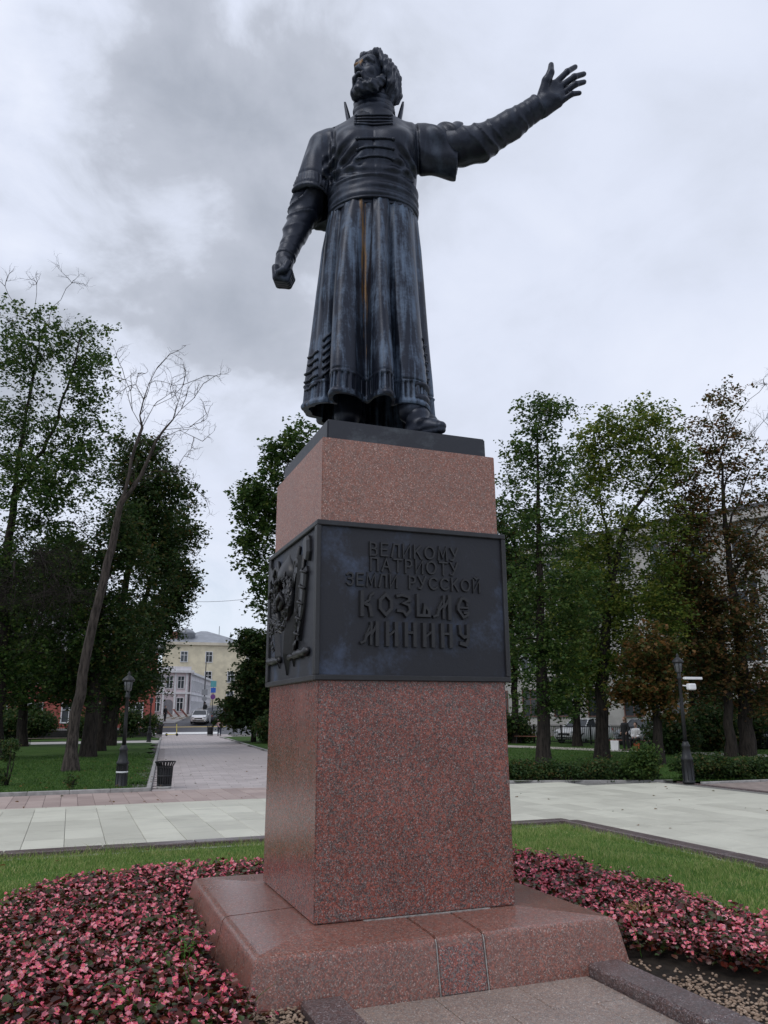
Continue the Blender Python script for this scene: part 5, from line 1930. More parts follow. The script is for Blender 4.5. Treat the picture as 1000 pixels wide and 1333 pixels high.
TREES = {'maple_w': {'pos': (-5.44, 33.21), 'lobes': [(-0.46, -1.0, 19.49, 2.37, 2.19), (1.69, 1.0, 20.11, 1.46, 1.69), (2.48, 0.0, 17.23, 1.35, 1.84), (2.47, 0.0, 14.45, 1.48, 1.97), (-0.57, 0.0, 15.25, 2.78, 2.4), (1.41, -1.0, 12.15, 2.55, 2.11), (0.35, 0.0, 8.47, 3.02, 2.56), (2.16, 1.0, 6.34, 2.1, 2.13), (-0.23, 0.0, 4.28, 2.76, 2.07)], 'trunk': [(0.0, 0, 0.0), (-0.27, 0, 4.62), (-0.45, 0, 9.93), (-0.38, 0, 15.25), (-0.21, 0, 18.87)], 'extra': [[(-0.38, 0, 15.25), (-0.16, 0, 18.46), (-0.11, 0, 20.54), (0.45, 0, 21.81), (1.17, 0, 23.27)], [(-0.16, 0, 18.46), (-0.91, 0, 20.12), (-1.59, 0, 22.03), (-2.09, 0, 23.03)], [(-0.11, 0, 20.54), (-0.52, 0, 21.81), (-0.53, 0, 23.11)], [(-0.41, 0, 12.16), (1.1, 0, 15.24), (1.73, 0, 18.45), (2.08, 0, 20.95)]]},
    'dead': {'pos': (-2.32, 23.96), 'lobes': [], 'trunk': [(-0.0, 0, -0.0), (-0.02, 0, 1.92), (0.17, 0, 4.03), (0.49, 0, 6.09), (0.85, 0, 8.52), (1.0, 0, 9.55)], 'extra': [[(0.95, 0, 9.4), (1.28, 0, 11.2), (1.41, 0, 12.59), (1.54, 0, 13.69), (1.76, 0, 14.33), (1.98, 0, 15.04), (2.46, 0, 15.56)], [(1.41, 0, 12.59), (1.13, 0, 13.22), (1.01, 0, 14.01), (0.64, 0, 14.98)], [(1.54, 0, 13.69), (1.22, 0, 14.33), (1.31, 0, 14.82)], [(1.0, 0, 9.55), (1.69, 0, 10.75), (2.19, 0, 11.97), (2.71, 0, 12.9), (3.07, 0, 14.32), (3.71, 0, 14.71)], [(1.46, 0, 12.68), (2.09, 0, 13.37), (2.66, 0, 13.75), (3.07, 0, 14.32)], [(2.71, 0, 12.9), (3.41, 0, 13.68), (3.82, 0, 14.32)], [(2.19, 0, 11.97), (3.04, 0, 12.43), (3.94, 0, 11.96)], [(2.44, 0, 12.49), (3.32, 0, 12.58), (4.03, 0, 13.05)], [(1.69, 0, 10.75), (2.99, 0, 10.74), (3.96, 0, 9.98)]]},
    'row1': {'pos': (-1.59, 34.13), 'lobes': [(0.51, 0.0, 9.63, 1.52, 2.75), (0.44, 0.0, 5.87, 1.77, 2.24), (-0.67, 0.0, 3.88, 1.82, 1.45), (-2.9, 2.0, 9.65, 1.52, 1.95)], 'trunk': [(0.0, 0, 0.0), (0.03, 0, 2.98), (0.13, 0, 7.35)], 'extra': []},
    'row2': {'pos': (-0.97, 40.82), 'lobes': [(0.65, 0.0, 16.52, 1.37, 1.94), (2.05, 0.0, 14.61, 1.81, 2.09), (0.84, 0.0, 12.76, 1.79, 2.33), (2.52, 0.0, 10.93, 1.59, 2.28), (1.66, 0.0, 6.32, 1.55, 2.43), (0.87, 0.0, 3.79, 1.7, 1.47), (3.99, 0.0, 12.29, 0.58, 0.46), (3.68, 0.0, 14.6, 0.54, 0.56), (1.69, 0.0, 17.23, 0.46, 0.58)], 'trunk': [(0.0, 0, 0.0), (0.28, 0, 3.17), (0.89, 0, 9.15), (0.99, 0, 13.68)], 'extra': []},
    'row3': {'pos': (-0.05, 48.79), 'lobes': [(3.07, 0.0, 13.57, 1.57, 2.71), (3.28, 0.0, 10.14, 1.34, 2.09), (2.58, 0.0, 7.59, 1.32, 1.73), (1.51, 0.0, 4.85, 1.6, 1.99), (4.07, 0.0, 10.82, 0.83, 0.63), (3.67, 0.0, 8.86, 0.72, 0.62)], 'trunk': [(0.0, 0, 0.0), (0.29, 0, 4.37), (1.88, 0, 10.41), (2.71, 0, 13.57)], 'extra': []},
    'west': {'pos': (-5.22, 50.14), 'lobes': [(-3.33, 0.0, 8.33, 4.03, 4.11), (0.07, 0.0, 4.85, 3.47, 2.46), (1.77, 0.0, 10.34, 2.29, 3.13), (3.09, 0.0, 4.35, 1.98, 1.96)], 'trunk': [(0.0, 0, 0.0), (-0.28, 0, 4.36), (-0.16, 0, 9.33)], 'extra': []},
    'mid': {'pos': (6.93, 30.68), 'lobes': [(0.23, 0.0, 15.21, 1.02, 1.25), (-0.77, 0.0, 14.39, 0.78, 1.4), (-2.13, 0.0, 12.3, 0.96, 1.36), (-1.35, 0.0, 11.9, 1.0, 1.6), (-1.86, 0.0, 10.14, 1.06, 1.33), (-1.03, 0.0, 8.04, 0.9, 1.91), (0.75, 0.0, 12.29, 1.53, 2.42), (1.58, 0.0, 8.03, 2.24, 3.07)], 'trunk': [(0.0, 0, 0.0), (-0.2, 0, 4.72), (-0.54, 0, 10.33), (-0.51, 0, 13.5)], 'extra': []},
    'lilac': {'pos': (9.81, 51.49), 'lobes': [(-0.03, 0.0, 3.79, 1.67, 2.3), (-1.17, 0.0, 1.91, 1.32, 1.4), (0.22, 0.0, 6.26, 1.12, 1.9), (-0.04, 0.0, 1.11, 2.31, 0.96), (1.02, 0.0, 2.44, 1.66, 2.17), (-0.71, 0.0, 7.1, 0.79, 1.01)], 'trunk': [(0.0, 0, 0.0), (0.04, 0, 1.91)], 'extra': []},
    'lime': {'pos': (13.31, 18.82), 'lobes': [(0.32, 0.0, 13.63, 0.61, 1.11), (1.13, 0.0, 13.46, 0.67, 0.91), (0.08, 0.0, 11.87, 1.02, 1.15), (1.0, 0.0, 11.23, 1.01, 1.14), (-0.46, 0.0, 9.85, 0.89, 1.36), (0.8, 0.0, 8.63, 1.31, 1.39), (-0.19, 0.0, 6.43, 1.2, 1.34), (1.18, 0.0, 6.28, 1.15, 1.46), (-0.31, 0.0, 4.02, 1.12, 1.35), (0.87, 0.0, 4.02, 1.07, 1.35), (0.22, 0.0, 2.51, 1.11, 0.71)], 'trunk': [(0.0, 0, 0.0), (0.09, 0, 3.19), (0.19, 0, 6.57), (0.29, 0, 10.15), (0.39, 0, 12.66)], 'extra': []},
    'ash': {'pos': (18.64, 22.82), 'lobes': [(1.47, 0.0, 14.72, 1.3, 1.31), (3.29, 0.0, 14.9, 1.44, 1.31), (2.5, 0.0, 12.83, 1.85, 1.65), (0.5, 0.0, 12.66, 1.14, 1.65), (4.31, 0.0, 13.2, 1.07, 1.51), (1.25, 0.0, 9.56, 1.6, 1.8), (3.37, 0.0, 9.91, 1.53, 1.96), (-0.01, 0.0, 6.44, 1.56, 1.79), (1.86, 0.0, 6.43, 1.5, 1.79), (1.67, 0.0, 4.08, 1.54, 1.67), (0.12, 0.0, 3.44, 1.53, 1.32), (-0.96, 0.0, 4.76, 1.01, 1.68), (-0.09, 0.0, 11.37, 1.2, 1.85), (-0.48, 0.0, 8.51, 1.17, 1.63), (3.46, 0.0, 6.42, 1.16, 2.07), (0.35, 0.0, 14.16, 0.93, 0.99)], 'trunk': [(0.0, 0, 0.0), (0.25, 0, 3.43), (0.96, 0, 7.46), (1.7, 0, 9.92)], 'extra': [[(0.96, 0, 7.46), (0.91, 0, 9.56), (0.71, 0, 11.73)], [(1.7, 0, 9.92), (2.83, 0, 11.72), (3.96, 0, 13.2)]]},
    'chestnut': {'pos': (18.03, 18.51), 'lobes': [(-0.3, 0.0, 3.09, 0.99, 0.86), (0.33, 0.0, 2.32, 0.87, 0.68), (-0.82, 0.0, 2.53, 0.58, 0.63), (0.7, 0.0, 3.23, 0.76, 0.87), (0.0, 0.0, 4.25, 1.18, 1.0)], 'trunk': [(0.0, 0, 0.0), (0.08, 0, 1.54), (0.01, 0, 2.67)], 'extra': []},
    'rusty': {'pos': (25.32, 21.62), 'lobes': [(-0.26, 0.0, 14.77, 1.26, 1.59), (0.96, 0.0, 16.76, 1.05, 0.97), (-1.28, 0.0, 11.31, 1.24, 1.75), (0.55, 0.0, 9.81, 1.44, 2.24), (-0.88, 0.0, 6.58, 1.62, 2.15), (1.15, 0.0, 5.86, 1.4, 2.13), (-0.37, 0.0, 3.3, 1.72, 1.43), (0.95, 0.0, 2.79, 1.37, 1.35), (-2.08, 0.0, 6.94, 1.27, 2.01), (-1.8, 0.0, 4.49, 1.25, 1.59), (-0.95, 0.0, 12.83, 1.32, 1.94), (1.16, 0.0, 13.59, 1.33, 1.96), (2.04, 0.0, 11.67, 1.31, 2.3), (-1.76, 0.0, 10.2, 1.23, 1.87), (1.47, 0.0, 8.53, 1.28, 1.83)], 'trunk': [(0.0, 0, -0.0), (0.27, 0, 3.46), (0.19, 0, 7.64), (0.25, 0, 11.31), (0.44, 0, 14.37)], 'extra': [[(0.08, 0, 9.82), (1.17, 0, 12.06), (2.09, 0, 13.59), (3.02, 0, 15.15)], [(0.35, 0, 13.6), (1.2, 0, 15.55), (2.09, 0, 16.75), (3.06, 0, 17.56)], [(0.19, 0, 7.64), (1.45, 0, 9.81), (2.95, 0, 11.67)], [(0.52, 0, 12.82), (-0.0, 0, 14.77), (0.1, 0, 16.76)], [(0.47, 0, 5.17), (1.28, 0, 6.92), (2.43, 0, 7.63)], [(0.26, 0, 12.06), (1.62, 0, 14.37), (2.93, 0, 15.94)]]},
    'rusty2': {'pos': (24.27, 21.42), 'lobes': [(-0.28, 0.0, 4.11, 1.23, 1.36), (-0.89, 0.0, 8.27, 1.4, 1.8), (0.28, 0.0, 6.15, 1.04, 1.4)], 'trunk': [(0.0, 0, 0.0), (0.18, 0, 2.78), (0.14, 0, 6.16)], 'extra': []},
    'back1': {'pos': (25.12, 34.11), 'lobes': [(-0.17, 0.0, 5.82, 2.3, 2.77), (1.0, 0.0, 9.52, 2.34, 2.88), (-0.58, 0.0, 2.91, 1.54, 1.15)], 'trunk': [(0.0, 0, -0.0), (0.23, 0, 4.91)], 'extra': []},
    'back2': {'pos': (30.93, 31.05), 'lobes': [(0.31, 0.0, 5.28, 2.25, 2.71), (-0.24, 0.0, 8.91, 2.3, 2.82), (1.43, 0.0, 3.07, 1.78, 1.58)], 'trunk': [(0.0, 0, 0.0), (0.27, 0, 4.83)], 'extra': []},
    'back3': {'pos': (24.5, 40.06), 'lobes': [(0.33, 0.0, 9.35, 2.59, 3.7), (-0.54, 0.0, 13.6, 2.64, 3.29), (-1.38, 0.0, 5.28, 2.03, 1.51)], 'trunk': [(-0.0, 0, 0.0), (0.14, 0, 5.27)], 'extra': []}}


def tree(key, name, label, leaf, r0, group='trees around the square', dens=1.0, per=26, sigma=.33, size=.15, bark=None, seed=1, sparse=None, z=GZ + .03, kill=.75, flare=1.35, depthk=0.85, bare=0, dead=()):
    d = TREES[key]
    rng = np.random.default_rng(seed)
    root = thing(name, label, 'tree', (d['pos'][0], d['pos'][1], z), 0, group)
    tr = np.array(d['trunk'], float)
    # trunk nodes every ~0.6 m
    pts = [tr[0]]
    for a, b_ in zip(tr[:-1], tr[1:]):
        n = max(1, int(np.linalg.norm(b_ - a) / 0.6))
        for i in range(1, n + 1): pts.append(a + (b_ - a) * i / n + rng.normal(0, .03, 3) * (1, 1, 0))
    start = [(p, i - 1) for i, p in enumerate(pts)]
    limb = {}
    for ex in d['extra']:
        ex = np.array(ex, float)
        allp = np.array([p for p, _ in start])
        k0 = int(np.linalg.norm(allp - ex[0], axis=1).argmin())
        pr = k0
        tot = sum(np.linalg.norm(b_ - a) for a, b_ in zip(ex[:-1], ex[1:])); run = 0
        for a, b_ in zip(ex[:-1], ex[1:]):
            n = max(1, int(np.linalg.norm(b_ - a) / 0.5))
            for i in range(1, n + 1):
                start.append((a + (b_ - a) * i / n + rng.normal(0, .05, 3), pr)); pr = len(start) - 1
                run += np.linalg.norm(b_ - a) / n; limb[pr] = .018 + min(.10, .022 * tot) * (1 - run / tot)**.8
    att, wgt = [], []
    for a, db, zz, ra, rz in d['lobes']:
        rd = (ra * .7 + rz * .3) * depthk
        n = int(dens * 26 * (ra * rz * rd)**(1 / 1.5)) + 8
        q = rng.normal(0, 1, (n, 3)); q /= np.linalg.norm(q, axis=1)[:, None]
        q *= (rng.random(n)**0.42)[:, None]
        pp = np.array([a, db, zz]) + q * np.array([ra, rd, rz])
        att.append(pp[pp[:, 2] > 1.2])
    att = np.concatenate(att) if att else np.zeros((0, 3))
    if len(att):
        P, par = grow(att, start, 0.5, 6.0, kill, 130, rng)
    else:
        P, par = np.array([p for p, _ in start]), np.array([q for _, q in start])
    Pw = to_world(P)
    mb, rad, kids = skeleton_mesh(Pw, par, 0.012, 2.15, r0, 8)
    # root flare
    nz = len(mb.v)
    mb.v = [(x * (1 + (flare - 1) * math.exp(-max(zc, 0) / .35)), y * (1 + (flare - 1) * math.exp(-max(zc, 0) / .35)), zc) if zc < 1.5 and math.hypot(x, y) < 1 else (x, y, zc) for x, y, zc in mb.v]
    if bare:
        tips = [i for i in range(len(P)) if not kids[i]]
        ntr = len(pts)
        cand = [i for i in range(ntr, len(start)) if rad[i] < .2] if not len(att) else [i for i in tips if i < len(start) + 5 or rng.random() < .05]
        for i in cand:
            dd = Pw[i] - Pw[par[i]]
            for _ in range(bare):
                e = dd / (np.linalg.norm(dd) + 1e-6) * .8 + rng.normal(0, .5, 3) + np.array([0, 0, .25])
                twigs(mb, Pw[i], e, rng.uniform(.6, 1.3), .017, 2, rng)
    for a, zc, n in dead:                     # dead hanging boughs low in the crown
        c = to_world([(a, -2.6, zc)])[0]
        k0 = int(np.linalg.norm(Pw - c, axis=1).argmin())
        mb.tube([Pw[k0], (Pw[k0] + c) / 2 + [0, 0, .5], c], [.07, .05, .03], 5, cap=False)
        for _ in range(n):
            twigs(mb, c + rng.normal(0, .25, 3), rng.normal(0, 1, 3) + [0, 0, -.4], rng.uniform(1.0, 2.2), .02, 2, rng, .06)
    t_o = mb.build('trunk', bark or BARK, root, fix=False)
    if len(att):
        keep = att if sparse is None else att[[rng.random() > sparse(p) for p in att]]
        C = to_world(keep)
        V, Q = leaf_cloud(C, int(per * 1.75), sigma, size, rng, spray=True)
        link('crown', np_mesh('crown', V, quads=Q), LEAF[leaf], root)
    return root


G_W, G_E = 'park trees west of the path', 'park trees east of the square'
tree('maple_w', 'maple_tree', 'tallest tree at the west edge, dead twigs above its thinning green crown', 'green', .36, G_W, 1.0, 27, .36, .15, None, 3,
     sparse=lambda p: .25 if p[2] > 14 else 0.0, bare=3, dead=((2.2, 8.6, 26), (1.2, 7.6, 16), (3.2, 7.2, 22), (2.6, 6.2, 14)))
tree('row1', 'lime_tree', 'dark tree directly behind the leaning dead trunk, nearest of the row', 'dark', .34, G_W, 1.1, 34, .48, .165, None, 4)
tree('row2', 'lime_tree', 'dark tree with a tapering top rising behind the leaning dead tree', 'dark', .36, G_W, 1.05, 34, .52, .18, None, 5)
tree('row3', 'lime_tree', 'browning tree whose branches reach over the path beside the far lamp', 'dark', .36, G_W, 1.05, 34, .52, .20, None, 6)
tree('west', 'linden_tree', 'broad dark tree behind the bench on the west lawn', 'dark', .35, G_W, 1.0, 28, .42, .24, None, 7)
tree('mid', 'maple_tree', 'tall green tree standing directly behind the pedestal', 'green', .30, 'park trees beside the path', 1.1, 24, .32, .19, None, 8)
tree('lilac', 'lilac_tree', 'dense round dark shrub tree overhanging the path behind the pedestal', 'dark', .16, 'park trees beside the path', 1.5, 34, .36, .22, None, 9)
tree('lime', 'lime_tree', 'slender straight green tree just right of the pedestal', 'green', .27, G_E, 1.15, 29, .30, .125, None, 10, sparse=lambda p: .18 if p[2] > 8.5 else 0.0)
tree('ash', 'ash_tree', 'spreading yellow-green tree with a forked trunk on the east lawn', 'olive', .30, G_E, 1.1, 29, .34, .14, None, 11, sparse=lambda p: .18 if p[2] > 9.0 else 0.0)
tree('chestnut', 'chestnut_tree', 'small low tree with rusty orange leaves beside the east lamp', 'orange', .22, G_E, 1.6, 28, .26, .15, None, 12)
tree('rusty', 'chestnut_tree', 'large half bare chestnut with rusty leaves at the east edge', 'rust', .34, G_E, 1.0, 26, .36, .145, None, 13,
     sparse=lambda p: (.45 if p[2] > 11 else .10) + (.2 if p[0] > .8 and p[2] > 8 else 0), bare=3)
tree('rusty2', 'chestnut_tree', 'second rusty chestnut trunk close beside the half bare one', 'rust', .24, G_E, .9, 22, .36, .17, None, 14)
tree('back1', 'linden_tree', 'dark tree before the pale building behind the spreading ash', 'dark', .26, G_E, .8, 22, .40, .22, None, 15)
tree('back2', 'linden_tree', 'dark tree before the pale building behind the lamp with a camera', 'dark', .26, G_E, .8, 22, .40, .22, None, 16)
tree('back3', 'linden_tree', 'dark tree half hidden behind the pedestal on the east lawn', 'dark', .26, G_E, .9, 22, .42, .22, None, 17)
tree('dead', 'dead_tree', 'leaning bare dead tree with forked grey trunk on the west lawn', 'green', .215, G_W, bark=BARK_G, seed=18, bare=1, flare=1.6)


# ------------------------------------------------------------------ shrubs and hedges
def shrub(name, label, cat, loc, lobes, leaf, per, sigma, size, group=None, seed=1, stems=5, dens=1.0):
    rng = np.random.default_rng(seed)
    root = thing(name, label, cat, loc, 0, group)
    C = []
    for c, r in lobes:
        n = max(4, int(dens * 60 * r[0] * r[1] * r[2]) + 5)
        q = rng.normal(0, 1, (n, 3)); q /= np.linalg.norm(q, axis=1)[:, None]
        C.append(np.array(c) + q * (rng.random(n)**0.4)[:, None] * np.array(r))
    C = np.concatenate(C); C[:, 2] = np.maximum(C[:, 2], .06)
    V, Q = leaf_cloud(C, per, sigma, size, rng, .9)
    for _ in range(stems):
        mb = MB()
        p = C[rng.integers(len(C))]
        b_ = np.array([p[0] * .5, p[1] * .5, 0])
        mb.tube([b_, b_ * .5 + p * .5 + rng.normal(0, .03, 3), p], [.022, .015, .006], 5)
        mb.build('stem', BARK, root)
    link('foliage', np_mesh('foliage', V, quads=Q), LEAF[leaf], root)
    return root
shrub('topiary_bush', 'small clipped round bush on a thin stem at the west lawn edge', 'bush', (-4.05, 18.6, GZ + .04),
      [((0, 0, 1.05), (.30, .30, .28)), ((.02, 0, .75), (.16, .16, .18)), ((-.05, .05, .25), (.22, .2, .2))], 'dark', 60, .06, .055, None, 21, 4, 8)
shrub('weed_clump', 'small weed clump at the kerb of the west lawn', 'weed', (-2.3, 16.6, GZ + .04), [((0, 0, .2), (.18, .15, .18))], 'dark', 30, .05, .06, None, 22, 3, 10)
# low hedge along the north east edge of the pale paving
rngh = np.random.default_rng(40)
lob = []
for i in range(15):
    u = i / 14
    lob.append(((0.35 + 3.7 * u, 14.75 - 1.55 * u - 14.5 + .25, .20 + .05 * rngh.normal()), (.42, .42, .25 + .07 * rngh.normal())))
shrub('low_hedge', 'low loose hedge along the edge of the pale paving', 'hedge', (9.2, 14.45, GZ + .03), lob, 'dark', 60, .12, .075, None, 23, 14, 6)
shrub('round_bush', 'round dark bush at the foot of the east lamp', 'bush', (12.95, 13.15, GZ + .03), [((0, 0, .45), (.55, .5, .48)), ((.2, -.1, .75), (.3, .3, .25))], 'green', 60, .10, .075, None, 24, 5, 6)
lob = [((i * .62, -.12 * i, .33 + .05 * rngh.normal()), (.48, .5, .33)) for i in range(12)]
shrub('clipped_hedge', 'knee high dark hedge running east from the lamp', 'hedge', (14.4, 12.65, GZ + .03), lob, 'dark', 60, .11, .08, None, 25, 12, 6)
for k, (x, y, r, h, lab) in enumerate([(27.5, 26.0, 1.5, 2.2, 'tall dark bush beneath the rusty chestnuts'), (23.6, 24.3, 1.1, 1.7, 'dark bush between the lamp and the rusty chestnuts'),
                                       (31.0, 27.5, 1.6, 2.4, 'tall dark bush at the far east end of the lawn'), (24.5, 40.5, 1.2, 1.8, 'dark bush by the fence behind the spreading ash')]):
    shrub('wild_bush', lab, 'bush', (x, y, GZ + .03), [((0, 0, h * .5), (r, r * .8, h * .5)), ((r * .5, .2, h * .35), (r * .7, r * .6, h * .35))], 'dark', 46, .26, .16, 'bushes on the east lawn', 50 + k, 6, 1.6)
for k, (x, y, r, h, lab) in enumerate([(2.2, 66.5, .95, 2.3, 'bush before the salmon building, beside the far lamp'), (-1.0, 66.8, 1.4, 2.0, 'bush before the salmon building, behind the tree row'),
                                       (-6.2, 66.5, 2.6, 2.4, 'wide bush before the salmon building, behind the bench'), (3.9, 67.2, .7, 1.9, 'small round bush at the corner by the path end')]):
    shrub('lawn_bush', lab, 'bush', (x, y, GZ + .03), [((0, 0, h * .55), (r, r * .7, h * .45))], 'dark', 40, .3, .2, 'bushes before the salmon building', 60 + k, 5, 1.4)
shrub('corner_bush', 'dark bush beside the path at the foot of the lilac', 'bush', (10.6, 48.0, GZ + .03), [((0, 0, .9), (1.3, 1.2, .9)), ((.9, .4, .6), (.9, .9, .6))], 'dark', 46, .28, .18, None, 70, 6, 1.6)

# ------------------------------------------------------------------ street furniture
IRON = simple_mat('black_iron', (0.018, 0.019, 0.021), 0.45, 0.3, 0.2, 12, 0.2)
IRON2 = simple_mat('dark_grey_iron', (0.035, 0.036, 0.04), 0.5, 0.3, 0.2, 12, 0.2)
WHITE_P = simple_mat('white_plastic', (0.72, 0.73, 0.74), 0.5, 0, 0.05, 8, 0)
FROST = simple_mat('lantern_glass', (0.10, 0.105, 0.11), 0.15, 0, 0.1, 5, 0)
WOOD_P = simple_mat('pale_wood', (0.36, 0.29, 0.20), 0.7, 0, 0.25, 10, 0.3)
WOOD_R = simple_mat('red_brown_wood', (0.17, 0.065, 0.045), 0.6, 0, 0.25, 10, 0.3)
CONC = simple_mat('concrete', (0.33, 0.325, 0.31), 0.9, 0, 0.2, 6, 0.4)


def lamp(name, label, loc, H, group, tape=False, gear=False):
    t = thing(name, label, 'street lamp', loc, 0, group)
    mb = MB()
    mb.lathe([(.175, 0), (.175, .06), (.145, .09), (.145, .60), (.165, .63), (.165, .67), (.13, .72), (.10, .95), (.115, .98), (.115, 1.02), (.09, 1.06), (.075, 1.12)], 16)
    for k in range(8):
        a = 2 * PI * k / 8
        mb.bar((.146 * math.cos(a), .146 * math.sin(a), .1), (.146 * math.cos(a), .146 * math.sin(a), .58), .02)
    mb.build('lamp_base', IRON, t)
    mb = MB()
    mb.lathe([(.058, 1.1), (.050, H * .6), (.048, H - .62), (.07, H - .60), (.07, H - .57), (.048, H - .52), (.05, H - .42)], 12)
    mb.build('post', IRON, t)
    mb = MB(); mb.lathe([(.05, H - .43), (.09, H - .40), (.118, H - .16), (.115, H - .155)], 12); mb.build('lantern', FROST, t)
    mb = MB()
    mb.lathe([(.13, H - .17), (.17, H - .15), (.17, H - .125), (.12, H - .06), (.055, H - .01), (.03, H + .02), (.045, H + .05), (.02, H + .09), (.004, H + .12)], 14)
    for k in range(6):
        a = 2 * PI * k / 6
        mb.bar((.09 * math.cos(a), .09 * math.sin(a), H - .41), (.122 * math.cos(a), .122 * math.sin(a), H - .16), .014)
    mb.build('lantern_cap', IRON, t)
    if tape:
        mb = MB(); mb.lathe([(.158, .40), (.159, .42), (.158, .44)], 16); mb.build('white_tape', WHITE_P, t)
    return t


lamp('park_lamp', 'black park lamp at the lawn corner west of the path', (-1.05, 17.0, GZ), 2.98, 'park lamps', tape=True)
L2 = lamp('park_lamp', 'black park lamp carrying a white camera east of the square', (13.72, 12.05, GZ), 3.45, 'park lamps')
mb = MB(); mb.box((.38, -.12, 2.86), (.62, .10, .07), ch=.01); mb.box((.12, -.1, 2.86), (.12, .05, .04)); mb.build('camera_arm', WHITE_P, L2)
mb = MB(); mb.box((.26, -.16, 2.62), (.26, .16, .18), ch=.03); mb.bar((.05, -.05, 2.66), (.2, -.14, 2.64), .03); mb.build('camera_box', WHITE_P, L2)
lamp('park_lamp', 'far black park lamp where the side path meets the paved path', (3.05, 56.5, GZ), 3.2, 'park lamps')
lamp('park_lamp', 'farthest park lamp seen between the trunks of the tree row', (-1.35, 62.0, GZ + .05), 3.2, 'park lamps')

# slatted litter bin
def litter_bin(label, loc, group, detail=True, s=1.0):
    s0 = s
    t = thing('litter_bin', label, 'litter bin', loc, 0, group)
    mb = MB(); mb.lathe([(.26 * s, 0), (.26 * s, .075 * s), (.24 * s, .085 * s)], 20); mb.build('bin_foot', CONC, t)
    mb = MB()
    for z0, z1, r in ((.085, .13, .262), (.36, .40, .277), (.63, .67, .29)):
        mb.lathe([(r * s, z0 * s), (r * s, z1 * s), ((r - .02) * s, z1 * s), ((r - .02) * s, z0 * s), (r * s, z0 * s)], 24)
    mb.lathe([(.37 * s, .795 * s), (.38 * s, .80 * s), (.37 * s, .815 * s), (.36 * s, .80 * s), (.37 * s, .795 * s)], 28)
    mb.build('bin_hoop', IRON, t)
    mb = MB(); mb.lathe([(.215 * s, .09 * s), (.23 * s, .60 * s), (.22 * s, .60 * s), (.2 * s, .1 * s)], 20); mb.build('liner', IRON, t)
    n = 20
    me = None
    for k in range(n):
        if me is None:
            m2 = MB()
            m2.bar((.25 * s, 0, .09 * s), (.28 * s, 0, .66 * s), .012 * s, .044 * s, (0, 1, 0))
            m2.bar((.28 * s, 0, .655 * s), (.372 * s, 0, .80 * s), .012 * s, .044 * s, (0, 1, 0))
            me = m2.mesh('slat'); me.materials.append(IRON)
        o = link('slat', me, None, t, rot=(0, 0, 2 * PI * k / n))
    t.scale = (.86, .86, 1.0)
    return t


litter_bin('black slatted litter bin with flared rim standing on the path', (0.02, 16.45, GZ), 'litter bins', s=.86)
litter_bin('black litter bin at the far west end of the path', (5.6, 75.0, GZ), 'litter bins', s=1.3)
litter_bin('black litter bin beside the woman at the far end of the path', (10.05, 72.5, GZ), 'litter bins', s=1.2)


def bench(name, label, loc, rot, L, seat, group, back=False):
    t = thing(name, label, 'bench', loc, rot, group)
    me = None
    for i in range(4):
        mb = MB(); mb.box((0, 0, 0), (L, .10, .04), ch=.008)
        mb.build('seat_slat', seat, t, (0, -.18 + .12 * i, .45))
    for x in (-L / 2 + .2, L / 2 - .2):
        mb = MB()
        mb.bar((x, -.22, .43), (x, .22, .43), .05, .05)
        mb.bar((x, -.18, .42), (x, -.26, 0), .05, .06, (0, 1, 0)); mb.bar((x, .18, .42), (x, .26, 0), .05, .06, (0, 1, 0))
        if back: mb.bar((x, .2, .43), (x, .32, .95), .05, .05, (0, 1, 0))
        mb.build('bench_leg', IRON, t)
    if back:
        for z in (.62, .75, .88):
            mb = MB(); mb.box((0, 0, 0), (L, .035, .09), ch=.008)
            mb.build('back_slat', seat, t, (0, .215 + (z - .43) * .23, z))
    return t


bench('park_bench', 'pale wooden bench without a back on the west side path', (-3.6, 52.6, GZ), math.radians(3), 2.9, WOOD_P, 'park benches')
bench('park_bench', 'red-brown bench with two people beside it by the fence', (25.3, 29.3, GZ + .05), math.radians(-66), 2.6, WOOD_R, 'park benches')
bench('park_bench', 'empty red-brown bench half hidden behind the pedestal', (24.9, 38.6, GZ + .05), math.radians(-66), 2.6, WOOD_R, 'park benches')

# low fences
FENCE = simple_mat('dark_fence_iron', (0.016, 0.017, 0.018), 0.5, 0.3, 0.2, 8, 0.1)


def fence(name, label, p, q, h, z0, step=2.2, pick=.14):
    p, q = Vector((p[0], p[1], z0)), Vector((q[0], q[1], z0))
    t = thing(name, label, 'fence', p)
    d = (q - p); L = d.length; d.normalize()
    n = max(1, int(L / step))
    for i in range(n + 1):
        mb = MB(); c = d * (L * i / n); mb.box((c.x, c.y, h * .55), (.08, .08, h * 1.1)); mb.build('fence_post', FENCE, t)
    for z in (.12, h):
        mb = MB(); mb.bar(Vector((0, 0, z)), d * L + Vector((0, 0, z)), .05, .05); mb.build('rail', FENCE, t)
    mb = MB()
    for k in range(int(L / pick)):
        c = d * (k * pick + .05)
        mb.bar((c.x, c.y, .12), (c.x, c.y, h), .022)
    o = mb.build('pickets', FENCE, t); o['kind'] = 'stuff'
    return t


fence('iron_fence', 'long low dark iron fence below the salmon building', (-30, 69.6), (4.2, 70.4), .95, GZ + .04)
fence('iron_fence', 'dark iron fence between the east lane and the parked cars', (24.6, 44.6), (33.5, 19.5), 1.05, GZ + .05)
mb = MB(); mb.box((-13, 70.9, GZ + .3), (34.5, .35, .7), ch=.02)
tag(mb.build('retaining_wall', simple_mat('dark_stone_wall', (.035, .034, .033), .9, 0, .3, 3, .4)), 'low dark stone wall behind the long iron fence', 'wall')

# ------------------------------------------------------------------ buildings
PLAST = {}


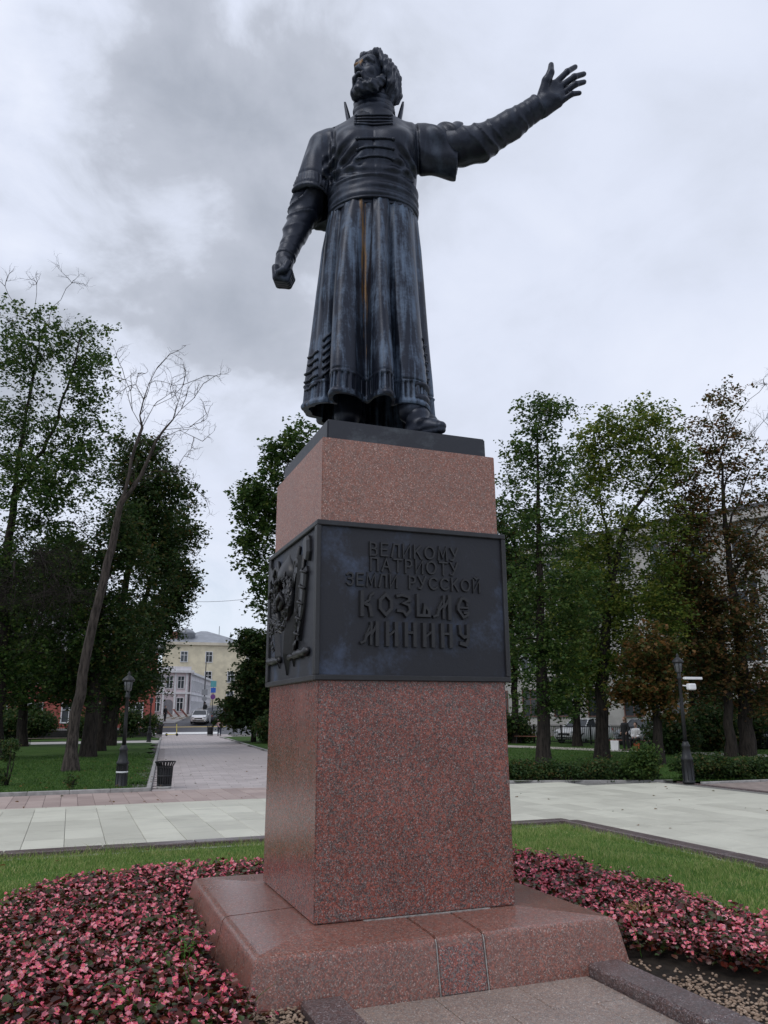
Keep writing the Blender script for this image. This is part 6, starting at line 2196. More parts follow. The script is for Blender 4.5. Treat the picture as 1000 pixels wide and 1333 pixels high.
def plaster(name, col, var=.12):
    if name not in PLAST:
        PLAST[name] = simple_mat(name, col, 0.88, 0, var, 0.9, 0.25, spec=0.3)
    return PLAST[name]


def glass_mat():
    m, t, b, _ = principled('window_glass')
    r = t.node('ShaderNodeObjectInfo').outputs['Random']
    t.put(b.inputs['Base Color'], t.mix(r, (0.015, 0.018, 0.022), (0.06, 0.07, 0.08)))
    b.inputs['Roughness'].default_value = 0.08
    return m


GLASS = glass_mat()
TRIM = simple_mat('white_trim', (0.66, 0.66, 0.67), 0.7, 0, 0.08, 3, 0.1)
ROOF_G = simple_mat('grey_sheet_roof', (0.27, 0.285, 0.31), 0.5, 0.2, 0.15, 1.2, 0.2)
ROOF_D = simple_mat('dark_sheet_roof', (0.10, 0.10, 0.11), 0.6, 0.2, 0.15, 1.2, 0.2)


class Facade:
    """walls drawn in (u along, z up) with depth pieces; frame: origin p, direction of u"""
    def __init__(self, parent, p, ang, mat):
        self.t = parent
        self.M = Matrix.Translation(Vector(p)) @ Matrix.Rotation(ang, 4, 'Z')   # u = x, outward = -y
        self.cache = {}

    def box(self, name, u0, u1, z0, z1, d0, d1, mat, shared=None, parent=None):
        """d0..d1: how far the piece stands out of (+) or into (-) the wall plane"""
        c = Vector(((u0 + u1) / 2, -(d0 + d1) / 2, (z0 + z1) / 2))
        key = (name, round(u1 - u0, 3), round(z1 - z0, 3), round(d1 - d0, 3), mat.name)
        if key not in self.cache:
            mb = MB(); mb.box((0, 0, 0), (u1 - u0, abs(d1 - d0), z1 - z0))
            me = mb.mesh(name); me.materials.append(mat); self.cache[key] = me
        o = bpy.data.objects.new(name, self.cache[key]); COL.objects.link(o)
        o.parent = parent or self.t
        o.matrix_local = self.M @ Matrix.Translation(c)
        return o

    def window(self, u, z, w, h, trim=TRIM, mull=True, surround=.12, arch=False):
        """a frame set on the wall with a recessed pane"""
        fr = MB()
        s = surround
        for a in ((-w / 2 - s, -w / 2, 0, h), (w / 2, w / 2 + s, 0, h), (-w / 2 - s, w / 2 + s, h, h + s), (-w / 2 - s * 1.3, w / 2 + s * 1.3, -s, 0)):
            fr.box(((a[0] + a[1]) / 2, -.05, (a[2] + a[3]) / 2), (a[1] - a[0], .16, a[3] - a[2]))
        if mull:
            fr.box((0, -.02, h / 2), (.07, .06, h)); fr.box((0, -.022, h * .66), (w, .06, .07))
        key = ('window', w, h, s, mull, trim.name)
        if key not in self.cache:
            me = fr.mesh('window'); me.materials.append(trim); self.cache[key] = me
            mb = MB(); mb.box((0, -.004, h / 2), (w, .02, h)); me2 = mb.mesh('pane'); me2.materials.append(GLASS); self.cache[key + (1,)] = me2
        o = bpy.data.objects.new('window', self.cache[key]); COL.objects.link(o); o.parent = self.t
        o.matrix_local = self.M @ Matrix.Translation((u, 0, z))
        p = bpy.data.objects.new('pane', self.cache[key + (1,)]); COL.objects.link(p); p.parent = o
        return o


def hip_roof(parent, M, w, d, z, h, over, mat, name='roof', ridge=None):
    r = min(w, d) / 2 if ridge is None else ridge
    a, b_ = w / 2 + over, d / 2 + over
    rl = max(.1, w / 2 - r)
    vs = [(-a, -b_, z), (a, -b_, z), (a, b_, z), (-a, b_, z), (-rl, 0, z + h), (rl, 0, z + h),
          (-a, -b_, z - .2), (a, -b_, z - .2), (a, b_, z - .2), (-a, b_, z - .2)]
    fs = [(0, 1, 5, 4), (1, 2, 5), (2, 3, 4, 5), (3, 0, 4), (6, 7, 1, 0), (7, 8, 2, 1), (8, 9, 3, 2), (9, 6, 0, 3), (9, 8, 7, 6)]
    mb = MB(); mb.add([tuple(M @ Vector(v)) for v in vs], fs)
    return mb.build(name, mat, parent)


# salmon building along the west side
SAL = plaster('salmon_plaster', (0.36, 0.105, 0.085))
t = thing('salmon_building', 'long salmon red two-storey building behind the west lawn and fence', 'building', (-14, 80, GZ))
fc = Facade(t, (-22, 0, 0), 0, SAL)
fc.box('wall', 0, 41.5, 0, 8.2, -10, 0, SAL)
fc.box('plinth_course', 0, 41.5, 0, .7, 0, .08, plaster('grey_plaster', (.25, .24, .23)))
fc.box('cornice', -.3, 41.8, 8.2, 8.7, -10.2, .35, TRIM)
for i in range(13):
    fc.window(1.8 + i * 3.15, 1.3, 1.25, 1.75)
    fc.window(1.8 + i * 3.15, 5.0, 1.25, 2.0)
hip_roof(t, Matrix.Translation((-1.25, 5, 0)), 41.5, 10, 8.7, 2.6, .5, ROOF_D)

# pale grey block beyond the west trees
PGREY = plaster('pale_grey_plaster', (0.48, 0.475, 0.47))
t = thing('grey_building', 'tall pale grey block glimpsed through the west trees', 'building', (-14, 108, GZ + 1.8))
fc = Facade(t, (-16, 0, 0), math.radians(4), PGREY)
fc.box('wall', 0, 32, 0, 15.5, -12, 0, PGREY)
fc.box('cornice', -.4, 32.4, 15.5, 16.1, -12.4, .4, TRIM)
for i in range(10):
    for j in range(4):
        fc.window(2 + i * 3.1, 1.5 + j * 3.7, 1.4, 2.0)
hip_roof(t, Matrix.Rotation(math.radians(4), 4, 'Z') @ Matrix.Translation((0, 6, 0)), 32, 12, 16.1, 3.0, .6, ROOF_G)

# pink and white corner house with columns, along the climbing street
PINKP = plaster('pale_pink_plaster', (0.66, 0.565, 0.575))
WHITEP = plaster('white_plaster', (0.62, 0.60, 0.62))
t = thing('pink_house', 'pale pink and white corner house with columns on the climbing street', 'house', (11.8, 101.5, GZ + 1.62))
t.scale = (1, 1, .74)
A = math.radians(4)
fc = Facade(t, (-9.5, 0, 0), 0, PINKP)
fc.box('wall', 0, 9.5, 0, 8.0, -16, 0, PINKP)
fc.box('cornice', -.1, 9.85, 7.65, 8.1, 0.02, .45, TRIM)
fc.box('string_course', 0, 9.6, 4.0, 4.3, 0.01, .22, TRIM)
fc.box('parapet', 0, 9.5, 8.1, 8.75, -.35, .05, WHITEP)
for i in range(6):
    u = 1.0 + i * 1.45
    fc.window(u, 5.0, .75, 2.0, surround=.10)
    if i != 4: fc.window(u, 1.1, .75, 2.2, surround=.10)
    o = fc.box('column', u + .62, u + .84, .3, 3.95, .03, .26, TRIM)
    fc.box('pilaster', u + .60, u + .86, 4.32, 7.6, .015, .12, TRIM)
mb = MB()
mb.box((0, 0, 1.25), (1.1, .10, 2.5))
for k in range(9):
    a0 = PI * k / 9; a1 = PI * (k + 1) / 9
    mb.add([(0, -.05, 2.5), (.55 * math.cos(a0), -.05, 2.5 + .55 * math.sin(a0)), (.55 * math.cos(a1), -.05, 2.5 + .55 * math.sin(a1))], [(0, 1, 2)])
o = mb.build('door', simple_mat('grey_door', (.19, .185, .20), .6), t); o.matrix_local = fc.M @ Matrix.Translation((6.8, -.03, 0))
o = fc.box('downpipe', 9.3, 9.42, 0, 8.0, .02, .14, IRON2)
hip_roof(t, Matrix.Translation((-4.75, 8, 0)), 9.5, 16, 8.15, 1.5, -.4, ROOF_G)
fs_ = Facade(t, (0, 0, 0), math.radians(90 - 15), WHITEP)     # flank along the street
fs_.box('wall', .25, 24, 0, 7.4, -4.0, .03, WHITEP)
fs_.box('cornice', .25, 24.2, 7.4, 7.8, -4, .35, TRIM)
fs_.box('string_course', .25, 24, 3.9, 4.1, .03, .15, TRIM)
for i in range(11):
    fs_.window(1.6 + i * 2.05, 4.7, .9, 1.7, surround=.1)
    fs_.window(1.6 + i * 2.05, 1.1, .9, 1.7, surround=.1)

# yellow house with the grey roof above it
YEL = plaster('yellow_plaster', (0.64, 0.575, 0.425))
t = thing('yellow_house', 'tall yellow house with a grey sheet roof above the pink house', 'house', (17.6, 128, GZ + 3.2))
fc = Facade(t, (-6.5, 0, 0), math.radians(-3), YEL)
fc.box('wall', 0, 13, -1, 9.9, -12, 0, YEL)
fc.box('cornice', -.3, 13.3, 9.9, 10.35, -12.3, .4, plaster('cream_trim', (.55, .50, .40)))
for u, zs in ((2.9, (.8, 4.0, 7.2)), (6.9, (.8, 4.0, 7.2)), (10.6, (.8, 4.0))):
    for z in zs: fc.window(u, z, 1.0, 1.6, mull=True, surround=.10)
hip_roof(t, Matrix.Rotation(math.radians(-3), 4, 'Z') @ Matrix.Translation((0, 6, 0)), 13, 12, 10.35, 2.5, .5, ROOF_G, ridge=6)
mb = MB(); mb.lathe([(1.5, 10.4), (1.55, 11.9), (1.75, 12.0), (1.1, 12.6), (.1, 12.9)], 14, (-3.2, 2.6, 0)); mb.build('roof_turret', ROOF_G, t)
mb = MB(); mb.box((-5.2, 2.0, 11.2), (1.0, 1.0, 2.0)); mb.build('chimney', plaster('brick_red', (.20, .09, .07)), t)
for k, (x, hgt) in enumerate(((-4.2, 14.8), (2.6, 13.6), (4.6, 12.6))):
    mb = MB(); mb.tube([(x, 4, 10.5), (x, 4, hgt)], .05 if k else .10, 5); mb.build('roof_aerial', IRON2, t)
t = thing('white_house', 'white gabled house beyond the yellow one up the street', 'house', (25.5, 132, GZ + 3.2))
fc = Facade(t, (-5, 0, 0), math.radians(-8), WHITEP)
fc.box('wall', 0, 14, -1, 9.2, -10, 0, WHITEP)
for i in range(4):
    for j in range(2): fc.window(2 + i * 3.2, 1.4 + j * 3.8, 1.2, 1.9)
hip_roof(t, Matrix.Rotation(math.radians(-8), 4, 'Z') @ Matrix.Translation((2, 5, 0)), 14, 10, 9.2, 3.4, .5, ROOF_D)

# long pale building behind the east trees
BEIGE = plaster('pale_beige_plaster', (0.40, 0.385, 0.37))
t = thing('beige_building', 'long pale four-storey building behind the east trees', 'building', (35.2, 55.0, GZ))
AB = math.radians(-66)
fc = Facade(t, (-9, 20.2, 0), AB, BEIGE)
fc.box('wall', 0, 62, 0, 16.4, -14, 0, BEIGE)
fc.box('plinth_course', 0, 62, 0, 1.0, 0, .12, plaster('grey_plaster', (.25, .24, .23)))
fc.box('cornice', -.4, 62.4, 15.7, 16.5, -.01 + .02, .55, plaster('beige_trim', (.45, .43, .41)))
fc.box('string_course', 0, 62, 5.0, 5.35, .01, .16, plaster('beige_trim', (.45, .43, .41)))
fc.box('roof_edge', -.5, 62.5, 16.5, 16.75, -14.4, .7, ROOF_D)
BTRIM = simple_mat('brown_sash', (.16, .075, .06), .6, 0, .15, 4, .1)
for i in range(19):
    for j in range(4):
        fc.window(2.2 + i * 3.25, 1.7 + j * 3.75, 1.5, 2.15, trim=BTRIM if j == 0 else TRIM, surround=.07)

# ------------------------------------------------------------------ cars
GLASS_C = simple_mat('car_glass', (0.03, 0.035, 0.04), 0.08, 0, 0.1, 2, 0)
TYRE = simple_mat('tyre_rubber', (0.015, 0.015, 0.016), 0.8, 0, 0.2, 10, 0)
RIM = simple_mat('alloy_rim', (0.40, 0.41, 0.42), 0.35, 0.8, 0.05, 10, 0)
LAMP_G = simple_mat('headlamp_glass', (0.55, 0.57, 0.6), 0.1, 0, 0.05, 10, 0)
RED_L = simple_mat('tail_lamp', (0.30, 0.015, 0.012), 0.25, 0, 0.05, 10, 0)


def paint(name, col):
    m, t, b, _ = principled(name)
    t.put(b.inputs['Base Color'], col)
    b.inputs['Roughness'].default_value = 0.35
    b.inputs['Coat Weight'].default_value = 0.6
    return m


def car(label, loc, rot, mat, group):
    """front towards -y"""
    t = thing('parked_car' if 'parked' in label else 'car', label, 'car', loc, rot, group)
    # body as lofted cross-sections along y
    secs = [(-2.28, .62, .42, .62), (-2.20, .78, .30, .72), (-1.9, .88, .24, .90), (-1.2, .92, .22, 1.00), (-.9, .925, .22, 1.03), (.6, .93, .22, 1.06), (1.7, .92, .24, 1.06), (2.15, .86, .32, .98), (2.28, .74, .45, .80)]
    vs, fs = [], []
    for y, w, z0, z1 in secs:
        zm = z0 + (z1 - z0) * .55
        vs += [(-w * .92, y, z0), (-w, y, z0 + .12), (-w, y, zm), (-w * .90, y, z1), (w * .90, y, z1), (w, y, zm), (w, y, z0 + .12), (w * .92, y, z0)]
    for i in range(len(secs) - 1):
        for k in range(8):
            fs.append((i * 8 + k, i * 8 + (k + 1) % 8, (i + 1) * 8 + (k + 1) % 8, (i + 1) * 8 + k))
    fs += [tuple(range(7, -1, -1)), tuple(range(len(vs) - 8, len(vs)))]
    b = MB().add(vs, fs, True).build('body', mat, t)
    b.data.set_sharp_from_angle(angle=.7)
    cab = [(-1.02, .80, 1.0, .80, 1.03), (-.35, .80, 1.0, .62, 1.50), (.2, .80, 1.0, .64, 1.56), (1.2, .80, 1.0, .63, 1.52), (1.95, .78, 1.0, .66, 1.12)]
    vs, fs = [], []
    for y, w0, z0, w1, z1 in cab:
        vs += [(-w0, y, z0), (-w1, y, z1), (w1, y, z1), (w0, y, z0)]
    for i in range(len(cab) - 1):
        for k in range(3): fs.append((i * 4 + k, i * 4 + k + 1, (i + 1) * 4 + k + 1, (i + 1) * 4 + k))
    MB().add(vs, fs).build('window', GLASS_C, t)
    mb = MB()
    mb.add([(-.63, -.36, 1.51), (.63, -.36, 1.51), (.65, .2, 1.575), (.64, 1.2, 1.535), (-.64, 1.2, 1.535), (-.65, .2, 1.575)], [(0, 1, 2, 5), (5, 2, 3, 4)])
    for s in (-1, 1):
        mb.bar((s * .83, -1.02, 1.02), (s * .645, -.35, 1.52), .05); mb.bar((s * .80, 1.95, 1.06), (s * .655, 1.2, 1.53), .07); mb.bar((s * .825, .35, 1.04), (s * .66, .3, 1.55), .06)
        mb.bar((s * .645, -.35, 1.52), (s * .655, .2, 1.575), .05); mb.bar((s * .655, .2, 1.575), (s * .655, 1.2, 1.53), .05)
    mb.build('roof', mat, t)
    for x in (-.80, .80):
        for y in (-1.42, 1.38):
            mb = MB()
            M3 = Matrix.Rotation(PI / 2, 3, 'Y')
            k = MB().lathe([(.24, -.11), (.33, -.11), (.355, -.06), (.355, .06), (.33, .11), (.24, .11), (.24, -.11)], 18)
            mb.add([tuple(M3 @ Vector(v)) for v in k.v], k.f, True)
            wh = mb.build('wheel', TYRE, t, (x, y, .355))
            mb = MB(); k = MB().lathe([(.02, -.09), (.235, -.07), (.235, .07), (.02, .09)], 14)
            mb.add([tuple(M3 @ Vector(v)) for v in k.v], k.f)
            mb.build('rim', RIM, wh)
    for s in (-1, 1):
        mb = MB(); mb.box((s * .66, -2.20, .74), (.34, .12, .13), ch=.03); mb.build('headlamp', LAMP_G, t)
        mb = MB(); mb.box((s * .70, 2.22, .84), (.26, .10, .16), ch=.03); mb.build('tail_lamp', RED_L, t)
        mb = MB(); mb.box((s * 1.0, -.75, 1.06), (.18, .10, .13), ch=.03); mb.build('mirror', mat, t)
    mb = MB(); mb.box((0, -2.275, .60), (.86, .06, .15), ch=.02); mb.box((0, -2.25, .40), (1.25, .06, .10), ch=.02); mb.build('grille', TYRE, t)
    mb = MB(); mb.box((0, -2.315, .50), (.52, .02, .11)); mb.build('number_plate', WHITE_P, t)
    return t


W_CAR, G_CAR, S_CAR = paint('white_car_paint', (.74, .75, .76)), paint('dark_car_paint', (.035, .04, .05)), paint('silver_car_paint', (.38, .40, .42))
GRC = 'cars in view'
car('white car driving down the climbing street', (11.6, 90.0, GZ + hill(90.0) - .01), math.radians(-14), W_CAR, GRC)
car('dark car half hidden by the lilac on the climbing street', (13.9, 90.5, GZ + hill(90.5) - .01), math.radians(168), G_CAR, GRC)
for k, (u, c, lab) in enumerate([(6.5, W_CAR, 'white parked car behind the east fence, farthest of the row'), (11.0, S_CAR, 'silver parked car behind the east fence beside the white one'), (15.4, W_CAR, 'second white parked car behind the east fence, near the couple'),
                                 (20.0, G_CAR, 'dark parked car behind the east fence under the ash')]):
    q = Vector((24.6, 44.6)) + Vector((33.5 - 24.6, 19.5 - 44.6)).normalized() * u
    nrm = Vector((25.1, 8.9)).normalized()
    car(lab, (q.x + nrm.x * 2.6, q.y + nrm.y * 2.6, GZ), math.radians(-68 + 90 * 0), c, GRC)

# ------------------------------------------------------------------ people
def cloth(name, col):
    return simple_mat(name, col, 0.85, 0, 0.15, 14, 0.2)


SKIN = cloth('skin', (.42, .27, .21))


def person(label, loc, rot, top, legs, hair, pose='stand', bag=None, long_hair=False, scale=1.0):
    """facing -y; body one continuous figure, clothes and hair its children"""
    t = thing('person', label, 'person', loc, rot, 'people in the park')
    t.scale = (scale,) * 3
    sit = pose == 'sit'
    hz = .52 if sit else .92
    dz = hz - .92
    step = .16 if pose == 'walk' else .03
    hips = [(-.10, 0, hz), (.10, 0, hz)]
    if sit:
        kn = [(-.11, -.42, .50), (.11, -.42, .50)]; an = [(-.11, -.46, .09), (.12, -.46, .09)]
    else:
        kn = [(-.10, -step - .02, .49), (.10, step * .5, .49)]; an = [(-.10, -step, .09), (.10, step + .05, .10)]
    F = Field((-.42, -.78, -.02), (.42, .42, 1.85 + dz), .019)
    for h_, k_, a_ in zip(hips, kn, an):
        F.cap(h_, k_, .085, .058, .03); F.cap(k_, a_, .055, .038, .03)
        F.cap((a_[0], a_[1] + .03, .045), (a_[0], a_[1] - .15, .04), .045, .035, .02)
    F.cap((0, 0, .95 + dz), (0, .0, 1.32 + dz), .135, .15, .08)
    F.cap((-.15, 0, 1.39 + dz), (.15, 0, 1.39 + dz), .075, .075, .06)
    F.cap((0, 0, 1.40 + dz), (0, -.02, 1.56 + dz), .055, .05, .03)
    F.ell((0, -.025, 1.66 + dz), (.078, .098, .118), .02)
    F.cap((0, -.125, 1.66 + dz), (0, -.135, 1.645 + dz), .014, .016, .01)
    arms = []
    for s in (-1, 1):
        e = (s * .25, .02, 1.13 + dz); w = (s * .22, -.16 if s > 0 else -.10, .93 + dz)
        if pose == 'sit' or bag == 'front': e, w = (s * .24, -.02, 1.12 + dz), (s * .08, -.26, 1.02 + dz)
        arms.append((e, w))
        F.cap((s * .185, 0, 1.38 + dz), e, .052, .043, .03); F.cap(e, w, .042, .032, .02)
        F.ell((w[0], w[1] - .03, w[2] - .05), (.032, .042, .06), .015)
    b = F.build('body', SKIN, t, 1)
    F = Field((-.42, -.5, .7 + dz), (.42, .32, 1.5 + dz), .02)
    F.cap((0, 0, .93 + dz), (0, .0, 1.32 + dz), .165, .172, .08)
    F.cap((-.15, 0, 1.385 + dz), (.15, 0, 1.385 + dz), .092, .092, .06)
    for s, (e, w) in zip((-1, 1), arms):
        F.cap((s * .185, 0, 1.38 + dz), e, .07, .06, .03); F.cap(e, tuple(np.array(e) * .3 + np.array(w) * .7), .058, .048, .02)
    F.build('jacket', top, b, 1)
    F = Field((-.3, -.62, .02), (.3, .35, 1.05 + dz), .02)
    for h_, k_, a_ in zip(hips, kn, an):
        F.cap(h_, k_, .11, .08, .05); F.cap(k_, (a_[0], a_[1], a_[2] + .03), .076, .06, .03)
    F.build('trousers', legs, b, 1)
    F = Field((-.2, -.2, 1.3 + dz), (.2, .25, 1.85 + dz), .014)
    F.ell((0, .01, 1.69 + dz), (.092, .108, .112), .02)
    F.ell((0, -.12, 1.62 + dz), (.08, .09, .11), .02, cut=True)
    if long_hair: F.cap((0, .07, 1.66 + dz), (0, .10, 1.42 + dz), .085, .06, .04)
    F.build('hair', hair, b, 1)
    for a_ in an:
        mb = MB(); mb.box((a_[0], a_[1] - .05, .035), (.095, .27, .07), ch=.02); mb.build('shoe', TYRE, b)
    return t


HAIR_D, HAIR_B = cloth('dark_hair', (.02, .014, .01)), cloth('brown_hair', (.16, .085, .04))
BLACK_C, WHITE_C, PINK_C, NAVY_C, GREY_C = cloth('black_cloth', (.015, .015, .017)), cloth('white_cloth', (.66, .66, .66)), cloth('pink_cloth', (.50, .33, .34)), cloth('navy_cloth', (.02, .025, .045)), cloth('grey_cloth', (.14, .14, .15))
person('person in a pale pink jacket standing by the far litter bin', (10.75, 71.5, GZ), math.radians(160), PINK_C, NAVY_C, HAIR_B, 'stand', None, True)
person('person in dark clothes standing before the pink house', (7.81, 92, GZ + hill(92) + .11), math.radians(30), BLACK_C, BLACK_C, HAIR_D, 'stand')
person('person in black walking up the street behind the white car', (13.6, 100.0, GZ + hill(100) - .01), math.radians(190), BLACK_C, GREY_C, HAIR_D, 'walk')
person('person with long brown hair in black by the red-brown bench', (24.1, 28.3, GZ + .055), math.radians(-80), BLACK_C, BLACK_C, HAIR_B, 'sit' if False else 'stand', None, True, .93)
person('person in a white top sitting on the red-brown bench', (25.25, 28.9, GZ + .05), math.radians(-66), WHITE_C, BLACK_C, HAIR_D, 'sit')


def carrier(label, loc, mat, s=1.0):
    t = thing('carrier_bag', label, 'bag', loc, math.radians(-60), None)
    mb = MB()
    vs = [(-.17, -.08, 0), (.17, -.08, 0), (.17, .08, 0), (-.17, .08, 0), (-.19, -.03, .42), (.19, -.03, .42), (.19, .03, .42), (-.19, .03, .42)]
    mb.add([tuple(s * c for c in v) for v in vs], [(3, 2, 1, 0), (0, 1, 5, 4), (1, 2, 6, 5), (2, 3, 7, 6), (3, 0, 4, 7), (4, 5, 6, 7)])
    mb.build('bag_body', mat, t)
    mb = MB(); mb.tube([tuple(s * c for c in v) for v in [(-.08, 0, .42), (-.06, 0, .56), (.06, 0, .56), (.08, 0, .42)]], .008 * s, 5); mb.build('handle', mat, t)
    return t


carrier('white carrier bag standing beside the long-haired person', (23.75, 28.75, GZ + .055), WHITE_P, 1.15)
carrier('orange-red bag on the ground before the red-brown bench', (24.75, 28.3, GZ + .055), cloth('orange_cloth', (.45, .11, .04)), .8)

# ------------------------------------------------------------------ street signs, scooter, deckchairs, wire
def sign_post(name, label, loc, H, plates, r=.05):
    t = thing(name, label, 'road sign', loc, math.radians(-4), 'signs on the climbing street')
    mb = MB(); mb.tube([(0, 0, 0), (0, 0, H)], [r, r * .7], 8); mb.build('pole', IRON2, t)
    for shape, z, w, h, mat, nm in plates:
        mb = MB()
        if shape == 'round':
            k = MB().lathe([(w / 2, -.015), (w / 2, .015)], 24)
            M3 = Matrix.Rotation(PI / 2, 3, 'X')
            mb.add([tuple(M3 @ Vector(v) + Vector((0, -r - .03, z))) for v in k.v], k.f)
        else:
            mb.box((0, -r - .03, z), (w, .03, h), ch=.008)
        mb.build(nm, mat, t)
    return t


SIGN_B, SIGN_P, SIGN_G, SIGN_T = (simple_mat(n, c, .5, 0, .05, 3, 0) for n, c in (('sign_blue', (.03, .12, .50)), ('sign_purple', (.16, .05, .22)), ('sign_grey', (.27, .28, .30)), ('sign_teal', (.10, .35, .38))))
sign_post('street_pole', 'tall grey street pole carrying a square and a round sign back', (13.15, 98.0, GZ + hill(98.0)), 8.2, [('sq', 3.1, .72, .72, SIGN_G, 'square_plate'), ('round', 2.3, .60, .60, SIGN_G, 'round_plate')], .08)
sign_post('sign_board', 'blue and purple signs with a teal board up the climbing street', (14.7, 101.0, GZ + hill(101.0)), 4.4, [('sq', 4.0, .75, .8, SIGN_T, 'teal_board'), ('sq', 3.2, .65, .65, SIGN_B, 'blue_plate'), ('round', 2.35, .65, .65, SIGN_P, 'round_plate')])

t = thing('kick_scooter', 'yellow kick scooter parked at the west end of the path', 'scooter', (6.55, 73.2, GZ), math.radians(60))
SC_Y = simple_mat('yellow_scooter_paint', (.55, .47, .08), .5, 0, .1, 8, 0)
mb = MB(); mb.box((0, .05, .14), (.18, .85, .06), ch=.02); mb.build('deck', SC_Y, t)
mb = MB(); mb.tube([(0, -.42, .16), (0, -.52, .3), (0, -.46, 1.12)], .035, 8); mb.build('stem', SC_Y, t)
mb = MB(); mb.tube([(-.26, -.45, 1.12), (.26, -.45, 1.12)], .022, 8); mb.build('handlebar', TYRE, t)
for y in (-.55, .5):
    mb = MB(); M3 = Matrix.Rotation(PI / 2, 3, 'Y'); k = MB().lathe([(.05, -.03), (.12, -.03), (.13, 0), (.12, .03), (.05, .03), (.05, -.03)], 16)
    mb.add([tuple(M3 @ Vector(v) + Vector((0, y, .13))) for v in k.v], k.f); mb.build('wheel', TYRE, t)

DECK_C = simple_mat('pink_canvas', (.50, .20, .20), .8, 0, .15, 5, .1)
for i in range(3):
    t = thing('deck_chair', ['pink deckchair closest to the person in dark clothes', 'middle one of the three pink deckchairs', 'pink deckchair next to the arched door'][i], 'deckchair', (8.5 + i * .9, 95.0, GZ + hill(95.0) + .11), math.radians(100), 'pink deckchairs before the pink house')
    mb = MB(); mb.add([(-.35, -.5, .30), (.35, -.5, .30), (.35, .35, 1.15), (-.35, .35, 1.15), (-.35, -.5, .27), (.35, -.5, .27), (.35, .35, 1.12), (-.35, .35, 1.12)], [(0, 1, 2, 3), (7, 6, 5, 4), (0, 4, 5, 1), (2, 6, 7, 3), (1, 5, 6, 2), (3, 7, 4, 0)])
    mb.build('canvas', DECK_C, t)
    mb = MB()
    for s in (-.37, .37):
        mb.bar((s, -.7, .0), (s, .38, 1.18), .045); mb.bar((s, .55, .0), (s, -.5, .32), .045)
    mb.build('frame', WOOD_P, t)

mb = MB()
wp = [Vector((-4, 70, 14.0)).lerp(Vector((13.5, 73, 13.2)), i / 16) - Vector((0, 0, 1.1 * (1 - (2 * i / 16 - 1)**2))) for i in range(17)]
mb.tube(wp, .018, 4, cap=False)
tag(mb.build('overhead_wire', IRON2), 'thin overhead wire slung across the far end of the path', 'wire')

# ------------------------------------------------------------------ flower bed, lawn blades, gravel
def petal_mat(name, stops, rough, trans, spec):
    m = blade_mat(name, stops, trans)
    b = [n for n in m.node_tree.nodes if n.type == 'BSDF_PRINCIPLED'][0]
    b.inputs['Roughness'].default_value = rough
    b.inputs['Specular IOR Level'].default_value = spec
    return m


BEG_LEAF = petal_mat('begonia_leaf', [(0.18, (0.020, 0.008, 0.006)), (0.40, (0.062, 0.011, 0.006)), (0.56, (0.14, 0.019, 0.009)), (0.66, (0.050, 0.070, 0.018)), (0.74, (0.045, 0.080, 0.020)), (0.80, (0.12, 0.035, 0.012)), (0.92, (0.22, 0.026, 0.012))], 0.34, 0.25, 0.5)
BEG_PET = petal_mat('begonia_petal', [(0.12, (0.70, 0.060, 0.11)), (0.42, (0.90, 0.19, 0.27)), (0.78, (0.95, 0.47, 0.54))], 0.5, 0.3, 0.3)
BEG_EYE = simple_mat('begonia_eye', (.60, .42, .06), .7, 0, .1, 40, 0)
GREEN_W = blade_mat('weed_green', [(0.2, (0.035, 0.10, 0.018)), (0.6, (0.08, 0.19, 0.03)), (0.9, (0.13, 0.24, 0.05))], 0.3)
DRY_W = blade_mat('dry_grass', [(0.2, (0.34, 0.24, 0.09)), (0.8, (0.48, 0.36, 0.16))], 0.3)


def frames(n, rng, lo, hi):
    """random leaf directions: t along the leaf, nrm its face"""
    a = rng.uniform(0, 2 * PI, n); e = rng.uniform(lo, hi, n)
    t = np.stack([np.cos(a) * np.cos(e), np.sin(a) * np.cos(e), np.sin(e)], 1)
    up = np.array([0, 0, 1.0]) + rng.normal(0, .35, (n, 3))
    nrm = up - t * (up * t).sum(1)[:, None]
    nrm /= np.linalg.norm(nrm, axis=1)[:, None]
    return t, nrm, np.cross(nrm, t)


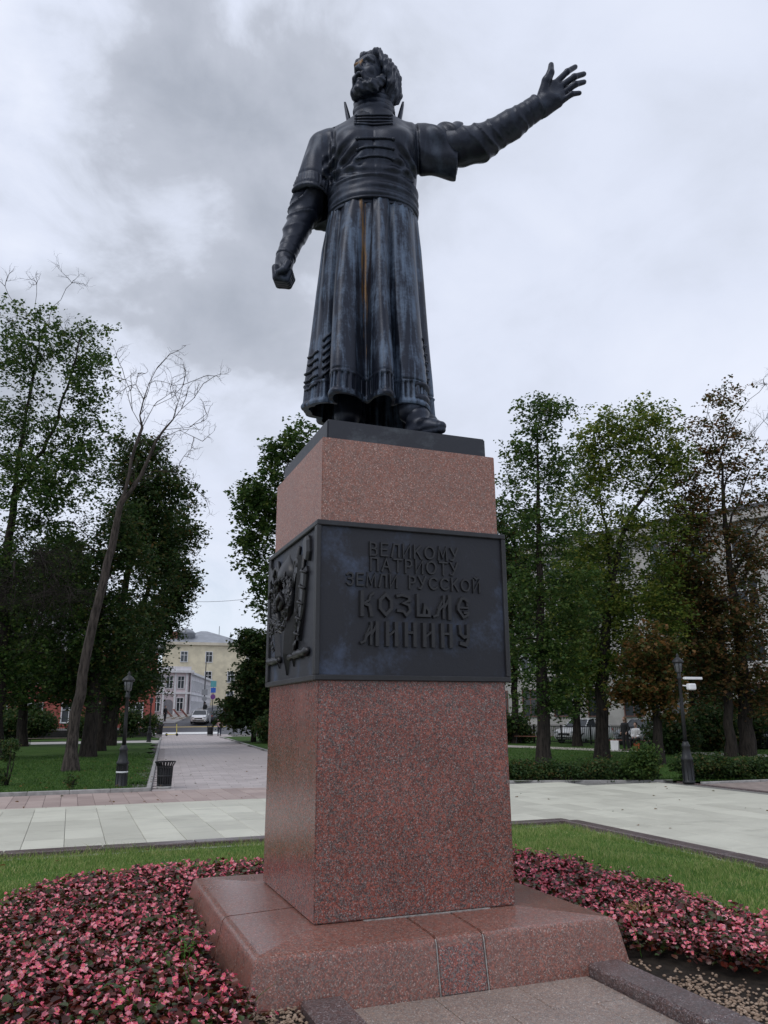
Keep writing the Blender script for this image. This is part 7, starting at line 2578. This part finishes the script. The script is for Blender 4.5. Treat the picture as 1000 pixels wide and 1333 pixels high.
def begonia(rng):
    nl = 38
    u = rng.random(nl)
    a = rng.uniform(0, 2 * PI, nl)
    r = .115 * np.sqrt(rng.random(nl)); h = .05 + .15 * u * (1 - (r / .2)**2)
    c = np.stack([r * np.cos(a), r * np.sin(a), h], 1)
    t, nrm, s = frames(nl, rng, -.5, .55)
    L = rng.uniform(.030, .056, nl)[:, None]; W = L * rng.uniform(.36, .48, nl)[:, None]
    cup = nrm * L * rng.uniform(.08, .3, nl)[:, None]
    V = np.stack([c - t * L * .5, c - t * L * .12 + s * W + cup, c + t * L * .28 + s * W * .8 + cup, c + t * L * .5,
                  c + t * L * .28 - s * W * .8 + cup, c - t * L * .12 - s * W + cup], 1).reshape(-1, 3)
    b = np.arange(nl)[:, None] * 6
    Q = np.concatenate([b + [0, 1, 2, 3], b + [0, 3, 4, 5]])
    nf = int(rng.integers(5, 14))
    a = rng.uniform(0, 2 * PI, nf); r = .125 * np.sqrt(rng.random(nf))
    c = np.stack([r * np.cos(a), r * np.sin(a), .165 + rng.uniform(-.03, .055, nf) - r * .3], 1)
    n = np.stack([np.cos(a) * .5, np.sin(a) * .5, np.full(nf, .8)], 1) + rng.normal(0, .33, (nf, 3))
    n /= np.linalg.norm(n, axis=1)[:, None]
    x = np.cross(n, rng.normal(0, 1, (nf, 3))); x /= np.linalg.norm(x, axis=1)[:, None]
    y = np.cross(n, x)
    PV, PQ, EV = [], [], []
    for d, sd, L, W in ((x, y, .018, .0135), (-x, y, .017, .0135), (y, x, .013, .0075), (-y, x, .013, .0075)):
        k = rng.uniform(.8, 1.25, nf)[:, None]
        lift = n * .006
        v = np.stack([c, c + d * L * .55 * k + sd * W * k + lift, c + d * L * k + lift * 1.6, c + d * L * .55 * k - sd * W * k + lift], 1).reshape(-1, 3)
        PQ.append(np.arange(nf * 4).reshape(-1, 4) + sum(len(q) for q in PV)); PV.append(v)
    e = .0035
    EV = np.stack([c + n * .006 + x * e, c + n * .006 + y * e, c + n * .006 - x * e, c + n * .006 - y * e], 1).reshape(-1, 3)
    return (V, Q), (np.concatenate(PV), np.concatenate(PQ)), (EV, np.arange(nf * 4).reshape(-1, 4))


def plant_bed(name, spots, seed, label):
    rng = np.random.default_rng(seed)
    var = [begonia(rng) for _ in range(14)]
    out = [[[], []] for _ in range(3)]
    cnt = [0, 0, 0]
    for x, y, z, s in spots:
        v = var[rng.integers(len(var))]
        a = rng.uniform(0, 2 * PI)
        R = np.array([[math.cos(a), -math.sin(a), 0], [math.sin(a), math.cos(a), 0], [0, 0, 1]])
        tx, ty = rng.normal(0, .12, 2)
        for k in range(3):
            V, Q = v[k]
            W = (V * s) @ R.T
            W = W + np.array([x, y, z]) + W[:, 2:3] * np.array([tx, ty, 0])
            out[k][0].append(W); out[k][1].append(Q + cnt[k]); cnt[k] += len(V)
    V = np.concatenate([np.concatenate(o[0]) for o in out])
    off = np.cumsum([0] + cnt[:2])
    Qs = [np.concatenate(o[1]) + off[k] for k, o in enumerate(out)]
    me = np_mesh(name, V, quads=np.concatenate(Qs))
    for m in (BEG_LEAF, BEG_PET, BEG_EYE): me.materials.append(m)
    mi = np.concatenate([np.full(len(q), k, np.int32) for k, q in enumerate(Qs)])
    me.polygons.foreach_set('material_index', mi)
    o = link(name, me)
    return tag(o, label, 'flower bed', None, 'stuff')


def flower_ok(x, y):
    if not in_flowers(x, y): return False
    if abs(x) < 1.46 and abs(y) < 1.46: return False
    if -1.15 < x < 1.40 and y < 0: return False
    if x > 0 and y < -1.15 and x < 1.46 + (-1.20 - y) * .60: return False
    if x < 0 and y < -1.3 and x > -1.42: return False
    return True


rng = np.random.default_rng(77)
sp = {'w': [], 'e': []}
gap = .135
for i in range(-26, 27):
    for j in range(-26, 26):
        x = i * gap + rng.uniform(-.05, .05) + (gap / 2 if j % 2 else 0); y = j * gap + rng.uniform(-.05, .05)
        edge = bed_edge(math.atan2(y, x)) - (abs(x)**5 + abs(y)**5)**.2
        if not flower_ok(x, y) or (rng.random() < .035) or not in_view((x, y, .15), .30): continue
        s = rng.uniform(.82, 1.22) * (1.0 if edge > .25 else .85)
        sp['w' if x < 0 and not (x > -1.4 and y > 1.4 and x > -.2) else 'e'].append((x, y, float(bed_z(x, y)) + .005, s))
plant_bed('begonia_flowers', sp['w'], 5, 'pink begonias with bronze leaves filling the bed west of the base')
plant_bed('begonia_flowers', sp['e'], 6, 'pink begonias with bronze leaves in the strip east of the base')


def blades(name, n, area, ok, zf, h, w, seed, mat, label=None, lean=.5):
    rng = np.random.default_rng(seed)
    x0, x1, y0, y1 = area
    x = rng.uniform(x0, x1, n); y = rng.uniform(y0, y1, n)
    m = np.array([ok(a, b_) for a, b_ in zip(x, y)])
    x, y = x[m], y[m]; n = len(x)
    z = np.array([zf(a, b_) for a, b_ in zip(x, y)])
    p = np.stack([x, y, z], 1)
    a = rng.uniform(0, 2 * PI, n); f = rng.uniform(0, 2 * PI, n)
    hh = h * rng.uniform(.5, 1.35, n) * (0.75 + .35 * np.sin(x * 3.1 + 1.7 * np.sin(y * 2.3)) * np.sin(y * 2.7 + x))
    d = np.stack([np.cos(a), np.sin(a), 0 * a], 1) * (hh * rng.uniform(.05, lean * 2, n))[:, None]
    s = np.stack([np.cos(f), np.sin(f), 0 * f], 1) * (w * rng.uniform(.6, 1.3, n) / 2)[:, None]
    up = np.stack([0 * hh, 0 * hh, hh], 1)
    V = np.stack([p - s, p + s, p + d * .35 + up * .6 + s * .8, p + d * .35 + up * .6 - s * .8, p + d + up], 1).reshape(-1, 3)
    b = np.arange(n)[:, None] * 5
    me = np_mesh(name, V, quads=b + [0, 1, 2, 3], tris=b + [3, 2, 4])
    o = link(name, me, mat)
    return tag(o, label, 'grass', None, 'stuff')


def bed_grass_ok(x, y):
    if in_flowers(x, y, -.02): return False
    return in_view((x, y, 0), .18) and y < 5.82 and abs(x) < 5.4


blades('grass', 165000, (-5.3, 5.42, -2.2, 5.84), bed_grass_ok, lambda x, y: float(bed_z(x, y)) - .004, .062, .0062, 91, BLADE, 'short green grass between the flower bed and the kerb')
blades('grass', 2600, (-4.2, 5.42, 5.5, 5.86), lambda x, y: in_view((x, y, 0), .02) and rng.random() < .8, lambda x, y: float(bed_z(x, y)) - .004, .13, .006, 92, BLADE, 'longer untrimmed grass along the north kerb')
blades('grass', 2600, (5.08, 5.42, -1.5, 5.6), lambda x, y: in_view((x, y, 0), .02), lambda x, y: float(bed_z(x, y)) - .004, .11, .006, 93, BLADE, 'longer untrimmed grass along the east kerb')
blades('grass', 60000, (-9, 2.5, 15.95, 36), lambda x, y: x < lx(y) - .02 and in_view((x, y, 0), .01) and rng.random() < min(1, (26 / y)**2), lambda x, y: GZ + .045, .075, .018, 94, BLADE_SHADE, 'mown grass of the west lawn')
blades('grass', 60000, (7, 30, 11.8, 34), lambda x, y: east_ok(x, y) and in_view((x, y, 0), .01) and rng.random() < min(1, (22 / y)**2), lambda x, y: GZ + .04, .075, .018, 95, BLADE_SHADE, 'mown grass of the east lawn')
blades('grass', 420, (-3.2, 3.3, -3.2, 3.1), lambda x, y: flower_ok(x, y), lambda x, y: float(bed_z(x, y)), .30, .009, 96, GREEN_W, 'stray grass blades growing up among the begonias', .45)

# pebbles and soil strip beside the flagged path
rng = np.random.default_rng(15)
ico = bmesh.new(); bmesh.ops.create_icosphere(ico, subdivisions=1, radius=1.0)
iv = np.array([v.co[:] for v in ico.verts]); it = np.array([[v.index for v in f.verts] for f in ico.faces]); ico.free()
VV, TT = [], []
k = 0
while k < 2300:
    if rng.random() < .82:
        x = rng.uniform(1.31, 2.5); y = rng.uniform(-3.4, -1.35)
        q = (x - 1.29) / max(.16, (1.0 + (-1.35 - y) * .7) * .50)
        if rng.random() < min(1, q * 1.25)**.7 or (y > -1.75 and rng.random() < .85): continue
    else:
        x = rng.uniform(-1.62, -1.06); y = rng.uniform(-2.3, -1.36)
    s = rng.uniform(.006, .0135) * np.array([1.25, 1, .7])
    a = rng.uniform(0, 2 * PI); R = np.array([[math.cos(a), -math.sin(a), 0], [math.sin(a), math.cos(a), 0], [0, 0, 1]])
    VV.append((iv * s * rng.uniform(.8, 1.2, (len(iv), 1))) @ R.T + np.array([x, y, float(bed_z(x, y * .3)) + .018 + rng.uniform(0, .006)])); TT.append(it + k * len(iv)); k += 1
me = np_mesh('pebbles', np.concatenate(VV), tris=np.concatenate(TT), smooth=True)
PEB = petal_mat('pebble_stone', [(0.15, (.12, .08, .055)), (.5, (.27, .19, .135)), (.8, (.40, .30, .225)), (.95, (.52, .44, .36))], .8, 0.0, .3)
tag(link('pebbles', me, PEB), 'beige pebbles spilled on the soil beside the path kerb', 'gravel', None, 'stuff')
del VV, TT

# single weeds
def herb(name, label, loc, n, h, L, mat, seed, up=.6, w=.11):
    rng = np.random.default_rng(seed)
    t = thing(name, label, 'weed', loc)
    mb = MB(); C = []
    for k in range(n):
        a = rng.uniform(0, 2 * PI); r = rng.uniform(.02, .10)
        hh = h * rng.uniform(.6, 1.1)
        tip = np.array([r * math.cos(a) * 2, r * math.sin(a) * 2, hh])
        pts = [np.array([r * .2 * math.cos(a), r * .2 * math.sin(a), 0]), tip * np.array([.4, .4, .5]), tip]
        mb.tube(pts, [.004, .0035, .002], 4)
        for j in range(9):
            u = .25 + .75 * j / 8
            C.append((pts[0] * (1 - u) + tip * u, a + j * 2.4))
    mb.build('stem', mat, t)
    V, Q = [], []
    for i, (c, a) in enumerate(C):
        e = rng.uniform(-.2, .8)
        d = np.array([math.cos(a) * math.cos(e), math.sin(a) * math.cos(e), math.sin(e)]); s = np.array([-math.sin(a), math.cos(a), 0])
        l = L * rng.uniform(.6, 1.2)
        V += [c, c + d * l * .4 + s * l * w + [0, 0, .005], c + d * l - [0, 0, l * .3], c + d * l * .4 - s * l * w + [0, 0, .005]]
        Q.append([4 * i, 4 * i + 1, 4 * i + 2, 4 * i + 3])
    link('foliage', np_mesh('foliage', V, quads=Q), mat, t)
    return t


herb('tall_weed', 'tall green weed among the begonias close to the base', (-1.62, -.62, .02), 5, .34, .11, GREEN_W, 31)
herb('tall_weed', 'green weed with long blades low in the west begonias', (-1.95, -1.35, .02), 4, .24, .16, GREEN_W, 33, w=.06)
t = thing('dry_tuft', 'dry yellow grass tuft in the begonias east of the base', 'weed', (1.98, -.72, .12))
rng = np.random.default_rng(8)
mb = MB()
for k in range(34):
    a = rng.uniform(0, 2 * PI); r = rng.uniform(.05, .16); hh = rng.uniform(.06, .17)
    mb.tube([(0, 0, 0), (r * .4 * math.cos(a), r * .4 * math.sin(a), hh * .8), (r * math.cos(a), r * math.sin(a), hh), (r * 1.4 * math.cos(a), r * 1.4 * math.sin(a), hh * .7)], [.003, .003, .002, .001], 3)
o = mb.build('dry_blades', DRY_W, t); o['kind'] = 'stuff'

# a few fallen leaves under the trees and blown onto the paving
rng = np.random.default_rng(61)
P_ = []
for x0, x1, y0, y1, n, z in ((-4, .0, 16, 30, 110, GZ + .10), (10, 26, 14.5, 26, 170, GZ + .10), (-4, 5.5, 13, 15.7, 22, GZ + .006), (6.5, 13, 4, 12, 26, GZ + .006), (.4, 6, 17, 32, 30, GZ + .006), (-3.2, 5.2, 3.3, 5.7, 16, -.01)):
    P_.append(np.stack([rng.uniform(x0, x1, n), rng.uniform(y0, y1, n), np.full(n, z)], 1))
P_ = np.concatenate(P_)
V, Q = leaf_cloud(P_, 1, .002, .075, rng, .18)
tag(link('fallen_leaves', np_mesh('fallen_leaves', V, quads=Q), LEAF['orange']), 'brown fallen leaves scattered on the lawns and paving', None, None, 'stuff')
